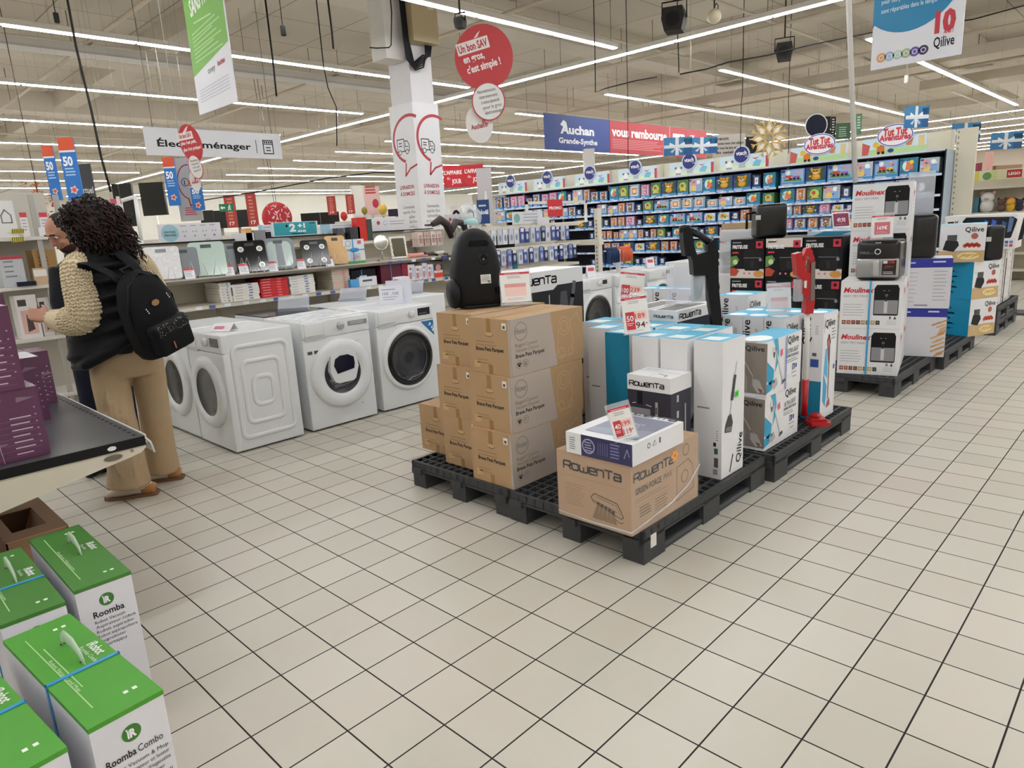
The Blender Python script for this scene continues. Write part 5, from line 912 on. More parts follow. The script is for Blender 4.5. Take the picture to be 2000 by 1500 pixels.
for k in range(60): u, v = random.uniform(-.1,.1), random.uniform(.15,.212); b.disc(F((u,-.1606,v),(1,0,0),(0,0,1)),0,0,.0022,'e6e8ee|r.15|m.6',l=1,n=6)
b.out('sequins', fl)
b = B(); b.disc(F((-.01,-.094,.315),(1,0,0),(0,.08,1)),0,0,.024,'9a7348|r.7',b=.017,l=2,n=18); b.out('leather_patch', bk)
for x, z in ((-.075,.30),(.075,.335)): 
    b = B()
    for k in range(3): b.disc(F((x+.004*k,-.0925,z-.012*k),(1,0,0),(0,.08,1)),0,0,.004,'e0e2e6|r.2',l=2,n=8)
    b.out('metal_studs', bk)
b = B(); b.box(-.035,-.163,.06,-.03,-.158,.10,'c07060'); b.out('zip_pull', bk)
b = B(); b.tube([(-.03,.03,.47),(-.03,.06,.50),(.03,.06,.50),(.03,.03,.47)],.008,'0d0e10'); b.out('grab_handle', bk)
for sx in (-1, 1):
    b = B(); b.tube([(sx*.06,.05,.44),(sx*.075,.10,.50),(sx*.09,.19,.55),(sx*.09,.25,.55),(sx*.085,.27,.50)],[(.03,.007)]*5,'101216|r.7',n=8,up=(0,0,1)); b.out('shoulder_strap', bk)
# second shopper behind
p2_ = AO+AN*.62+AR*(-.215); man = thing('person', 'bearded person in dark jacket, mostly hidden behind the person with curly hair', 'person', p2_, RZ); SK2 = 'b08068|r.5|k.06'; b = B(); hc = V((.055,.05,1.575)); FD2 = V((-.62,-.42,-.42)).normalized(); RD2 = FD2.cross(V((0,0,1))).normalized()
f2, r2, u2 = headmesh(b, hc, FD2, RD2, m=SK2); b.tube([(.12,.12,1.36),(.11,.11,1.44),(.075,.07,1.52)],[.06,.055,.05],SK2,n=12)
b.tube([(.12,.12,.85),(.12,.12,1.1),(.12,.12,1.34),(.12,.12,1.40)],[(.14,.1),(.15,.11),(.16,.1),(.06,.05)],SK2,n=16,up=(0,1,0))
for P, r_ in (([(.05,.1,.9),(.03,.08,.5),(.02,.09,.09)],[.08,.055,.04]),([(.19,.14,.9),(.2,.15,.5),(.2,.17,.09)],[.08,.055,.04]),([(-.0,.08,1.36),(-.03,.04,1.15),(-.03,-.0,1.02),(-.10,-.12,1.05),(-.12,-.16,1.08)],[.05,.045,.04,.03,.025]),([(.25,.16,1.36),(.28,.16,1.15),(.27,.10,1.0),(.2,-.0,1.02)],[.05,.045,.04,.025])): b.tube(P, r_, SK2, n=10)
hand(b,(-.12,-.16,1.08),(-.5,-.6,.2),(0,.2,.95),(.5,-.5,0),SK2,1,.7); hand(b,(.2,-.0,1.02),(-.5,-.7,0),(0,.2,.95),(-.3,.5,0),SK2,1,.7)
mobj(blob(b,.009,'body',SK2), 'body', man); face_parts(man, hc, f2, r2, u2); b = B(); b.ball(hc+u2*.035-f2*.015,(.08,.095,.085),'2b2523|r.7|n60|k.4',n=16,k=10,rot=Matrix((r2,f2,u2)).transposed()); b.out('hair', man)
b = B(); b.ball(hc+f2*.035-u2*.075,(.056,.052,.045),'3a2822|r.9|n80|k.4',n=14,k=8,rot=Matrix((r2,f2,u2)).transposed()); b.out('beard', man)
b = B(); J = '1a1c22|r.7'; b.tube([(.11,.11,.82),(.12,.12,1.0),(.12,.12,1.25),(.12,.12,1.36),(.11,.11,1.43),(.10,.10,1.465)],[(.165,.125),(.165,.125),(.185,.13),(.17,.115),(.085,.08),(.07,.07)],J,n=22,up=(0,1,0)); b.tube([(-.0,.08,1.36),(-.035,.04,1.15),(-.03,-.0,1.02),(-.09,-.10,1.045)],[.07,.06,.058,.042],J,n=12); b.tube([(.25,.16,1.36),(.28,.16,1.15),(.27,.10,1.0),(.21,.02,1.02)],[.07,.06,.058,.042],J,n=12); mobj(blob(b,.013,'jacket',J), 'jacket', man)
b = B(); J = '161a2a|r.8|n30|k.2'; b.tube([(.11,.11,.95),(.11,.11,.82)],[(.16,.12),(.16,.13)],J,n=18,up=(0,1,0)); b.tube([(.045,.1,.86),(.03,.08,.5),(.02,.09,.1)],[.098,.078,.07],J,n=14); b.tube([(.185,.13,.86),(.2,.15,.5),(.2,.17,.1)],[.098,.078,.07],J,n=14); mobj(blob(b,.013,'jeans',J), 'jeans', man)
for x, y in ((.02,.09),(.2,.17)): b = B(); b.tube([(x+.02,y+.06,.045),(x,y,.05),(x-.06,y-.09,.04),(x-.09,y-.14,.03)],[(.035,.04),(.04,.05),(.045,.035),(.03,.025)],'202024|r.6',n=12,up=(0,0,1)); b.box(x-.03,y-.05,0,x+.03,y+.05,.02,'2a2a2e'); b.out('shoe', man)
# ---------------- stick vacuums ----------------
FH = V((CF.x,CF.y,0)).normalized(); RH = V((FH.y,-FH.x,0))
class PX:     # upright plane through point o facing the camera side: converts photo pixels to the plane's own metres
    def __init__(s, o): s.o = V(o); s.f = F(s.o, RH, (0,0,1)); s.n = -FH
    def __call__(s, px, py):
        d = _ray(px, py); t = (s.o-CC).dot(s.n)/d.dot(s.n); p = CC+d*t-s.o; return (p.dot(RH), p.z)
    def poly(s, L): return [s(*q) for q in L]
def part(name, par, q, shapes):
    b = B()
    for L, w0, w1, m in shapes: b.prism(q.f, q.poly(L), w0, w1, m)
    return b.out(name, par)
q = PX((2.93,-.985,ZP)); q.o2 = q.o
t = thing('stick_vacuum', 'black cordless stick vacuum standing upright among the white cartons', 'vacuum cleaner', (0,0,0)); m = '16171a|r.35'
b = B(); b.prism(q.f, q.poly([(1379,478),(1392,466),(1399,468),(1400,500),(1401,560),(1405,600),(1408,637),(1391,639),(1384,600),(1379,560),(1378,520)]), -.03,.03, m); b.out('main_tube', t)
b = B(); b.prism(q.f, q.poly([(1330,446),(1336,442),(1343,444),(1348,452),(1352,480),(1357,497),(1379,490),(1379,536),(1351,537),(1349,510),(1345,500),(1335,500),(1331,470)]), -.045,.045, m); b.out('motor_body', t)
b = B(); u0 = q(1344,450); u1 = q(1386,474); b.tube([q.f(*u0), q.f((u0[0]+u1[0])/2+.005,(u0[1]+u1[1])/2+.008), q.f(*u1)], [.022,.018,.022], '222327|r.3', n=12); b.out('handle', t)
b = B(); b.lathe(F(q.f(*q(1338,447)),RH,FH),[(.001,.022),(.03,.018),(.034,0),(.03,-.02)],m,n=18); b.out('trigger_cap', t); b = B(); b.lathe(F(q.f(*q(1391,463)),RH,FH),[(.001,-.034),(.024,-.034),(.026,-.02)],'b9c6d8|r.2',n=18); b.out('battery_cap', t)
c0 = q(1364,538); c1 = q(1366,588); b = B(); b.lathe(F(q.f(c0[0],c1[1]),RH,FH),[(.001,0),(.040,0),(.042,.004),(.042,c0[1]-c1[1]),(.001,c0[1]-c1[1])],'c9ced2|a.4|r.08',n=24); b.out('dust_cup', t)
b = B(); b.lathe(F(q.f(c0[0],c1[1]+.02),RH,FH),[(.018,0),(.026,.05),(.03,.1),(.03,c0[1]-c1[1]-.02)],'8d9296|r.3',n=18); b.out('cyclone', t)
b = B(); c2 = q(1399,640); b.tube([q.f(c2[0],c2[1]+.02), q.f(c2[0]+.005,.05)], .016, 'c9c9c6|r.3', n=12); b.out('wand', t); b = B(); fh_ = q.f(c2[0]+.005,0); b.rbox(fh_.x-.06,fh_.y-.05,fh_.z,fh_.x+.06,fh_.y+.05,fh_.z+.055,.015,m,n=2); b.out('floor_head', t)
b = B(); b.tube([q.f(*q(1400,535)),q.f(*q(1405,560)),q.f(*q(1402,585)),q.f(*q(1401,600))],.003,'101012',n=5); b.out('cord', t)
q = PX((3.60,-1.375,ZP)); t = thing('stick_vacuum', 'red stick vacuum with white wand standing before the tall red print carton', 'vacuum cleaner', (0,0,0)); r = 'b3181d|r.25'
part('handle_loop', t, q, [([(1566,500),(1572,485),(1580,483),(1588,504),(1587,540),(1578,540),(1579,507),(1574,498),(1570,515),(1571,533),(1565,533)],-.022,.022,r)])
part('motor_body', t, q, [([(1549,496),(1562,492),(1567,530),(1580,533),(1588,508),(1587,590),(1584,611),(1569,612),(1570,580),(1563,572),(1566,548),(1553,538)],-.032,.032,r)])
part('grey_spine', t, q, [([(1580,512),(1587,510),(1586,585),(1578,587)],.032,.036,'6d6a66|r.4')]); part('trigger', t, q, [([(1566,548),(1571,547),(1570,562),(1566,561)],.032,.036,'e2ded8')])
c0 = q(1560,545); c1 = q(1560,588); b = B(); b.lathe(F(q.f(c0[0],c1[1]),RH,FH),[(.001,0),(.028,0),(.030,.004),(.030,c0[1]-c1[1]),(.001,c0[1]-c1[1])],'d0d4d8|a.4|r.08',n=20); b.out('dust_cup', t)
b = B(); b.tube([q.f(*q(1577,612)), q.f(*q(1577,650)), q.f(q(1577,650)[0],.06)], .0155, 'dcdad6|r.25', n=12); b.out('wand', t)
b = B(); b.tube([q.f(q(1577,650)[0],.28), q.f(q(1577,650)[0],.05)], .020, r, n=12); b.out('lower_tube', t)
hx = q.f(q(1592,824)[0],0); b = B(); b.prism(F((hx.x,hx.y,hx.z),RH,FH),[(-.06,-.09),(.05,-.10),(.07,-.06),(.06,.03),(-.05,.035),(-.065,-.02)],0,.022,r); b.prism(F((hx.x,hx.y,hx.z+.022),RH,FH),[(-.05,-.06),(.04,-.07),(.05,.02),(-.045,.025)],0,.016,r); b.rbox(hx.x-.03,hx.y-.03,hx.z+.03,hx.x+.03,hx.y+.03,hx.z+.06,.012,r,n=2); b.out('floor_head', t)
# clear plastic bucket-like card holder beside the red vacuum
p = atz(1548,612,ZP+hh+.001); o = B().box(-.07,-.001,0,.07,.001,.20,'dfe4ec|a.3|r.08').box(-.07,-.05,0,.07,.05,.002,'dfe4ec|a.3').out('card_holder', loc=(3.52,-1.12,ZP+hh+.001), label='clear plastic card holder right behind the red stick vacuum', cat='card holder'); o.rotation_euler = (math.radians(-8),0,math.radians(-45))
sign('price sign with glare standing between the fryer cartons and the red vacuum', (3.82,-1.0,ZP+.5), rz=-50, w=.15, h=.2, new='', style='glare', base=.12)
bpy.data.objects[-1] if False else None

# ---------------- air fryer pallets ----------------
def fryer_pic(b, f, u, v, w, h, l=1):
    b.poly(f,[(u,v+.02*h),(u+.03*w,v),(u+.95*w,v),(u+w,v+.04*h),(u+w,v+.88*h),(u+.93*w,v+h),(u+.1*w,v+h),(u,v+.88*h)],'17181a|r.3',l); b.rect(f,u+.03*w,v+.05*h,u+.97*w,v+.50*h,'8d8d90|r.3',l+1); b.rect(f,u+.42*w,v+.08*h,u+.56*w,v+.46*h,'c9c9cb',l+2); b.rect(f,u+.46*w,v+.46*h,u+.52*w,v+.6*h,'2c2d30',l+2)
    b.ring(f,u+.5*w,v+.66*h,.05*w,.012*w,'b9b9bc',l=l+2,n=16); b.rect(f,u+.36*w,v+.8*h,u+.44*w,v+.82*h,'8a8a8e',l+2); b.rect(f,u+.56*w,v+.8*h,u+.62*w,v+.82*h,'8a8a8e',l+2)
def moul(strap=False, X=.42, Y=.43, H=.368):
    b = B(); b.box(0,0,0,X,Y,H,'e3e3e4|r.45'); f = fx(0,Y,0)
    b.text(f,'Moulinex',.02,H*.76,.055,'c8202c',w=.215,bold=.03,shear=.25); b.text(f,'EASY FRY MAX',.022,H*.66,.026,'8a8a8e',w=.17); b.lines(f,.022,H*.5,.17,5,.021,'a5a5aa',t=.004)
    fryer_pic(b,f,.235,H*.28,.17,H*.64)
    for k in range(8): b.rect(f,.018+k*.034,.03,.046+k*.034,.062,['8a4a3a','a5553f','7d3a30','6b3526','b08a5a','5d7a5a','b59a6a','33302c'][k],1); b.disc(f,.032+k*.034,.047,.009,['d09a8a','c98a6a','b06a5a','9a6a4a','d8c090','8aa080','d8c8a0','6a655c'][k],l=2,n=10)
    b.text(f,'8',.345,.075,.032,'3a3a3e',bold=.02); b.poly(f,[(.375,.075),(.385,.1),(.395,.075)],'3a3a3e'); b.lines(f,.33,.06,.07,3,.013,'b0b0b5',t=.003); g = fy(0,0,0); b.lines(g,.05,.25,.3,4,.03,'c0c0c4',t=.005)
    b.text(fy(0,0,0),'Moulinex',.06,H*.72,.07,'c8202c',w=.2,bold=.03,shear=.25); b.rect(fx(0,Y,0),.0,H-.003,Y,H,'c9c9cb')
    return b
mo = None
for loc, s in (((5.105,-1.39,ZP),'lowest of the front stack with blue strap'),((5.11,-1.39,ZP+.3685),'second of the front stack, under the displayed air fryer'),
               ((5.535,-1.30,ZP),'rear stack, bottom'),((5.535,-1.30,ZP+.3685),'rear stack, second from below'),((5.535,-1.30,ZP+.737),'rear stack, half hidden by the air fryer'),((5.535,-1.30,ZP+1.1055),'rear stack, topmost with the whole fryer picture')):
    lab = 'air fryer carton with red script, '+s
    if mo is None: mo = moul().out('air_fryer_carton', loc=loc, rz=math.radians(12), label=lab, cat='box', group='white air fryer cartons with red script')
    else: dup(mo, loc, label=lab)
b = B(); b.box(-.006,.215,0,-.0025,.228,.742,'3f9fd0|r.3'); b.box(-.006,.215,.739,.42,.228,.7415,'3f9fd0|r.3'); b.out('strap', loc=(5.105,-1.39,ZP), rz=math.radians(12), label='light blue packing strap around the front air fryer cartons', cat='strap')
def air_fryer(label, loc, rz, silver=True, w=.30, d=.30, h=.30):
    t = thing('air_fryer', label, 'air fryer', loc, math.radians(rz)); b = B(); b.rbox(-w/2,-d/2,.0,w/2,d/2,h,.035,'131416|r.25',n=4); b.out('body', t); f = fy(-d/2,-w/2,0)
    if silver:
        b = B(); b.rbox(-w/2+.004,-d/2-.004,.02,w/2-.004,-d/2+.06,h*.55,.012,'aeadab|r.28|m.7',n=3); bf = b.out('basket_front', t)
        b = B(); b.rbox(-.022,-d/2-.045,.03,.022,-d/2+.01,h*.53,.014,'b9b8b6|r.3|m.5',n=3); b.out('handle', bf)
        b = B(); b.ring(f,w/2,h*.72,.022,.006,'d9d9dc',l=4); b.text(f,'MAX',.03,h*.66,.03,'8a8a90',l=4); b.lines(f,.09,h*.67,.05,1,.01,'5a5a60',l=4,t=.004); b.rect(f,w/2-.02,h*.93,w/2+.02,h*.95,'c9c9cc',4); b.out('control_dial', t)
        b = B(); b.rect(f,w*.62,.04,w*.94,h*.5,'2a2022|r.25',9); b.text(f,'7,5L',w*.76,h*.43,.03,'d0322c',bold=.03,l=11,w=.045); b.rect(f,w*.64,h*.42,w*.74,h*.49,'d9d9d6',10); b.poly(f,[(w*.66,.09),(w*.88,.1),(w*.9,h*.36),(w*.7,h*.38)],'6a2a20',10); b.lines(f,w*.65,.06,w*.25,2,.012,'c9c9cc',l=10,t=.005); b.out('feature_sticker', t)
    else:
        b = B(); b.fbox(f,-.012,h*.55,.03,h*.68,-.01,.003,'c4c4c2|r.3'); b.out('rating_label', t)
    return t
air_fryer('black and silver air fryer displayed on the white cartons with red script', (5.22,-1.19,ZP+.7425), -84)
sign('pink price sign reading 169 standing on the displayed air fryer', (5.20,-1.19,ZP+1.0435), rz=-62, w=.15, h=.165, new='169€', style='pink', base=.015, tilt=-4)
# white cartons with blue band, cyan cartons
def recipe(last):
    b = B(); X, Y, H = .36, .36, .42; b.box(0,0,0,X,Y,H,'dcdce2|r.45'); f = fx(0,Y,0); b.rect(f,0,H-.075,Y,H,'26309a|r.4'); b.lines(f,.01,H-.04,.1,1,.01,'c9d0f0',l=2,t=.012); b.lines(f,Y-.14,H-.035,.1,1,.01,'c9d0f0',l=2,t=.014)
    if last:
        random.seed(9)
        for k in range(16): u = Y-.02-random.random()*.07; v = .01+k*.019; b.line(f,[(u-.02,v),(u+.035 if u+.035<Y else Y-.001,v+.025)],.012,random.choice(['d29a55','c98a45','dcae70']),2+k%3)
        b.rect(f,.0,.0,Y,.004,'c0c0c6')
    else: b.lines(f,.02,H-.12,.10,8,.035,'a5a5b0',t=.004); b.lines(f,Y-.13,H-.11,.1,9,.03,'85858f',t=.004); b.rect(f,.1,.02,.2,.032,'8a8a96')
    return b
recipe(True).out('blue_band_carton', loc=(6.02,-1.50,ZP), rz=math.radians(14), label='white carton with blue band and printed golden chips, at the bottom', cat='box', group='white cartons with blue band'); recipe(False).out('blue_band_carton', loc=(6.015,-1.51,ZP+.4205), rz=math.radians(14), label='white carton with blue band and fine print, below the black fryer', cat='box', group='white cartons with blue band')
air_fryer('plain black air fryer with side label on the blue banded carton', (6.10,-1.22,ZP+.8415), -78, silver=False, w=.27, d=.28, h=.36)
def cyan():
    b = B(); X, Y, H = .37, .32, .36; b.box(0,0,0,X,Y,H,'e6e6e8|r.4'); f = fx(0,Y,0); g = fy(0,0,0); b.rect(f,0,0,Y,H,'1597c4|r.35'); b.rect(ft(0,Y,H),0,0,Y,X,'7fcdea|r.4')
    for k in range(5): b.rect(f,.05+.03*(k%2),.06+k*.05,.13+.03*(k%2),.075+k*.05,'6fc4e2',1)
    b.line(f,[(.08,.0),(.08,H)],.004,'0f7fa8',2); b.text(g,'Qilive',X-.17,H-.075,.065,BK,w=.15,bold=.012); b.disc(g,X-.09,H-.115,.028,'b5604a'); b.rect(g,0,0,X,.11,'c9ab7d|r.5')
    b.poly(g,[(.03,.12),(.12,.1),(.16,.16),(.15,.2),(.05,.21)],'2a2b2d',2); b.rect(g,.06,.2,.14,.26,'4a4b4e',1); b.disc(g,.26,.15,.065,'f0ece4',b=.025,l=2); 
    for k in range(7): b.disc(g,.21+.018*k,.155+.012*(k%2),.018,'c8432a',l=3,n=10)
    b.disc(g,.24,.06,.09,'e8d8a8',b=.035,l=3)
    for k in range(9): b.line(g,[(.17+.016*k,.045+.008*(k%3)),(.2+.016*k,.07+.006*(k%2))],.009,'e0b040',4)
    return b
cy = None
for z, x, s in ((0,7.15,'bottom'),(1,7.15,'middle')):
    loc = (x,-1.45,ZP+z*.3605); lab = f'cyan sided white carton with food print, {s} of the stack'
    if cy is None: cy = cyan().out('cyan_carton', loc=loc, rz=math.radians(-25), label=lab, cat='box', group='cyan sided cartons')
    else: dup(cy, loc, label=lab)
dup(cy, (7.11,-1.155,ZP+.7215), math.radians(-80), label='white carton with large air fryer picture, turned on top of the cyan sided stack')
b = B(); b.tube([(6.2,-1.38,1.22),(6.2,-1.45,1.24),(6.2,-1.46,1.12),(6.2,-1.38,1.08)],.018,'141517',n=8); b.out('pan_handle', label='black curved basket handle beside the plain black fryer', cat='handle') if False else None
air_fryer('black air fryer standing on the cyan sided stack, right of the turned carton', (7.43,-1.535,ZP+.7215), -60, silver=False, w=.15, d=.15, h=.33)

# tall clear holder and cards
o = B().box(-.006,-.1,0,.006,.1,.36,'e4e8ee|a.35|r.06').box(.05,-.09,0,.055,.09,.18,'c9cbe0|a.6|r.1').out('card_holder', loc=(6.2,-1.19,ZP+1.203), label='tall clear plastic holder with lilac card on the plain black fryer', cat='card holder'); o.rotation_euler = (0,math.radians(-10),0.2)
# ---------------- deep fryer cartons on the pallet behind ----------------
def friteuse(flip=False):
    b = B(); X, Y, H = .34, .33, .36; b.box(0,0,0,X,Y,H,'1a1a1d|r.35'); f = fx(0,Y,0); b.rect(f,0,0,Y,.085,'d9cfc6|r.4') if not flip else b.rect(f,0,H-.08,Y,H,'d9cfc6|r.4'); b.text(f,'FRITEUSE',.02,H-.085 if not flip else .27,.045,'f0f0f0',w=.15,bold=.04); b.lines(f,.02,H-.035,.1,1,.01,'9a9aa0',t=.01)
    b.lathe(F(f(.21,.06,.001),(0,-1,0),(1,0,0)),[(.001,0)],'111113') if 0 else None
    b.poly(f,[(.13,.10),(.15,.07),(.28,.07),(.30,.10),(.30,.24),(.28,.265),(.15,.265),(.13,.24)],'0e0e10|r.2',3); b.rect(f,.13,.185,.30,.192,'6a6a6e',4); b.rect(f,.2,.09,.23,.16,'2e2e32',4); b.disc(f,.295,.17,.015,'8a8a8e',l=4,n=10)
    b.rect(f,.25,H-.085,.315,H-.02,'c83248',4); b.disc(f,.282,H-.05,.016,'401018',l=5,n=10)
    b.poly(f,[(.0,.10),(.05,.12),(.09,.17),(.06,.21),(.0,.2)],'5d8a45',2); b.disc(f,.05,.15,.025,'c9d8a0',l=3,n=10); b.poly(f,[(.0,.02),(.06,.02),(.09,.07),(.03,.1),(0,.09)],'b8452e',3); b.disc(f,.28,.04,.05,'d99a4a',b=.03,l=3,n=14); b.rect(f,.02,H-.13,.08,H-.115,'d8343a',2)
    for k in range(2): b.disc(f,.14+.05*k,.045,.01,'c87a90',l=3,n=10)
    return b
FZ = ZP
fr = None; frf = None
for k,(x,y,z,fl) in enumerate(((5.60,-.08,0,0),(5.60,-.08,1,0),(5.60,-.425,0,0),(5.60,-.425,1,1),(5.60,-.77+.22,0,0) if 0 else (5.96,-.08,0,0),(5.96,-.425,0,0),(5.96,-.425,1,0))):
    pass
spots_f = ((5.55,-.10,0,'left column bottom'),(5.55,-.10,.3605,'left column, with lettuce and shrimp print visible'),(5.55,-.445,0,'middle column bottom'),(5.55,-.445,.3605,'middle column, upside down print'),(5.95,-.36,0,'rear right column bottom'),(5.95,-.36,.3605,'rear right column middle'))
Zs = ZP+.34
for x,y,z,s in spots_f:
    lab = 'black deep fryer carton, '+s
    if 'upside' in s: friteuse(True).out('deep_fryer_carton', loc=(x,y,Zs+z-.0), label=lab, cat='box', group='black deep fryer cartons')
    elif fr is None: fr = friteuse().out('deep_fryer_carton', loc=(x,y,Zs+z), label=lab, cat='box', group='black deep fryer cartons')
    else: dup(fr, (x,y,Zs+z), label=lab)
dup(fr, (5.56,-.785,Zs+.3605), label='black deep fryer carton, right column, partly behind the price sign with glare'); dup(fr, (5.56,-.785,Zs), label='black deep fryer carton, right column bottom, right beside the white air fryer cartons')
b = B().box(5.5,-.80,ZP,6.3,.24,Zs-.0005,'d9d6d2|r.6'); g = fx(5.5,.24,ZP); b.line(g,[(.35,0),(.35,.34)],.004,'b5b2ac'); b.line(g,[(.7,0),(.7,.34)],.004,'b5b2ac'); b.out('white_carton', label='wide white carton under the black deep fryer cartons', cat='box')
aft = air_fryer('plain black air fryer with side handle on top of the deep fryer cartons', (5.72,-.06,Zs+.7215), -52, silver=False, w=.27, d=.26, h=.31)
b = B(); b.tube([(-.125,.0,.24),(-.20,-.0,.23),(-.20,.0,.09)],[(.018,.012)]*3,'141517',n=8); b.out('basket_handle', aft)
b = B().box(5.9,-1.0,Zs+.7215,6.3,-.35,Zs+.76,'cfe0ea|r.4'); b.poly(fx(5.9,-.35,Zs+.7215),[(.05,.0),(.3,.0),(.4,.03),(.15,.036)],'2f8fb8'); b.out('flat_carton', label='flat white and blue carton lying on the rear deep fryer cartons', cat='box'); 
dup(fr, (5.95,-.72,Zs), label='black deep fryer carton, farthest right column at the back, bottom'); dup(fr, (5.95,-.72,Zs+.3605), label='black deep fryer carton, farthest right column at the back, upper')
sign('plum price sign reading 49 on the rear deep fryer cartons', (6.0,-.62,Zs+.7605), rz=-50, w=.15, h=.16, new='49,90', style='plum', base=.02, tilt=-20)
# clear drawer boxes with a brown carton behind the black vacuum
t = thing('storage_tubs', 'clear plastic storage tubs with brown carton on top, behind the black stick vacuum', 'tubs', (6.3,.42,0)); b = B(); b.rbox(-.25,-.2,.86,.25,.2,1.16,.03,'d9dcde|a.5|r.1',n=3); b.rbox(-.25,-.2,1.17,.25,.2,1.30,.03,'dfe1e3|a.6|r.1',n=3)
for k in range(4): b.fbox(fx(-.25,.2,.9),.1,.02+k*.05,.25,.026+k*.05,0,.004,'a9acb0')
b.out('tubs', t); b = B().box(-.22,-.18,1.305,.22,.18,1.36,'b59a78|r.8'); b.out('lid_carton', t); b = B().rbox(-.3,-.24,0,.3,.24,.855,.02,'dcdcdc|r.3'); b.out('white_stand', t)
# ---------------- party speaker cartons on the double pallet ----------------
def speaker_box(top):
    b = B(); X, Y, H = .40, .36, .62; b.box(0,0,0,X,Y,H,'dcd9d6|r.4'); f = fx(0,Y,0); g = fy(0,0,0)
    b.rect(f,.0,0,Y,H-.13,'15161b|r.3'); b.rect(f,.08,H-.06,.27,H-.015,'101012',2); b.text(f,'ALUTION',.1,H-.052,.035,'f0f0f0',w=.15,bold=.03,l=3); b.text(f,'PARTY BOX',.03,H-.115,.045,BK,w=.3,bold=.03); b.poly(f,[(.06,.02),(.26,.02),(.28,.4),(.24,.46),(.09,.46),(.05,.4)],'22242c|r.25',2)
    for z in (.12,.26,.37): b.ring(f,.17,z,.06,.012,'3a3d48',l=3); b.disc(f,.17,z,.03,'28324e',l=3,n=14)
    random.seed(3)
    for k in range(42): b.disc(g,random.random()*X*.96+.008,random.random()*H*.96+.01,.009,random.choice(['4a3f44','6a5560','8a7a80']),l=1,n=7)
    b.rect(g,X-.10,0,X-.07,H,'5a4a4c',2); return b
sp = None
for x, y, k, s in ((8.30,-1.46,0,'front column bottom'),(8.30,-1.10,0,'front row left column'),(8.75,-1.46,0,'rear column')):
    lab = 'white and black party speaker carton, '+s
    if sp is None: sp = speaker_box(0).out('party_speaker_carton', loc=(x,y,.311), label=lab, cat='box', group='party speaker cartons')
    else: dup(sp, (x,y,.311), label=lab)
ya_ = atx(1846,425,8.28).y; yb_ = atx(1988,412,8.28).y; b = B(); X, Y, H = .42, ya_-yb_, .36; b.box(0,0,0,X,Y,H,'e2e0de|r.4'); f = fx(0,Y,0)
b.poly(f,[(.18,.1),(.5,.02),(.62,.12),(.66,.3),(.62,.33),(.2,.34),(.17,.3)],'12131a|r.25',1)
for k,(u,v) in enumerate(((.36,.22),(.43,.22),(.52,.2),(.58,.24))): b.poly(f,[(u,v-.07),(u+.035,v-.06),(u+.05,v+.07),(u+.01,v+.09)],['24439a','3a5cb8','2f4f8a','5a6f9a'][k],2)
b.poly(f,[(.36,.0),(.46,.0),(.46,.12),(.37,.12)],'1f2f6a',3); b.disc(f,.42,.05,.02,'c05060',l=4,n=10); b.line(f,[(.3,.02),(.3,.14)],.006,'e8e8ee',4); b.poly(f,[(.68,.08),(.72,.1),(.735,.3),(.71,.32)],'24252a',2); b.rect(f,.03,.22,.09,.3,BK,2); b.text(f,'BOX',.13,.22,.05,BK,w=.09,rot=90,bold=.03); b.rect(f,.5,.0,.66,.11,'dcdadd',3)
for k in range(6): b.rect(f,.53+.04*(k%3),.02+.035*(k//3),.56+.04*(k%3),.048+.035*(k//3),['9a9aa0','8a8a90','c05048','4a4f8a','3f4f9a','6a7ab0'][k],4)
b.out('large_speaker_carton', loc=(8.28,yb_,.932), label='large white carton with black and blue speaker picture on top of the speaker boxes', cat='box')
# black shelf edge far right on the floor
B().box(9.95,-2.2,0,10.3,-1.25,.03,'4a4a48|r.5').out('floor_rail', label='low dark rail lying on the floor past the stacked pallets', cat='rail')
# ---------------- toy gondola ----------------
TG = 11.4; TYA, TYB = -.17, 9.35
t = thing('toy_gondola', 'long white gondola shelving full of toy boxes across the aisle', 'shelf unit', (0,0,0))
B().box(TG+.48,TYA,2.2,TG+.54,TYB,2.50,'e6e0cc|r.5').out('top_panel', t); B().box(TG+.48,TYA,0,TG+.54,TYB,2.2,'23262f|r.6').out('back_panel', t); B().box(TG,TYA,0,TG+.5,TYB,.14,'3a3c42|r.5').out('base', t)  # back panel's dark colour paints in the shaded gaps under the shelves
BAYS = [(TYA,2.33),(2.33,TYB)]
SHR = [2.19,1.87,1.57,1.36,1.12,.85,.55]; SHL = [2.19,1.86,1.58,1.31,1.06,.80,.52]
b = B(); b.box(TG-.02,TYA,2.185,TG+.5,TYB,2.215,'e9e6da|r.4',xm='cdd3e6|r.4'); b.out('top_board', t)
random.seed(21)
for (a, c), Z in zip(BAYS, (SHR, SHL)):
    for z in Z[1:]:
        s = B(); s.box(TG,a+.02,z-.035,TG+.48,c-.02,z,'2b2e36|r.5',xm='c9d3e6|r.4',zp='2a3040|r.5'); f = fx(TG,c-.02,z-.035); w = c-a-.04
        k = .05
        while k < w-.1: s.rect(f,k,.004,k+.05,.030,random.choice(['8fa5d0','e8eaf0','5f84c8','dfe4ee']),2); k += random.uniform(.09,.16)
        s.out('shelf', t)
for y in (TYA+.015, 1.02, 2.33, 3.6, 4.9, 6.2, 7.5, 8.7, TYB-.02): B().box(TG+.42,y-.02,0,TG+.47,y+.02,2.5,'d9d3c0|r.4').out('upright', t)
B().box(TG-.01,TYA-.02,0,TG+.5,TYA+.0,2.2,'20222a|r.5',ym='aebfd0|r.5').out('end_panel', t)
b = B(); b.box(TG+.44,TYA-.30,0,TG+.5,TYA-.03,2.50,'d9d2bd|r.5'); 
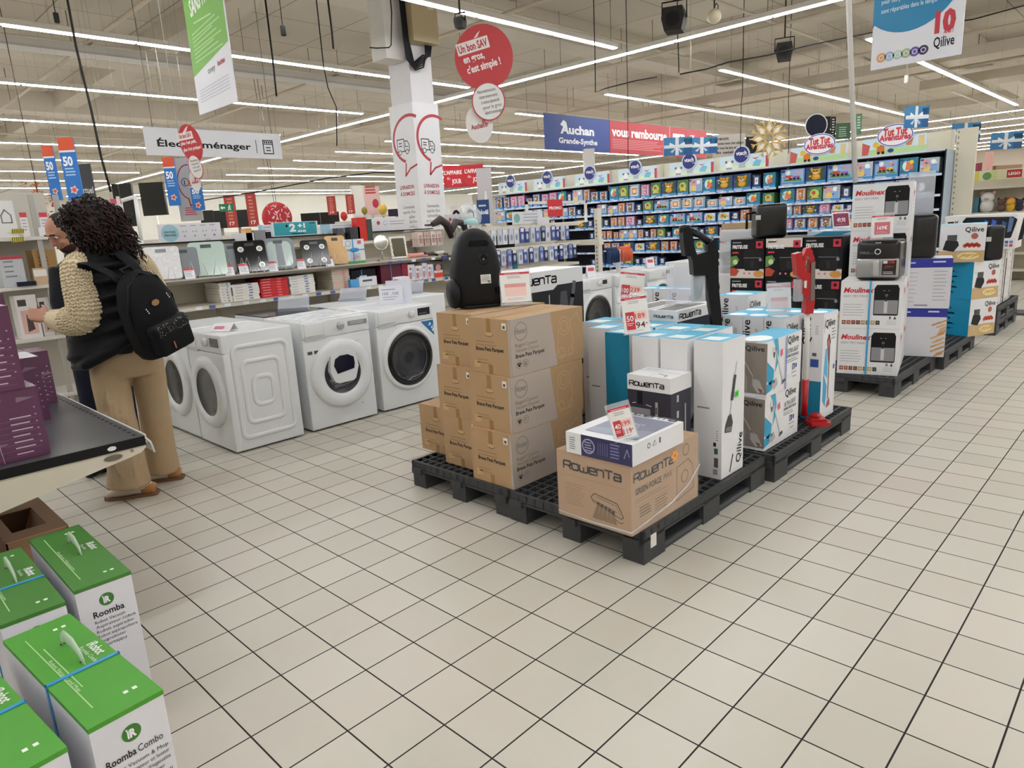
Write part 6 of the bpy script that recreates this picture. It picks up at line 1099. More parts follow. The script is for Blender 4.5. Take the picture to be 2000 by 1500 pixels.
for k in range(30): b.rect(F((TG+.44,TYA-.05,.1),(0,-1,0),(0,0,1)),.0,.02+k*.08,.02,.05+k*.08,'8d8772',1)
b.out('end_board', t)
# toy boxes: prototype meshes, then one object per toy
def toy(kind, w, h, d=.22):
    b = B(); c = {'bear':'2b4f88','pink':'a8608a','lion':'24407e','train':'4a76ac','book':'98b2c6','ball':'35598f','dark':'1e2438','teal':'2f7f9a','track':'4f7cb0','green':'507a54','white':'b5c2d2','orange':'8f5238'}[kind]
    b.box(0,0,0,d,w,h,c+'|r.35'); f = fx(0,w,0); b.rect(f,0,0,w,h*.16,'3f9ad8',1)
    if kind in ('bear','pink','lion','orange'):
        m = {'bear':'9a6a45','pink':'e58ab0','lion':'e0a52e','orange':'d8843a'}[kind]; b.rect(f,w*.12,h*.18,w*.88,h*.93,'c5ced8' if kind!='lion' else '3a5a2f',1)
        b.ball(f(w*.5,h*.38,-.0),(.02,w*.24,h*.2),m,n=10,k=6); b.ball(f(w*.5,h*.68,.0),(.025,w*.26,h*.19),m,n=10,k=6); b.ball(f(w*.3,h*.84,0),(.012,w*.08,h*.07),m,n=8,k=5); b.ball(f(w*.7,h*.84,0),(.012,w*.08,h*.07),m,n=8,k=5); b.ball(f(w*.5,h*.62,.02),(.012,w*.12,h*.08),'f0e2d0',n=8,k=5)
        for q in (.42,.58): b.disc(f,w*q,h*.74,w*.035,'1c1614',l=38,n=8)
    elif kind in ('train','track'):
        b.rect(f,w*.05,h*.18,w*.95,h*.95,'8fb5dc',1); b.poly(f,[(w*.1,h*.25),(w*.9,h*.22),(w*.85,h*.4),(w*.2,h*.42)],'5a8a4a',2); b.rect(f,w*.2,h*.4,w*.5,h*.62,'d8453a',3); b.rect(f,w*.52,h*.4,w*.8,h*.55,'e8b83a' if kind=='train' else '8a5ab0',3)
        for q in (.26,.42,.58,.74): b.disc(f,w*q,h*.38,w*.05,'22242c',l=4,n=10)
        b.disc(f,w*.3,h*.78,w*.1,'f0f0f4',l=3,n=12); b.poly(f,[(w*.55,h*.65),(w*.9,h*.7),(w*.85,h*.9),(w*.6,h*.88)],'c8a0b8',3)
    elif kind == 'book':
        b.rect(f,w*.18,h*.2,w*.82,h*.85,'f0eee6',1); b.rect(f,w*.24,h*.28,w*.76,h*.78,'d8906a',2); b.disc(f,w*.5,h*.52,w*.16,'f0d8a0',l=3,n=12); b.rect(f,w*.3,h*.3,w*.7,h*.36,'8a5a9a',3)
    elif kind == 'ball':
        b.rect(f,w*.08,h*.18,w*.92,h*.95,'c9dcea',1); b.disc(f,w*.5,h*.58,w*.3,'f0c83a',b=h*.28,l=2,n=16); b.disc(f,w*.42,h*.64,w*.09,'d8543a',l=3,n=10); b.disc(f,w*.6,h*.52,w*.1,'4aa05a',l=3,n=10)
    elif kind == 'dark':
        b.rect(f,w*.15,h*.22,w*.85,h*.9,'3f4f78',1); b.rect(f,w*.3,h*.3,w*.7,h*.8,'e6e6ec',2); b.disc(f,w*.5,h*.55,w*.12,'8aa0c8',l=3,n=10)
    elif kind == 'teal':
        b.disc(f,w*.4,h*.55,w*.25,'d8f0f0',b=h*.3,l=1,n=14); b.poly(f,[(w*.3,h*.3),(w*.75,h*.35),(w*.7,h*.8),(w*.4,h*.75)],'e87a4a',2); b.disc(f,w*.65,h*.75,w*.12,'f0e04a',l=3,n=10)
    elif kind == 'green':
        b.disc(f,w*.5,h*.55,w*.32,'b8d85a',b=h*.3,l=1,n=14); b.disc(f,w*.45,h*.6,w*.14,'c8503a',l=2,n=10); b.poly(f,[(w*.2,h*.25),(w*.85,h*.25),(w*.6,h*.5)],'e0c060',3)
    elif kind == 'white':
        b.rect(f,w*.08,h*.55,w*.45,h*.9,'e6a0b0',1); b.rect(f,w*.55,h*.2,w*.9,h*.6,'8ab0e0',1); b.disc(f,w*.35,h*.36,w*.2,'f0d070',l=2,n=12); b.disc(f,w*.7,h*.75,w*.14,'f8f8fa',l=2,n=10)
    for q in range(9):
        u, v, r_ = random.uniform(.08,.9)*w, random.uniform(.2,.92)*h, random.uniform(.02,.07)*w; c_ = random.choice(['e8e4e0','2a2f48','c8584a','e0b84a','7a9ac8','4a7a5a','b890b0','6a4a3a','9ac0dc'])
        if q%2: b.disc(f,u,v,r_,c_,l=40+q,n=8,b=r_*random.uniform(.5,1.3)) if u-r_ > 0 and u+r_ < w else None
        else: b.poly(f,[(max(0,u-r_),v-r_*.6),(min(w,u+r_),v-r_*.3),(min(w,u+r_*.8),v+r_*.7),(max(0,u-r_*.5),v+r_*.5)],c_,40+q)
    b.lines(f,w*.06,h*.06,w*.5,2,h*.045,'e4ecf4',t=h*.025,l=3); b.disc(f,w*.14,h*.88,w*.09,'23307a',l=52,n=10,b=w*.06); return b
DESC = {'bear':'brown plush bear in a blue box','pink':'pink plush in a pink box','lion':'yellow animal toy in a blue box','train':'red vehicle play set box','book':'activity book toy box','ball':'yellow activity ball box','dark':'dark toy electronics box','teal':'teal toy box with orange figure','track':'wide blue track set box','green':'green baby toy box','white':'white and pink toy box','orange':'orange plush in a box'}
PW = {'bear':.23,'pink':.24,'lion':.34,'train':.36,'book':.25,'ball':.27,'dark':.17,'teal':.26,'track':.42,'green':.25,'white':.28,'orange':.19}
rows = [ (2.33, TYA, SHR[1], .27, ['track','lion','track','white','train','teal','white','track']), (2.33,TYA,SHR[2],.25,['teal','orange','green','white','dark','teal','train','white','dark']), (2.33,.55,SHR[3],.17,['white','orange','lion','pink','ball','dark','orange']), (2.33,.55,SHR[4],.2,['pink','bear','orange','bear','dark','white']),
 (TYB-.05,2.36,SHL[1],.28,['bear','bear','pink','pink','bear','bear','pink','pink','teal','dark','white','orange','bear','bear','teal','green','book','pink','green','lion','green','white','teal','lion','lion','dark','teal','track']),
 (TYB-.05,2.36,SHL[2],.22,['white','teal','dark','dark','white','white','white','dark','white','bear','dark','dark','dark','white','white','orange','bear','dark','green','train','book','book','book','book','white','book','teal','green','dark','book','book']),
 (6.9,2.36,SHL[3],.21,['lion','dark','green','dark','orange','orange','pink','dark','lion','teal','train','train','ball','ball','dark','orange','ball','white','green','teal']),
 (6.5,2.36,SHL[4],.19,['dark','orange','orange','orange','orange','white','white','orange','dark','orange','green','dark','teal','dark','teal','dark','lion','orange','teal','white','lion','bear','dark']),
 (6.3,2.9,SHL[5],.2,['dark','orange','bear','lion','ball','lion','orange','orange','lion','green','teal','white','orange']), (6.5,4.4,SHL[6],.2,['dark','bear','dark','white','green','dark'])]
RN = ['top shelf','second shelf','third shelf','fourth shelf']; protos = {}
nm_rows = ['top shelf in right bays','second shelf in right bays','third shelf in right bays','fourth shelf in right bays','top shelf in left bays','second shelf in left bays','third shelf in left bays','fourth shelf in left bays','fifth shelf in left bays','sixth shelf in left bays']
random.seed(4)
for (ya, yb, z, hmax, seq), rn in zip(rows, nm_rows):
    y = ya-.03; cnt = {}
    i = 0
    while y > yb+.12 and i < 40:
        k = seq[i % len(seq)]; w = PW[k]; i += 1
        if hmax < .2: w *= .8
        if y-w < yb: break
        key = (k, hmax, i%3)
        cnt[k] = cnt.get(k,0)+1; lab = f'{ORD[cnt[k]-1]} {DESC[k]} from the left, {rn}'
        loc = (TG+.03+random.uniform(0,.02), y-w, z+.001)
        if key not in protos: protos[key] = toy(k, w-.012, hmax*(.97 if k not in ('dark','ball') else .86)).out('toy_box', loc=loc, label=lab, cat='toy', group='toys on the gondola')
        else:
            o = dup(protos[key], loc, label=lab); o.scale = (1, random.uniform(.86,1), random.uniform(.72,1.0))
        y -= w+.006
# header boards with round badges
def hboard(label, y0, y1, z1, kind, zb=2.216):
    w = y0-y1; h = z1-zb; t = thing('toy_header', label, 'sign', (TG+.06,y0,zb), 0, 'header boards over the toys'); b = B(); b.box(0,-w,0,.012,0,h,'cfe6f2|r.4'); f = fx(0,0,0)
    if kind == 'v':
        b.rect(f,0,0,w,h*.3,'dcecc8',1); b.disc(f,w*.2,h*.35,h*.26,'f4f4f2',l=2,n=14); b.disc(f,w*.14,h*.6,h*.1,'8a6a50',l=3,n=10); b.disc(f,w*.27,h*.6,h*.1,'8a6a50',l=3,n=10); b.rect(f,w*.14,h*.06,w*.26,h*.2,'a59ac0',3); b.poly(f,[(w*.66,h*.75),(w*.74,h*.6),(w*.82,h*.78),(w*.74,h*.7)],'d8507a',2); b.poly(f,[(w*.68,h*.15),(w*.82,h*.1),(w*.86,h*.5),(w*.76,h*.6),(w*.7,h*.4)],'7ac4dc',2); b.rect(f,w*.4,h*.1,w*.54,h*.45,'b5c0cc',2); b.rect(f,w*.94,.0,w,h*.8,'c04a50',2)
    else:
        b.rect(f,0,0,w,h*.35,'b5d8a0',1); b.poly(f,[(0,h*.05),(w*.1,h*.05),(w*.13,h*.6),(0,h*.8)],'c85a58',2); b.disc(f,w*.22,h*.6,h*.18,'e8c040',l=2,n=12); b.poly(f,[(w*.24,h*.1),(w*.36,h*.1),(w*.36,h*.5),(w*.3,h*.6),(w*.24,h*.45)],'d87a2a',3); b.disc(f,w*.27,h*.12,h*.09,'26262c',l=4,n=10); b.disc(f,w*.34,h*.12,h*.09,'26262c',l=4,n=10); b.disc(f,w*.46,h*.2,w*.05,'23408a',b=h*.12,l=3,n=14); b.poly(f,[(w*.7,h*.4),(w*.78,h*.4),(w*.8,h*.8),(w*.74,h*.9),(w*.68,h*.7)],'d8906a',3); b.rect(f,w*.88,h*.3,w*.97,h*.9,'e0c890',3)
    b.out('picture_board', t); c = B()
    if kind == 'v':
        f2 = fx(-.02,0,0); c.disc(f2,w*.46,h*1.02,.155,'c8d4e8',l=0); c.disc(f2,w*.46,h*1.02,.135,'252f78|r.4',l=2); c.text(f2,'vtech',w*.46,h*1.0,.10,'f2f2f6',w=.2,bold=.03,al='c',l=4); c.text(f2,'baby',w*.54,h*.82,.05,'d8dcf0',w=.07,l=4); c.lathe(F(f2(w*.46,h*1.02,-.02),(0,-1,0),(0,0,1)),[(.155,0),(.155,.02)],'c8d4e8',n=24)
    else:
        f2 = fx(-.02,0,0); c.disc(f2,w*.52,h*1.06,.26,'f4f2f6',b=.17,l=0); c.ring(f2,w*.52,h*1.06,.25,.014,'3a5ab8',b=.16,l=2); c.text(f2,'Tut Tut',w*.52,h*1.06,.15,'d23a3a',w=.34,bold=.05,al='c',l=4); c.text(f2,'Aventures',w*.52,h*.78,.12,'d0304a',w=.44,bold=.04,al='c',l=4); c.box(-.019,-w*.52-.2,h*.8,-.002,-w*.52+.2,h*1.2,'f4f2f6')
    c.out('badge', t)
for k,(y,zz) in enumerate(((8.71,2.47),(7.57,2.46),(6.37,2.45),(5.23,2.45),(4.02,2.45),(2.98,2.46))): hboard(f'pale blue toy header board with round blue badge, {ORD[k]} from the far left', y+.46, y-.46, zz, 'v')
hboard('toy header board with red lettered oval badge, left one of two', 2.14, 1.22, 2.47, 't'); hboard('toy header board with red lettered oval badge, nearest the gondola end', 1.0, .10, 2.47, 't')
# ---------------- signs and things hanging from the ceiling ----------------
def wires(par, pts, r=.003, m='9a978f'):
    b = B()
    for p in pts: b.tube([p,(p[0],p[1],CEIL-.005)],r,m,n=5)
    b.out('hanging_wire', par)
# green banner
X = 2.0; a = atx(390,225,X); c = atx(463,205,X); w = a.y-c.y; H = 1.55; t = thing('hanging_banner', 'tall green and white banner hanging above the person with the backpack', 'banner', (X,a.y,a.z)); b = B(); b.box(0,-w,0,.012,0,H,'e4e4ec|r.5'); f = fx(0,0,0)
b.poly(f,[(0,.30),(w,.44),(w,H),(0,H)],'73b043|r.5',1); b.text(f,'SANS FRAIS',w*.16,.74,.17,'f2f4ee',w=w*.66,bold=.03,shear=.2,rot=9,l=2); b.lines(f,w*.2,.68,w*.5,1,.02,'b5d89a',l=2,t=.012)
for k in range(8): b.line(f,[(w*.12,.40+k*.03),(w*(.86-.1*(k%3)),.44+k*.032)],.012,'a9d08a',2)
b.text(f,'oney',w*.40,.275,.07,'4a4a52',w=w*.2,l=2,rot=5); b.text(f,'Auchan',w*.66,.30,.055,'b03a4a',w=w*.2,bold=.03,l=2,rot=5)
for k in range(5): b.line(f,[(w*.1,.09+k*.022),(w*.9,.115+k*.024)],.005,'b5b5c2',2)
b.out('banner', t); wires(t,[(0,-.03,H),(0,-w+.03,H)],m='e0e0dc')
bpy.data.objects.remove([o for o in t.children if o.name.startswith('hanging_wire')][0]); q = B()
for y in (-.03,-w+.03): q.tube([(0.006,y,H),(0.006,y,CEIL-.005-a.z)],.003,'9a978f',n=5)
q.out('hanging_wire', t)
# appliance department sign
Y = 5.5; a = aty(290,303,Y); c = aty(553,315,Y); d = aty(280,247,Y); w = c.x-a.x; H = d.z-a.z; t = thing('department_sign', 'long pale grey department sign with black lettering and oven icon', 'sign', (a.x,Y,a.z)); b = B(); b.box(0,0,0,w,.05,H,'c9c9cd|r.5'); f = fy(0,0,0)
b.text(f,'Électroménager',w*.07,H*.33,H*.34,'16161a',w=w*.68,bold=.025,l=1); b.rect(f,w*.79,H*.2,w*.795,H*.72,'2a2a2e',1)
u, v, s = w*.85, H*.2, H*.52; b.line(f,[(u,v),(u+s*.8,v),(u+s*.8,v+s),(u,v+s),(u,v)],.012,'1c1c20'); b.line(f,[(u,v+s*.72),(u+s*.8,v+s*.72)],.01,'1c1c20')
for k in range(4): b.disc(f,u+s*(.13+.18*k),v+s*.86,.012,'1c1c20',n=8)
b.rect(f,u+s*.2,v+s*.42,u+s*.6,v+s*.5,'1c1c20'); b.rect(f,u+s*.2,v+s*.2,u+s*.6,v+s*.28,'1c1c20'); b.out('sign_panel', t); q = B()
for x in (.1,w-.1): q.tube([(x,.025,H),(x,.025,CEIL-.005-a.z)],.004,'6a6862',n=5)
q.out('hanging_wire', t)
# speech bubble mobiles
def bubble_mobile(label, depth, big, mid, back, texts, txc, wire_px):
    o = atd(big[0], big[1], depth); q = PX(o); t = thing('speech_bubble_sign', label, 'sign', o); q.f = F((0,0,0), RH, (0,0,1))
    k = depth/FPX
    def E_(cx, cy, a, b_, rot, m, w0, edge=None):
        P = [((cx-big[0])*k + k*(a*math.cos(i*math.pi/18)*math.cos(rot)-b_*math.sin(i*math.pi/18)*math.sin(rot)), -(cy-big[1])*k + k*(a*math.cos(i*math.pi/18)*math.sin(rot)+b_*math.sin(i*math.pi/18)*math.cos(rot))) for i in range(36)]
        s = B()
        if edge: s.prism(q.f,[(p[0]*1,p[1]*1) for p in P],w0,w0+.006,edge); cxm = sum(p[0] for p in P)/36; cym = sum(p[1] for p in P)/36; s.poly(q.f,[(cxm+(p[0]-cxm)*.93,cym+(p[1]-cym)*.93) for p in P],m,int((w0+.007)/EPS)+1)
        else: s.prism(q.f,P,w0,w0+.006,m)
        return s
    s = E_(*big[:2],*big[2:],'c23a40|r.5',0); U = lambda px,py: ((px-big[0])*k, -(py-big[1])*k); L = int(.0075/EPS)+1
    for tx, px, py, hpx, wpx, rot, boxed in texts[0]:
        u, v = U(px,py)
        if boxed: c_, s_ = math.cos(math.radians(rot)), math.sin(math.radians(rot)); R_ = [(-3,-4),(wpx+3,-4),(wpx+3,hpx*.9),(-3,hpx*.9)]; s.poly(q.f,[(u+k*(x*c_-y*s_),v+k*(x*s_+y*c_)) for x,y in R_],'f0e4e2',L)
        s.text(q.f,tx,u,v,hpx*k,'b03040' if boxed else 'f4eeee',w=wpx*k,bold=.03,rot=rot,l=L+1)
    u, v = U(*txc); s.poly(q.f,[(u-6*k,v-6*k),(u+2*k,v-3*k),(u+7*k,v+8*k),(u+1*k,v+3*k)],'f0dcd8',L); s.out('red_bubble', t)
    s = E_(*mid[:2],*mid[2:],'e8e6e4|r.5',.02,'c04a50'); u, v = U(mid[0]-mid[2]*.45,mid[1]+mid[3]*.85); s.prism(q.f,[(u,v),(u+mid[2]*.3*k,v),(u+mid[2]*.02*k,v-mid[3]*.35*k)],.02,.026,'c04a50')
    for i, tx in enumerate(texts[1]): u, v = U(mid[0]-mid[2]*.62+i*mid[2]*.1, mid[1]-mid[3]*.4+i*mid[3]*.27); s.text(q.f,tx,u,v,mid[3]*.26*k,'4a3a3c',w=mid[2]*1.1*k,rot=9,l=int(.0285/EPS)+2)
    s.out('white_bubble', t); s = E_(*back[:2],*back[2:],'e4e2e0|r.5',-.02); u, v = U(back[0]-back[2]*.6,back[1]+back[3]*.28); s.text(q.f,'Auchan.fr',u,v,back[3]*.36*k,'b0404a',w=back[2]*1.3*k,bold=.03,rot=9,l=int(-.013/EPS)+1); s.out('rear_bubble', t)
    s = B(); u, v = U(*wire_px); s.tube([q.f(u,v,0),V((q.f(u,v,0).x,q.f(u,v,0).y,CEIL-.005-o.z))],.003,'c9c6be',n=5); s.tube([q.f(*U(big[0],big[1]+big[3]*.9),.003),q.f(*U(mid[0],mid[1]),.01),q.f(*U(back[0],back[1]-back[3]*.7),-.012)],.003,'b5b2aa',n=5); s.out('hanging_wire', t)
bubble_mobile('big red round speech bubble sign with white bubbles hanging near the column', 7.2, (945,112,57,60,0), (949,194,33,36,0), (928,234,27,36,.1),
    ([('Un bon SAV',898,104,20,58,13,True),('en gros,',906,122,19,42,13,False),('c\'est simple !',912,141,19,68,13,False)],('Nos techniciens','interviennent','à votre domicile','pour le gros','électroménager')),(933,72),(930,60))
bubble_mobile('small red oval speech bubble sign with white ovals before the grey department sign', 5.0, (373,280,21,36,.18), (378,325,13,23,.18), (368,350,10,20,.1),
    ([('Un bon SAV',353,271,11,24,8,True),('plus c\'est petit,',355,283,9,30,8,False),('plus c\'est pratique !',358,295,9,36,8,False)],('Nos techniciens','réparent','votre petit','appareil','')),(366,255),(352,262))
# delivery column
cx0, cy0 = 5.62, 4.93; t = thing('delivery_column', 'square white column clad with home delivery panels and truck icons', 'column', (0,0,0)); a = atx(767,300,cx0); c = aty(862,300,cy0); wy, wx = a.y-cy0, c.x-cx0; ztop = atx(812,196,cx0).z
b = B(); b.box(cx0+.04,cy0+.04,0,cx0+wx-.03,cy0+wy-.03,CEIL,'d2d0d2|r.6'); b.out('shaft', t)
b = B(); b.box(cx0,cy0,.0,cx0+wx,cy0+wy,ztop,'d9d9dc|r.45')
for f, w in ((fx(cx0,cy0+wy,0),wy),(fy(cy0,cx0,0),wx)):
    z = lambda k: ztop-k
    b.ring(f,w*.78,z(.47),w*.72,.04,'b03844',b=.33,l=1,t0=60,t1=250,n=30); b.line(f,[(w*.55,z(.79)),(w*.5,z(.95)),(w*.72,z(.86)),(w,z(.82))],.026,'b03844',1)
    u, v, s = w*.24, z(.62), w*.5; b.line(f,[(u,v),(u+s*.58,v),(u+s*.58,v+s*.62),(u,v+s*.62),(u,v)],.012,'222226'); b.line(f,[(u+s*.58,v),(u+s,v),(u+s,v+s*.3),(u+s*.86,v+s*.5),(u+s*.58,v+s*.5)],.012,'222226'); b.line(f,[(u+s*.68,v+s*.42),(u+s*.68,v+s*.22),(u+s*.9,v+s*.22)],.01,'222226'); b.line(f,[(u+s*.14,v+s*.42),(u+s*.38,v+s*.42)],.012,'222226'); b.line(f,[(u+s*.14,v+s*.28),(u+s*.38,v+s*.28)],.012,'222226')
    for q in (.2,.8): b.disc(f,u+s*q,v-.01,.035,'d9d9dc',l=2,n=16); b.ring(f,u+s*q,v-.01,.035,.01,'222226',l=3,n=16)
    b.text(f,'LIVRAISON',w*.5,z(1.13),.07,'b0485a',w=w*.6,bold=.03,al='c'); b.text(f,'À DOMICILE',w*.5,z(1.22),.07,'b0485a',w=w*.62,bold=.03,al='c')
    for k, s_ in enumerate(('Commandez','auprès d\'un','conseiller','et on vous livre','à domicile !')): b.text(f,s_,w*.5,z(1.40+k*.068),.06,'5a5a5e',w=w*(.36+.03*len(s_)/2),al='c')
    b.lines(f,w*.4,z(1.78),w*.3,1,.03,'c08a90'); b.text(f,'209',w*.5,z(1.92),.11,'d0a0a4',w=w*.34,al='c')
b.out('cladding', t)
b = B(); b.box(cx0-.28,cy0+.1,3.72,cx0+.03,cy0+.42,4.5,'d0cec9|r.5'); b.out('junction_cabinet', label='white cabinet fixed high on the delivery column', cat='cabinet')
b = B(); p = aty(822,45,cy0-.05); b.box(p.x-.22,cy0-.14,p.z-.26,p.x+.22,cy0+.03,p.z+.26,'a3936f|r.55'); b.rect(fy(cy0-.14,p.x-.22,p.z-.26),.28,.42,.38,.46,'c9bd9a',1); b.out('electrical_box', label='beige electrical box high on the delivery column', cat='electrical box'); b = B()
for k in range(6): b.tube([(p.x-.30+.012*k,cy0-.01,4.85),(p.x-.30+.014*k,cy0-.03,p.z-.2),(p.x-.27+.02*k,cy0-.03,p.z-.48),(p.x-.14,cy0-.03,p.z-.60+.02*k),(p.x-.0+.0*k,cy0-.03,p.z-.55+.03*k),(p.x+.05+.015*k,cy0-.04,p.z-.4),(p.x+.04+.02*k,cy0-.06,p.z-.27)],.012,'17171a|r.5',n=6)
b.out('cable_loop', label='black loop of cables hanging below the beige electrical box', cat='cable')
# store banner
Y = 7.0; a = aty(1063,220,Y); c = aty(1190,233,Y); d = aty(1066,291,Y); e = aty(1380,257,Y); H = a.z-d.z; t = thing('store_banner', 'long blue and red banner reading Grande-Synthe hanging above the toy gondola', 'banner', (a.x,Y,d.z)); wb, wr = c.x-a.x, e.x-c.x; b = B(); b.box(0,0,0,wb,.03,H,'263f86|r.5'); f = fy(0,0,0); b.text(f,'Auchan',wb*.22,H*.48,H*.34,'e4e4ea',w=wb*.52,bold=.04); b.text(f,'Grande-Synthe',wb*.19,H*.2,H*.22,'e4e4ea',w=wb*.6,bold=.03); b.poly(f,[(wb*.22,H*.72),(wb*.27,H*.86),(wb*.31,H*.8),(wb*.33,H*.6),(wb*.27,H*.66)],'e4e4ea',1); b.out('blue_panel', t)
b = B(); b.box(wb+.01,.0,0,wb+wr,.03,H,'b03038|r.5'); b.text(f,'vous rembourse',wb+.08,H*.53,H*.40,'ecdfe0',w=wr*.53,bold=.04); b.lines(f,wb+.1,H*.42,wr*.5,6,H*.055,'d89aa0',t=H*.014); b.text(f,'5X',wb+wr*.60,H*.2,H*.8,'ecdfe0',w=wr*.26,bold=.05); b.rect(f,wb+wr*.575,0,wb+wr*.58,H,'d9c0c2',1); b.out('red_panel', t); q = B()
for x in (.1,wb,wb+wr*.5,wb+wr-.1): q.tube([(x,.015,H),(x,.015,CEIL-.005-d.z)],.005,'6a6862',n=5)
q.out('hanging_wire', t)
# panels placed on upright planes facing the aisle, hung by wires
def hung(name, label, cat, px0, py0, px1, py1, depth, m, deco=None, th=.02, wire=True, group=None, stand=False):
    o = atd((px0+px1)/2, py1, depth); q = PX(o); u0 = q(px0,(py0+py1)/2)[0]; u1 = q(px1,(py0+py1)/2)[0]; v1 = q((px0+px1)/2,py0)[1]; w = u1-u0
    t = thing(name, label, cat, o, math.atan2(RH.y,RH.x), group); b = B(); b.box(u0,0,0,u1,th,v1,m); f = F((u0,0,0),(1,0,0),(0,0,1))
    if deco: deco(b, f, w, v1)
    b.out('panel', t); q = B()
    if wire:
        for x in (u0+w*.08,u1-w*.08): q.tube([(x,th/2,v1),(x,th/2,CEIL-.004-o.z)],.0016,'a39c8e',n=4)
        q.out('hanging_wire', t)
    if stand: q.box(-.03,th,-o.z+.001,.03,th+.05,v1*.5,'8a8780|r.5'); q.box(-.05,th-.02,-o.z+.001,.05,th+.08,-o.z+.02,'6a6862'); q.out('stand', t)
    return t
def gift(b, f, w, h):
    b.rect(f,0,h*.62,w,h,'3f86b8',1); b.rect(f,w*.70,0,w,h*.9,'1d5a90',1); b.rect(f,0,h*.40,w,h*.58,'dfe6ec',2); b.rect(f,w*.40,0,w*.52,h,'e6ebf0',3); b.poly(f,[(w*.46,h*.5),(w*.2,h*.72),(w*.18,h*.5)],'eef2f5',4); b.poly(f,[(w*.46,h*.5),(w*.72,h*.74),(w*.75,h*.52)],'eef2f5',4); b.poly(f,[(w*.46,h*.48),(w*.22,h*.2),(w*.3,h*.14)],'d5dee6',4); b.poly(f,[(w*.46,h*.48),(w*.66,h*.2),(w*.58,h*.14)],'d5dee6',4)
for px0,py0,px1,py1,dp,s in ((1769,207,1814,249,9.5,'highest one, below the long strip light'),(1861,240,1915,278,11,'right of the highest one'),(1937,258,1997,291,13,'at the right photo edge'),(1297,268,1352,303,10.2,'left one of two before the red banner'),(1345,268,1401,300,10.6,'right one of two before the red banner')):
    hung('gift_sign','blue gift parcel sign with white bow, '+s,'hanging sign',px0,py0,px1,py1,dp,'2a72aa|r.5',gift,th=.04,group='hanging gift parcel signs')
hung('text_sign','pale text banner with dark print hanging left of the gold snowflake','banner',1392,262,1455,306,14.3,'bdb6ac|r.6',lambda b,f,w,h:[b.text(f,s,w*.1,h*(.75-.2*k),h*.16,'2a2a2e',w=w*(.4 if k==0 else .85),bold=.03) for k,s in enumerate(('EN MAGASIN,','trouvez moins cher ailleurs','sur tous les jeux et jouets','du catalogue'))])
hung('dark_board','small dark board behind the gold snowflake','hanging sign',1457,267,1478,300,13,'2a2228|r.5')
hung('menu_board','black board with white text lines above the toy gondola','hanging sign',1588,228,1622,272,14,'1c1a1e|r.5',lambda b,f,w,h: b.lines(f,w*.15,h*.8,w*.7,6,h*.12,'d0ccc8',t=h*.06)); hung('menu_board','narrow black board side with white marks right of the black text board','hanging sign',1623,228,1632,270,14.2,'201e22|r.5',lambda b,f,w,h: b.lines(f,w*.2,h*.85,w*.6,7,h*.12,'d0ccc8',t=h*.06))
hung('green_board','dark green board with fine text next to the white pole','hanging sign',1633,240,1661,272,14,'37583c|r.5',lambda b,f,w,h: b.lines(f,w*.2,h*.7,w*.6,5,h*.13,'a9c0a9',t=h*.05)); hung('green_board','narrow green board right of the white pole','hanging sign',1672,222,1683,262,14,'4d7a58|r.5',lambda b,f,w,h: b.lines(f,w*.2,h*.8,w*.6,5,h*.13,'c9d8c9',t=h*.06))
o = hung('round_board','plain dark round board behind the left oval badge','hanging sign',1590,255,1596,262,12.6,'1a2030|r.5',wire=True); q = B(); q.lathe(F((0,-.003,.15),(1,0,0),(0,0,1)),[(.001,.012),(.19,.012),(.205,.012),(.205,0)],['1a2030|r.5','e4e4e6|r.5','e4e4e6|r.5'],n=30,sm=False); q.out('disc', o)
# snowflake
o = atd(1502,270,10.8); t = thing('snowflake', 'golden snowflake decoration hanging above the toys', 'decoration', o, math.atan2(RH.y,RH.x)); q = B(); f = F((0,0,0),(1,0,0),(0,0,1)); R_ = .30; g = 'd6b878|r.4'
def fbar(b, a, c, r): b.tube([f(*a,0),f(*c,0)],r,g,n=6)
for k in range(8):
    th = k*math.pi/4; d = lambda r, o_=0: (r*math.cos(th+o_), r*math.sin(th+o_)); fbar(q, d(.08), d(.17,.32), .012); fbar(q, d(.17,.32), d(.27), .012); fbar(q, d(.27), d(.17,-.32), .012); fbar(q, d(.17,-.32), d(.08), .012); fbar(q, d(.27), d(.31), .012)
    c8 = (.24*math.cos(th+math.pi/8), .24*math.sin(th+math.pi/8)); fbar(q, (.16*math.cos(th+math.pi/8),.16*math.sin(th+math.pi/8)), (.29*math.cos(th+math.pi/8),.29*math.sin(th+math.pi/8)), .009)
    for s in (-.12,.12): fbar(q, c8, (.29*math.cos(th+math.pi/8+s),.29*math.sin(th+math.pi/8+s)), .008)
[q.prism(F((0,.004,0),f.u,f.v),[(r_*math.cos(k*math.pi/4+o_),r_*math.sin(k*math.pi/4+o_)) for r_,o_ in ((.09,0),(.17,.31),(.27,0),(.17,-.31))],0,.004,'e6e0d4') for k in range(8)]; q.ring(f,0,0,.085,.02,g,l=0); q.lathe(F((0,.006,0),(1,0,0),(0,0,1)),[(.065,0),(.065,.014),(.085,.014),(.085,0)],g,n=24); q.out('flake', t); q = B(); q.tube([f(0,.3,0),f(0,CEIL-.005-o.z,0)],.003,'8d8a82',n=4); q.out('hanging_wire', t)
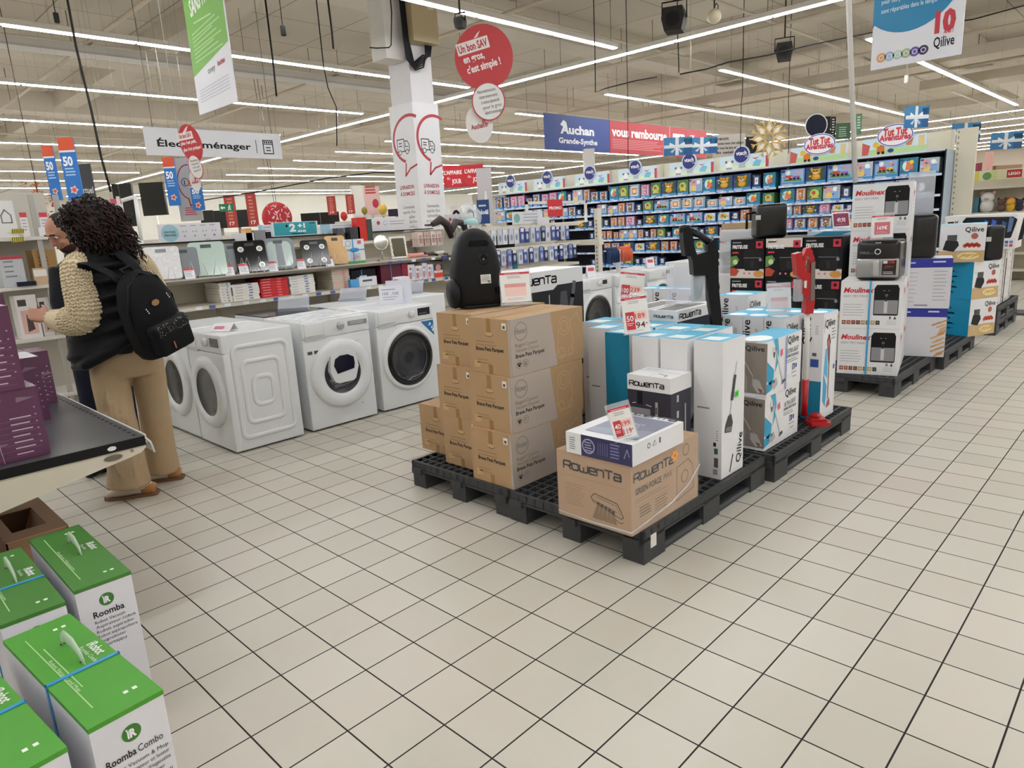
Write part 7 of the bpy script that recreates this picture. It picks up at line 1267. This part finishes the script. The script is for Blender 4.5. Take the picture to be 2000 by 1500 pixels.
# big white and blue poster, upper right
X = 5.5; a = atx(1700,138,X); c = atx(1877,105,X); w = a.y-c.y; H = 1.05; t = thing('hanging_poster', 'large white and blue poster with red 10 hanging at the upper right', 'poster', (X,a.y,a.z)); b = B(); b.box(0,-w,0,.015,0,H,'dddde4|r.45'); f = fx(0,0,0)
b.poly(f,[(0,H*.28)]+[(w*.40+w*.62*math.cos(math.radians(q)),H*.62+H*.40*math.sin(math.radians(q))) for q in range(232,372,8)]+[(w,H),(0,H)],'1c7fae|r.4',1)
for k, s in enumerate(('sont réparables dans le temps.','pour des produits qui durent et qui','et de savoir-faire','avec une équipe de qualité','grâce à une')): b.text(f,s,w*.09,H*.375+k*H*.062,.047,'cfe6f2',w=w*(.62,.72,.4,.5,.3)[k],rot=0,l=2,bold=.01)
b.text(f,'10',w*.70,H*.175,.19,'c03a4a',w=w*.22,bold=.06,l=2); b.text(f,'ANS !',w*.80,H*.155,.04,'c03a4a',w=w*.1,bold=.03,l=3); b.text(f,'Qilive',w*.70,H*.075,.1,'1c1c22',w=w*.22,bold=.015,l=2)
for k, m in enumerate(('d09a60','9db5d0','b5c8bc','a5b590','6a55a5','38355c')): b.disc(f,w*.12+k*w*.095,H*.075,.034,m,l=2,n=20); b.ring(f,w*.12+k*w*.095,H*.075,.018,.005,'e4e4ea',l=3,n=14)
b.out('poster', t); q = B()
for y in (-.05,-w+.05): q.tube([(.007,y,H),(.007,y,CEIL-.005-a.z)],.003,'9a978f',n=5)
q.out('hanging_wire', t)
# leaning white pole
a = atx(1671,352,5.95); c = atx(1657,-20,5.95); d = (a-c).normalized(); top = c + (c-a)*((CEIL-.01-c.z)/(c.z-a.z)); B().tube([a-V((0,0,.02)), top],.022,'d9d6d0|r.4',n=12).out('pole', label='thin white pole rising from the air fryer cartons to the ceiling', cat='pole')
# daily offer banners
def aff(b, f, w, h):
    b.poly(f,[(0,h*.35),(w*.12,0),(w*.38,0),(w*.5,h*.3),(w*.62,0),(w*.9,0),(w,h*.35),(w,h),(0,h)],'c8222c',1); b.text(f,"L'AFFAIRE",w*.02,h*.6,h*.24,'f4e6e6',w=w*.44,bold=.04,l=2); b.text(f,"L'AFFAIRE",w*.53,h*.62,h*.24,'f4e6e6',w=w*.45,bold=.04,l=2); b.text(f,'du',w*.08,h*.36,h*.2,'f4e6e6',w=w*.08,l=2); b.text(f,'JOUR',w*.2,h*.18,h*.28,'f4e6e6',w=w*.24,bold=.04,l=2); b.text(f,'du',w*.6,h*.4,h*.2,'f4e6e6',w=w*.08,l=2); b.text(f,'JOUR',w*.72,h*.22,h*.28,'f4e6e6',w=w*.24,bold=.04,l=2)
hung('offer_banner','red daily offer banner hanging to the right of the delivery column','banner',866,322,945,365,16,'b01e28|r.5',aff)
hung('grey_panel','tall pale grey panel with pointed white shape beside the red offer banner','panel',933,328,962,440,14,'b5b2b2|r.6',lambda b,f,w,h: b.poly(f,[(w*.3,0),(w*.75,0),(w*.6,h*.6),(w*.5,h*.6)],'d8d6d4',1),wire=False,stand=True)
hung('holiday_sign','dark blue holiday sign with white lettering behind the black vacuum','sign',932,390,956,437,12.5,'1c3f78|r.5',lambda b,f,w,h: (b.text(f,'Noël',w*.1,h*.4,h*.26,'e4e8f0',w=w*.8,bold=.04),b.lines(f,w*.15,h*.72,w*.7,1,h*.1,'c9d4e8',t=h*.07)),wire=False,stand=True)
# loudspeakers, lamp globe, cables
def speaker(label, px, py, depth, s=1):
    o = atd(px,py,depth); t = thing('ceiling_speaker', label, 'speaker', o, math.atan2(RH.y,RH.x)-.4, 'black ceiling speakers'); b = B(); b.prism(F((0,-.12*s,-.02),(1,0,0),(0,0,1)),[(-.09*s,-.11*s),(.09*s,-.11*s),(.12*s,.02),(.10*s,.12*s),(-.10*s,.12*s),(-.12*s,.02)],-.22*s,.0,'2a2926|r.6'); b.out('cabinet', t); b = B(); b.disc(F((0,-.122*s,-.02),(1,0,0),(0,0,1)),0,0,.075*s,'151413',n=20,l=2); b.out('cone', t)
    b = B(); b.tube([(-.13*s,0,-.0),(-.13*s,0,.18*s),(.13*s,0,.18*s),(.13*s,0,0)],.01,'1c1b1a',n=6); b.tube([(0,0,.18*s),(0,0,CEIL-.004-o.z)],.012,'2a2926',n=6); b.out('bracket', t)
speaker('black loudspeaker in a square bracket under the ceiling, upper right of centre',1317,38,8.5,1.15); speaker('black loudspeaker under the ceiling, further right beside the strip light',1532,100,10.5,1.05); speaker('small dark spotlight hanging above the red speech bubble',899,42,8,.5)
o = atd(1395,32,8.6); t = thing('globe_detector', 'round cream globe hanging from the ceiling between the two loudspeakers', 'globe', o); B().ball((0,0,0),(.085,.085,.09),'d9d0b4|r.4',n=20,k=12).out('globe', t); q = B(); q.tube([(0,0,.08),(0,0,CEIL-.004-o.z)],.012,'3a3936',n=6); q.tube([(0,0,.1),(.05,0,.16),(.1,0,.14),(.09,0,.08)],.006,'2a2926',n=5); q.out('stem', t)
def cable(label, pts, depth, r=.007, m='211f1d', name='cable', cat='cable', up=True):
    P = [atd(px,py,dp if (dp := (depth if isinstance(depth,(int,float)) else depth[i])) else 1) for i,(px,py) in enumerate(pts)]
    if up: P = [V((P[0].x,P[0].y,CEIL-.004))]+P if P[0].z < CEIL else [V((p.x,p.y,min(p.z,CEIL-.004))) for p in P]
    B().tube(P,r,m,n=5).out(name,label=label,cat=cat)
cable('long black cable dropping from the ceiling behind the person',[(130,-8),(148,90),(178,215),(198,310),(216,374)],6.5,.012)
cable('thick dark cable hanging left of the white cabinet, long one',[(641,5),(648,60),(651,95)],8,.012); cable('dark cable dropping over the department sign',[(632,130),(640,170),(657,210),(658,285)],9,.008); cable('short dark cable hanging from the strip light',[(533,120),(536,150),(540,188)],8.6,.012)
cable('thin black cable hanging down before the toy gondola',[(1225,138),(1226,200),(1227,330)],10,.006); cable('black cable from the loudspeaker dropping to the tray',[(1323,58),(1325,100),(1326,142)],8.7,.007)
cable('wavy black cable running below the ceiling at the upper right',[(1328,145),(1380,135),(1420,122),(1500,108),(1580,88),(1700,64),(1900,38),(2010,8)],8.8,.009,up=False); cable('thin dark hook cable under the ceiling above the red banner',[(1162,100),(1163,180),(1185,172),(1240,158),(1283,150)],9,.007); cable('dark cable hanging straight down beside the gold snowflake',[(1450,183),(1448,200),(1446,290)],11,.006); cable('thin dark cable behind the gold snowflake',[(1540,200),(1541,240),(1540,300)],12,.006)
cable('black cord with plug hanging under the white cabinet',[(765,25),(764,88),(760,93),(735,94),(722,93)],8.4,.008); cable('sagging dark line across the far hall',[(372,395),(500,375),(640,348),(730,337),(800,338)],14,.012,up=False)
for px, py, s in ((110,35,'above the first strip light on the left'),(553,60,'beside the long cable'),(1770,155,'white one under the big poster')):
    o = atd(px,py,7 if px < 1000 else 9); t = thing('hanging_plug', 'small hanging socket '+s, 'socket', o); m = '2a2826' if px < 1000 else 'e6e4e0'; B().rbox(-.025,-.02,-.05,.025,.02,.05,.01,m,n=2).out('socket', t); q = B(); q.tube([(0,0,.05),(0,0,CEIL-.004-o.z)],.005,m,n=4); q.out('cord', t)
# ---------------- background: far hall ----------------
def pct(b, f, w, h): b.rect(f,0,h*.80,w,h,'d0532e',1); b.rect(f,0,h*.77,w,h*.80,'e4e4e6',2); b.text(f,'50',w*.12,h*.56,h*.2,'eef2f8',w=w*.62,bold=.04,l=2); b.lines(f,w*.15,h*.5,w*.7,3,h*.05,'a9cbe8',l=2,t=h*.022); b.poly(f,[(w*(.5+.3*(1 if i%2==0 else .6)*math.cos(i*math.pi/5)),h*.17+w*.3*(1 if i%2==0 else .6)*math.sin(i*math.pi/5)) for i in range(10)],'e8c9c4',2); b.disc(f,w*.5,h*.17,w*.14,'d8543a',l=3,n=10)
for px0,py0,px1,py1,dp,s in ((122,268,153,392,9.5,'behind the curly hair'),(90,283,112,392,11,'leftmost, partly turned away'),(323,306,346,402,9.5,'next to the grey speech sign'),(373,352,396,411,9.0,'under the small white ovals')):
    hung('discount_banner','narrow orange and blue banner with white 50, '+s,'banner',px0,py0,px1,py1,dp,'2270c0|r.5',pct,group='narrow discount banners')
hung('dark_sign','dark grey rounded sign reading actuel behind the discount banner','hanging sign',152,320,183,402,10.5,'3a3c42|r.5',lambda b,f,w,h: b.text(f,'actuel',w*.1,h*.3,h*.22,'d0d0d2',w=w*.82,bold=.02))
def sp_(b, f, w, h): b.ring(f,w*.62,h*.62,w*.52,w*.05,'8a2a38',b=h*.28,l=1,t0=60,t1=260,n=24); b.line(f,[(w*.5,h*.36),(w*.55,h*.24),(w*.8,h*.3)],w*.06,'8a2a38',1); b.ring(f,w*.45,h*.62,w*.18,w*.03,'2a2a2e',l=2,n=18); b.text(f,'1',w*.4,h*.58,h*.1,'2a2a2e',bold=.03); b.lines(f,w*.2,h*.2,w*.6,4,h*.035,'b0505a',t=h*.02,al='c')
hung('speech_board','grey panel with dark red speech outline beside the hanging televisions','hanging sign',344,308,388,432,9.8,'a9a6a8|r.6',sp_)
for px0,py0,px1,py1,s in ((224,358,262,443,'left of the two'),(275,356,322,421,'right of the two, with shiny stand')): hung('television','black flat television hanging tilted, '+s,'television',px0,py0,px1,py1,9.6,'0b0c0e|r.15',lambda b,f,w,h: (b.rect(f,w*.04,h*.05,w*.96,h*.97,'050506|r.08',1)),th=.05,group='hanging televisions')
t = hung('display_stand','white metal display stand behind the curly haired person','display stand',238,383,243,520,7.5,'dcdcdc|r.3',wire=False,stand=True); 
q = PX(atd(258,520,7.5)); b = B()
for L in ([(238,392),(264,384)],[(264,384),(276,470)],[(276,470),(278,520)]): b.tube([q.f(*q(*L[0]),0),q.f(*q(*L[1]),0)],.02,'e0e0e0|r.3',n=8)
o = b.out('top_bar'); o.parent = t; o.matrix_parent_inverse = t.matrix_basis.inverted()
hung('promo_card','white card with pink header in front of the hanging television','sign',218,388,240,432,8,'dfdce2|r.5',lambda b,f,w,h:(b.rect(f,0,h*.75,w,h,'c8506a',1),b.lines(f,w*.15,h*.6,w*.7,4,h*.1,'a9a5b5',t=h*.04)),wire=True)
for px0,py0,px1,py1,s in ((440,381,461,445,'first from left, behind the exit sign'),(482,376,502,443,'second from the left'),(639,383,656,420,'third, near the white pillar'),(676,380,692,418,'fourth, right by the white pillar')): hung('red_banner','narrow dark red banner with faint print far back, '+s,'banner',px0,py0,px1,py1,15,'a53a34|r.6',lambda b,f,w,h:(b.lines(f,w*.25,h*.85,w*.5,8,h*.1,'d07a68',t=h*.05),b.text(f,'17',w*.25,h*.08,h*.14,'f0dcd4',w=w*.5,bold=.03)),group='dark red banners')
hung('exit_sign','green emergency exit sign with white arrow and running figure','exit sign',428,398,456,413,14,'1f6f4a|r.5',lambda b,f,w,h:(b.poly(f,[(w*.08,h*.5),(w*.22,h*.8),(w*.22,h*.6),(w*.42,h*.6),(w*.42,h*.4),(w*.22,h*.4),(w*.22,h*.2)],'e6f2ea',1),b.disc(f,w*.74,h*.78,h*.1,'e6f2ea',n=8),b.line(f,[(w*.72,h*.65),(w*.7,h*.42),(w*.62,h*.2)],h*.12,'e6f2ea',1),b.line(f,[(w*.7,h*.42),(w*.8,h*.2)],h*.12,'e6f2ea',1),b.line(f,[(w*.62,h*.55),(w*.82,h*.55)],h*.09,'e6f2ea',1)))
o = atd(541,425,14); t = thing('christmas_bauble', 'big red round decoration with white branch pattern in the far hall', 'decoration', o, math.atan2(RH.y,RH.x)); b = B(); b.lathe(F((0,0,0),(1,0,0),(0,0,1)),[(.001,.05),(.2,.045),(.30,.02),(.31,0),(.30,-.03),(.001,-.05)],'b01822|r.4',n=30); random.seed(8); f = F((0,-.052,0),(1,0,0),(0,0,1))
for k in range(46): u, v, th = random.uniform(-.16,.24), random.uniform(-.2,.24), random.random()*3; b.line(f,[(u,v),(u+.05*math.cos(th),v+.05*math.sin(th))],.014,'e8d8d4',1)
b.out('disc', t); q = B(); q.tube([(-.02,0,.28),(-.12,0,CEIL-.004-o.z)],.005,'5a5852',n=4); q.tube([(.02,0,.28),(-.05,0,CEIL-.004-o.z)],.005,'5a5852',n=4); q.out('hanging_wire', t)
# far shelving runs and televisions on stands
def rack(label, px0, px1, ptop, depth, m, y2=None, d=.5):
    o = atd((px0+px1)/2, ptop, depth); q = PX((o.x,o.y,0)); u0 = q(px0,ptop)[0]; u1 = q(px1,ptop)[0]; v = q((px0+px1)/2,ptop)[1]; t = thing('shop_rack', label, 'shelf unit', (o.x,o.y,0), math.atan2(RH.y,RH.x)); b = B(); b.box(u0,.0,0,u1,d,.12,'5a564f|r.6'); b.box(u0,d-.04,.12,u1,d,v,m); 
    for k in range(1,5): b.box(u0,.0,.12+k*(v-.12)/5-.03,u1,d,.12+k*(v-.12)/5,'c9c4ba|r.5')
    b.box(u0-.02,0,0,u0,d,v,m).box(u1,0,0,u1+.02,d,v,m); b.out('frame', t); return t, u0, u1, v
rack('long low far shelf run behind the scales shelf, left part',230,560,462,11.5,'cfcac2|r.6'); rack('long low far shelf run behind the scales shelf, right part',590,860,450,12.5,'cfcac2|r.6'); rack('far shelf run at the back behind the red banners',380,760,446,19,'d9d4ca|r.6')
for k,(px0,px1,py0,py1,dp) in enumerate(((392,417,411,446,17),(418,444,411,446,17),(446,486,410,444,17.2),(588,625,416,440,18),(626,662,414,438,18))): hung('television','black television standing in the far hall, '+ORD[k]+' from the left','television',px0,py0,px1,py1,dp,'0c0d0f|r.2',None,th=.06,wire=False,stand=True,group='far televisions')
hung('white_pillar','white square pillar far behind the beauty shelf','pillar',688,362,712,460,17,'d9d5cc|r.7',None,th=.45,wire=False,stand=True); hung('ornament_sign','pale pink sign with red ornament in the far hall','sign',712,364,742,420,15.5,'d9b5b0|r.6',lambda b,f,w,h:(b.lines(f,w*.1,h*.95,w*.8,3,h*.1,'b04a40',t=h*.06),b.disc(f,w*.7,h*.4,w*.2,'b03040',b=h*.16,l=2,n=16)),wire=False,stand=True)
for k,(px,py,r,m,s) in enumerate(((748,412,9,'c9a94a','golden pear shaped ornament'),(712,414,6,'8a7a2a','olive ornament bowl'),(672,425,7,'c02a2a','red parcel'))): o = atd(px,py,15); t = thing('ornament', s+' on the far shelf top', 'ornament', o); B().ball((0,0,.03),(r*.011,r*.011,r*.014),m+'|r.3|m.3',n=14,k=8).out('body', t); q = B(); q.tube([(0,0,-.05),(0,0,-o.z+.002)],.02,'b5b0a5',n=6); q.box(-.15,-.15,-.12,.15,.15,-.08,'c9c4b8'); q.out('plinth', t)
hung('dark_case','dark violet case on the far shelf','case',758,408,786,422,14.5,'2a1f38|r.4',None,th=.2,wire=False,stand=True); hung('portrait_poster','pale poster with dark hair portrait beside the delivery column','poster',880,402,902,430,15,'d4d0cc|r.5',lambda b,f,w,h:(b.disc(f,w*.5,h*.3,w*.36,'1c1818',b=h*.42,l=1,n=16),b.disc(f,w*.5,h*.3,w*.17,'c9a590',b=h*.22,l=2,n=12)),wire=False,stand=True); hung('portrait_poster','second pale poster with dark hair portrait, left of the blue holiday sign','poster',905,400,930,428,15,'d0cdc9|r.5',lambda b,f,w,h:(b.disc(f,w*.55,h*.3,w*.3,'1c1818',b=h*.42,l=1,n=16),b.disc(f,w*.55,h*.3,w*.15,'c9a590',b=h*.22,l=2,n=12)),wire=False,stand=True)
hung('column_white','slim white round column below the store banner','column',1142,290,1162,352,15,'d4cfc6|r.6',None,th=.3,wire=False,stand=True)
# autumn leaf tree decoration
o = atd(78,400,9); t = thing('leaf_garland', 'cluster of orange and red foil leaves left of the person', 'decoration', o); random.seed(12); b = B()
for k in range(120):
    c = V((random.gauss(0,.09),random.gauss(0,.06),random.uniform(-.28,.30))); R3 = Matrix.Rotation(random.random()*6,3,V((random.random(),random.random(),random.random())).normalized()); s = random.uniform(.03,.06); b.face([c+R3@V(p)*s for p in ((-.5,0,0),(0,-.25,.1),(.6,0,0),(0,.3,.1))], random.choice(['c8501e|r.4','d8702a|r.35','a8281c|r.4','c83a20|r.4','b5621e|r.3|m.4']))
b.out('leaves', t); q = B(); q.tube([(0,0,.3),(0,0,CEIL-.004-o.z)],.006,'5a4a3a',n=5); q.tube([(0,0,-.3),(0,0,.3)],.012,'5a3a22',n=6); q.out('stem', t)
# goods left of the person: open shelf with cartons
Yb = 4.3; xa = aty(-40,560,Yb).x; xb = aty(150,560,Yb).x; t = thing('open_shelf', 'grey open shelf rack with cartons behind the person, at the left edge', 'shelf unit', (0,0,0)); b = B(); zt = [aty(60,462,Yb).z, aty(60,558,Yb).z, aty(60,662,Yb).z, .2]
for z in zt: b.box(xa,Yb,z-.03,xb,Yb+.5,z,'c9c6c0|r.4')
for x in (xa+.02, aty(97,560,Yb).x, xb-.02): b.box(x-.02,Yb+.02,0,x+.02,Yb+.05,zt[0]+.35,'a9a6a0|r.4|m.4')
b.box(xa,Yb+.48,0,xb,Yb+.5,zt[0]+.4,'b5b0a6|r.6'); b.out('rack', t)
def lb(label, px0, px1, py0, py1, m, deco=None, name='goods_carton', d=.2, dy=.02):
    zz = min(zt, key=lambda z: abs(z-aty((px0+px1)/2,py1,Yb).z)); a = aty(px0,py1,Yb+dy); c = aty(px1,py1,Yb+dy); h = max(.03,aty((px0+px1)/2,py0,Yb+dy).z-zz); b = B(); b.box(0,0,0,c.x-a.x,d,h,m); w = c.x-a.x
    if deco: deco(b, fy(0,0,0), w, h)
    b.out(name, loc=(a.x,Yb+dy,zz+.001), label=label, cat='box')
def photo_(b, f, w, h): b.rect(f,w*.1,h*.75,w*.5,h*.9,'3a3a40'); b.rect(f,w*.15,h*.1,w*.85,h*.65,'d0a8a0'); b.poly(f,[(w*.35,h*.15),(w*.7,h*.2),(w*.6,h*.6),(w*.4,h*.55)],'4a3a3a',2)
lb('grey and white goods carton on the middle rack shelf, at the left edge',8,54,500,556,'b5b8bc|r.4',lambda b,f,w,h:(b.lines(f,w*.15,h*.8,w*.5,4,h*.16,'7a8088',t=h*.05),b.rect(f,0,h*.9,w,h,'a83a44',2)),d=.2); lb('brown carton with small vent holes beside the person on the rack',76,120,487,556,'a5804f|r.7',lambda b,f,w,h:[b.rect(f,w*(.2+.12*(k%4)),h*(.75-.1*(k//4)),w*(.26+.12*(k%4)),h*(.79-.1*(k//4)),'6a4a2a') for k in range(12)],d=.25,dy=.06); lb('small beige carton before the brown one on the rack',70,96,523,556,'c0a585|r.7',lambda b,f,w,h: b.rect(f,0,h*.5,w,h*.9,'dcd8d2'),d=.06,dy=-.0)
lb('flat dark blue pouch on the middle rack shelf',35,72,550,557,'1a1f33|r.4',d=.1,dy=-.02); lb('white appliance carton with photo print on the lower rack shelf',44,86,575,660,'d9d5d4|r.4',photo_,dy=.04); lb('second white carton with print on the lower rack shelf, behind the hand',88,112,580,660,'dad4d0|r.4',photo_,dy=.06); lb('white carton with yellow print on the bottom rack shelf',70,96,664,720,'d9d6d0|r.4',lambda b,f,w,h:(b.rect(f,w*.1,h*.4,w*.9,h*.6,'d0a84a'),b.rect(f,w*.1,h*.7,w*.7,h*.85,'3a3a3e'))) if 0 else None
lb('white game box with small pictures on the top rack shelf',78,118,444,461,'dcdcdf|r.4',lambda b,f,w,h:(b.disc(f,w*.4,h*.5,h*.25,'3a3a44',n=10),b.lines(f,w*.6,h*.6,w*.3,2,h*.2,'8a8a94',t=h*.08)),dy=-.0)
for px0, px1, s in ((46,60,'left'),(84,100,'right')): lb('white price card with red header on the top rack shelf, '+s+' one',px0,px1,415,461,'e0dce0|r.5',lambda b,f,w,h:(b.rect(f,0,h*.8,w,h,'c8404a'),b.lines(f,w*.15,h*.65,w*.7,4,h*.13,'a5a0b0',t=h*.05)),name='price_card',d=.01,dy=.02)
lb('white panel with house outline at the left photo edge, on the top rack shelf',-5,38,392,461,'d9d9da|r.5',lambda b,f,w,h:(b.line(f,[(w*.35,h*.4),(w*.35,h*.6),(w*.55,h*.75),(w*.8,h*.6),(w*.8,h*.4),(w*.35,h*.4)],.01,'7a7a7e',1)),name='panel',d=.02)
for py0, py1, s in ((447,456,'upper'),(463,473,'lower')): 
    a = aty(24,py1,Yb-.03); c = aty(48,py1,Yb-.03); h = aty(36,py0,Yb-.03).z-a.z; b = B(); b.box(0,0,0,c.x-a.x,.02,h,'d8c83a|r.5'); f = fy(0,0,0)
    for k in range(6): b.poly(f,[((c.x-a.x)*(k+.1)/6,0),((c.x-a.x)*(k+.5)/6,0),((c.x-a.x)*(k+.9)/6,h),((c.x-a.x)*(k+.5)/6,h)],'1c1c1c',1)
    b.out('hazard_strip', loc=(a.x,Yb-.03,a.z), label=f'yellow and black striped edge strip at the left, {s} one', cat='strip')
# plush toys and boxes at the far right
Xr = 14.5; ya = atx(1846,420,Xr).y; yb = atx(2060,400,Xr).y; zs = [atx(1930,365,Xr).z, atx(1930,415,Xr).z, atx(1930,462,Xr).z]; t = thing('plush_shelf', 'shelf wall of plush toys with yellow and white header at the far right', 'shelf unit', (0,0,0)); b = B(); b.box(Xr+.4,yb,0,Xr+.45,ya,zs[0]+.3,'cfc8b5|r.6')
for z in zs+[.5,.2]: b.box(Xr,yb,z-.04,Xr+.4,ya,z,'d0c9b8|r.5')
b.out('rack', t); b = B(); h0 = atx(1930,352,Xr).z; h1 = atx(1930,334,Xr).z; b.box(Xr+.0,yb,h0,Xr+.03,ya-.3,h1,'d9d4b0|r.5'); f = fx(Xr,ya-.3,h0); w = ya-.3-yb
for k in range(5): b.rect(f,w*(.05+.2*k),0,w*(.14+.2*k),h1-h0,['d8d05a','c9d08a','dcd8c4','e0d44a','d8c85a'][k],1)
b.disc(f,w*.23,(h1-h0)*.45,(h1-h0)*.42,'6a9a5a',l=2,n=18); u = ya-.3-atx(1981,342,Xr).y; b.rect(f,u-.11,(h1-h0)*.1,u+.11,(h1-h0)*.95,'b8322c',2); b.text(f,'LEGO',u,(h1-h0)*.4,(h1-h0)*.4,'f0e6d8',w=.17,bold=.04,al='c',l=3)
b.out('header', t)
def plush(label, px, py, r, m, m2, row):
    p = atx(px,py,Xr+.15); k = 12/FPX; R_ = r*k; z = zs[row]+.001; t = thing('plush_toy', label, 'plush toy', (p.x,p.y,z), 0, 'plush toys at the far right'); b = B(); b.ball((0,0,R_*.9),(R_*.8,R_*.9,R_*.95),m+'|r.95|n60|b.4',n=16,k=10); b.out('body', t); b = B(); b.ball((-.02,0,R_*2.1),(R_*.75,R_*.85,R_*.75),m+'|r.95',n=16,k=10)
    for s in (-1,1): b.ball((0,s*R_*.65,R_*2.75),(R_*.25,R_*.3,R_*.35),m2+'|r.95',n=10,k=6)
    b.ball((-R_*.72,0,R_*1.95),(R_*.2,R_*.4,R_*.3),m2+'|r.95',n=10,k=6); b.out('head', t); b = B()
    for s in (-1,1): b.ball((-R_*.72,s*R_*.3,R_*2.3),R_*.09,'17130f|r.2',n=8,k=5)
    b.out('eyes', t)
for L in (('big white plush dog with black eyes on the upper plush shelf',1930,378,14,'dcdad6','c9a5a8',1),('brown plush next to the white plush dog',1958,382,9,'6a5248','4a3a34',1),('yellow plush animal with red cap, far right',1976,385,9,'e0b040','c83a40',1),('cream plush hanging toy left of the white dog',1888,380,9,'c9a07a','5a3a2a',1),('small orange plush with dark stripes',1868,385,7,'c87a50','3a2a24',1),('dark plush at the right photo edge',1993,384,8,'3a3a44','2a2a30',1),
          ('pink plush on the lower plush shelf',1868,432,9,'d8a5a0','c0706a',2),('white plush with green scarf on the lower plush shelf',1925,434,10,'d0cfc8','5a9a5a',2),('orange plush on the lower plush shelf',1952,434,8,'d07a3a','e0d8c8',2),('grey plush rabbit on the lower plush shelf',1972,434,9,'b5b2ad','9a9790',2),('white plush on top of the far shelf end',1874,345,8,'e4e2e0','d0cdca',0)): plush(*L)
for k,(px0,px1,py0,m,row) in enumerate(((1840,1856,436,'d9b5b0',2),(1878,1898,440,'c08a80',2),(1902,1914,438,'c9c2b2',2),(1850,1862,390,'2a3a5a',1),(1902,1912,386,'3a6a78',1),(1984,2000,438,'7a4a5a',2))):
    p = atx(px1,py0,Xr+.08); q = atx(px0,py0,Xr+.08); B().box(0,0,0,.16,q.y-p.y,max(.1,p.z-zs[row]),m+'|r.5',xm=m).out('doll_carton', loc=(Xr+.08,p.y,zs[row]+.001), label=f'small coloured doll carton among the plush toys, {ORD[k]} listed from the gondola end', cat='box', group='doll cartons')
hung('skate_board_sign','tilted dark blue and red panel at the end of the toy gondola','panel',1862,352,1880,386,11.5,'27305a|r.4',lambda b,f,w,h: b.rect(f,0,0,w,h*.12,'c03040',1),wire=False,stand=True); hung('pastel_panel','pastel blue and green end panel beside the toy gondola','panel',1836,344,1858,400,12.0,'8fb5bc|r.5',lambda b,f,w,h:(b.disc(f,w*.6,h*.85,w*.3,'b5cfa5',l=1,n=12),b.lines(f,w*.15,h*.5,w*.6,3,h*.1,'5a9aa8')),wire=False,stand=True)
for k,(px0,px1,py0,py1,dp,m) in enumerate(((1880,1912,318,338,22,'d9d2c4'),(1910,1918,318,336,20,'7a2a30'),(1934,1940,296,335,24,'b58a80'),(1946,1996,322,340,24,'8a6a50'))): hung('far_panel',['cream panel far behind the plush shelf','dark red panel far behind the plush shelf','narrow rosy pillar far behind the plush shelf','brown shelf block far behind the plush shelf'][k],'panel',px0,py0,px1,py1,dp,m+'|r.7',None,th=.3,wire=False,stand=True)
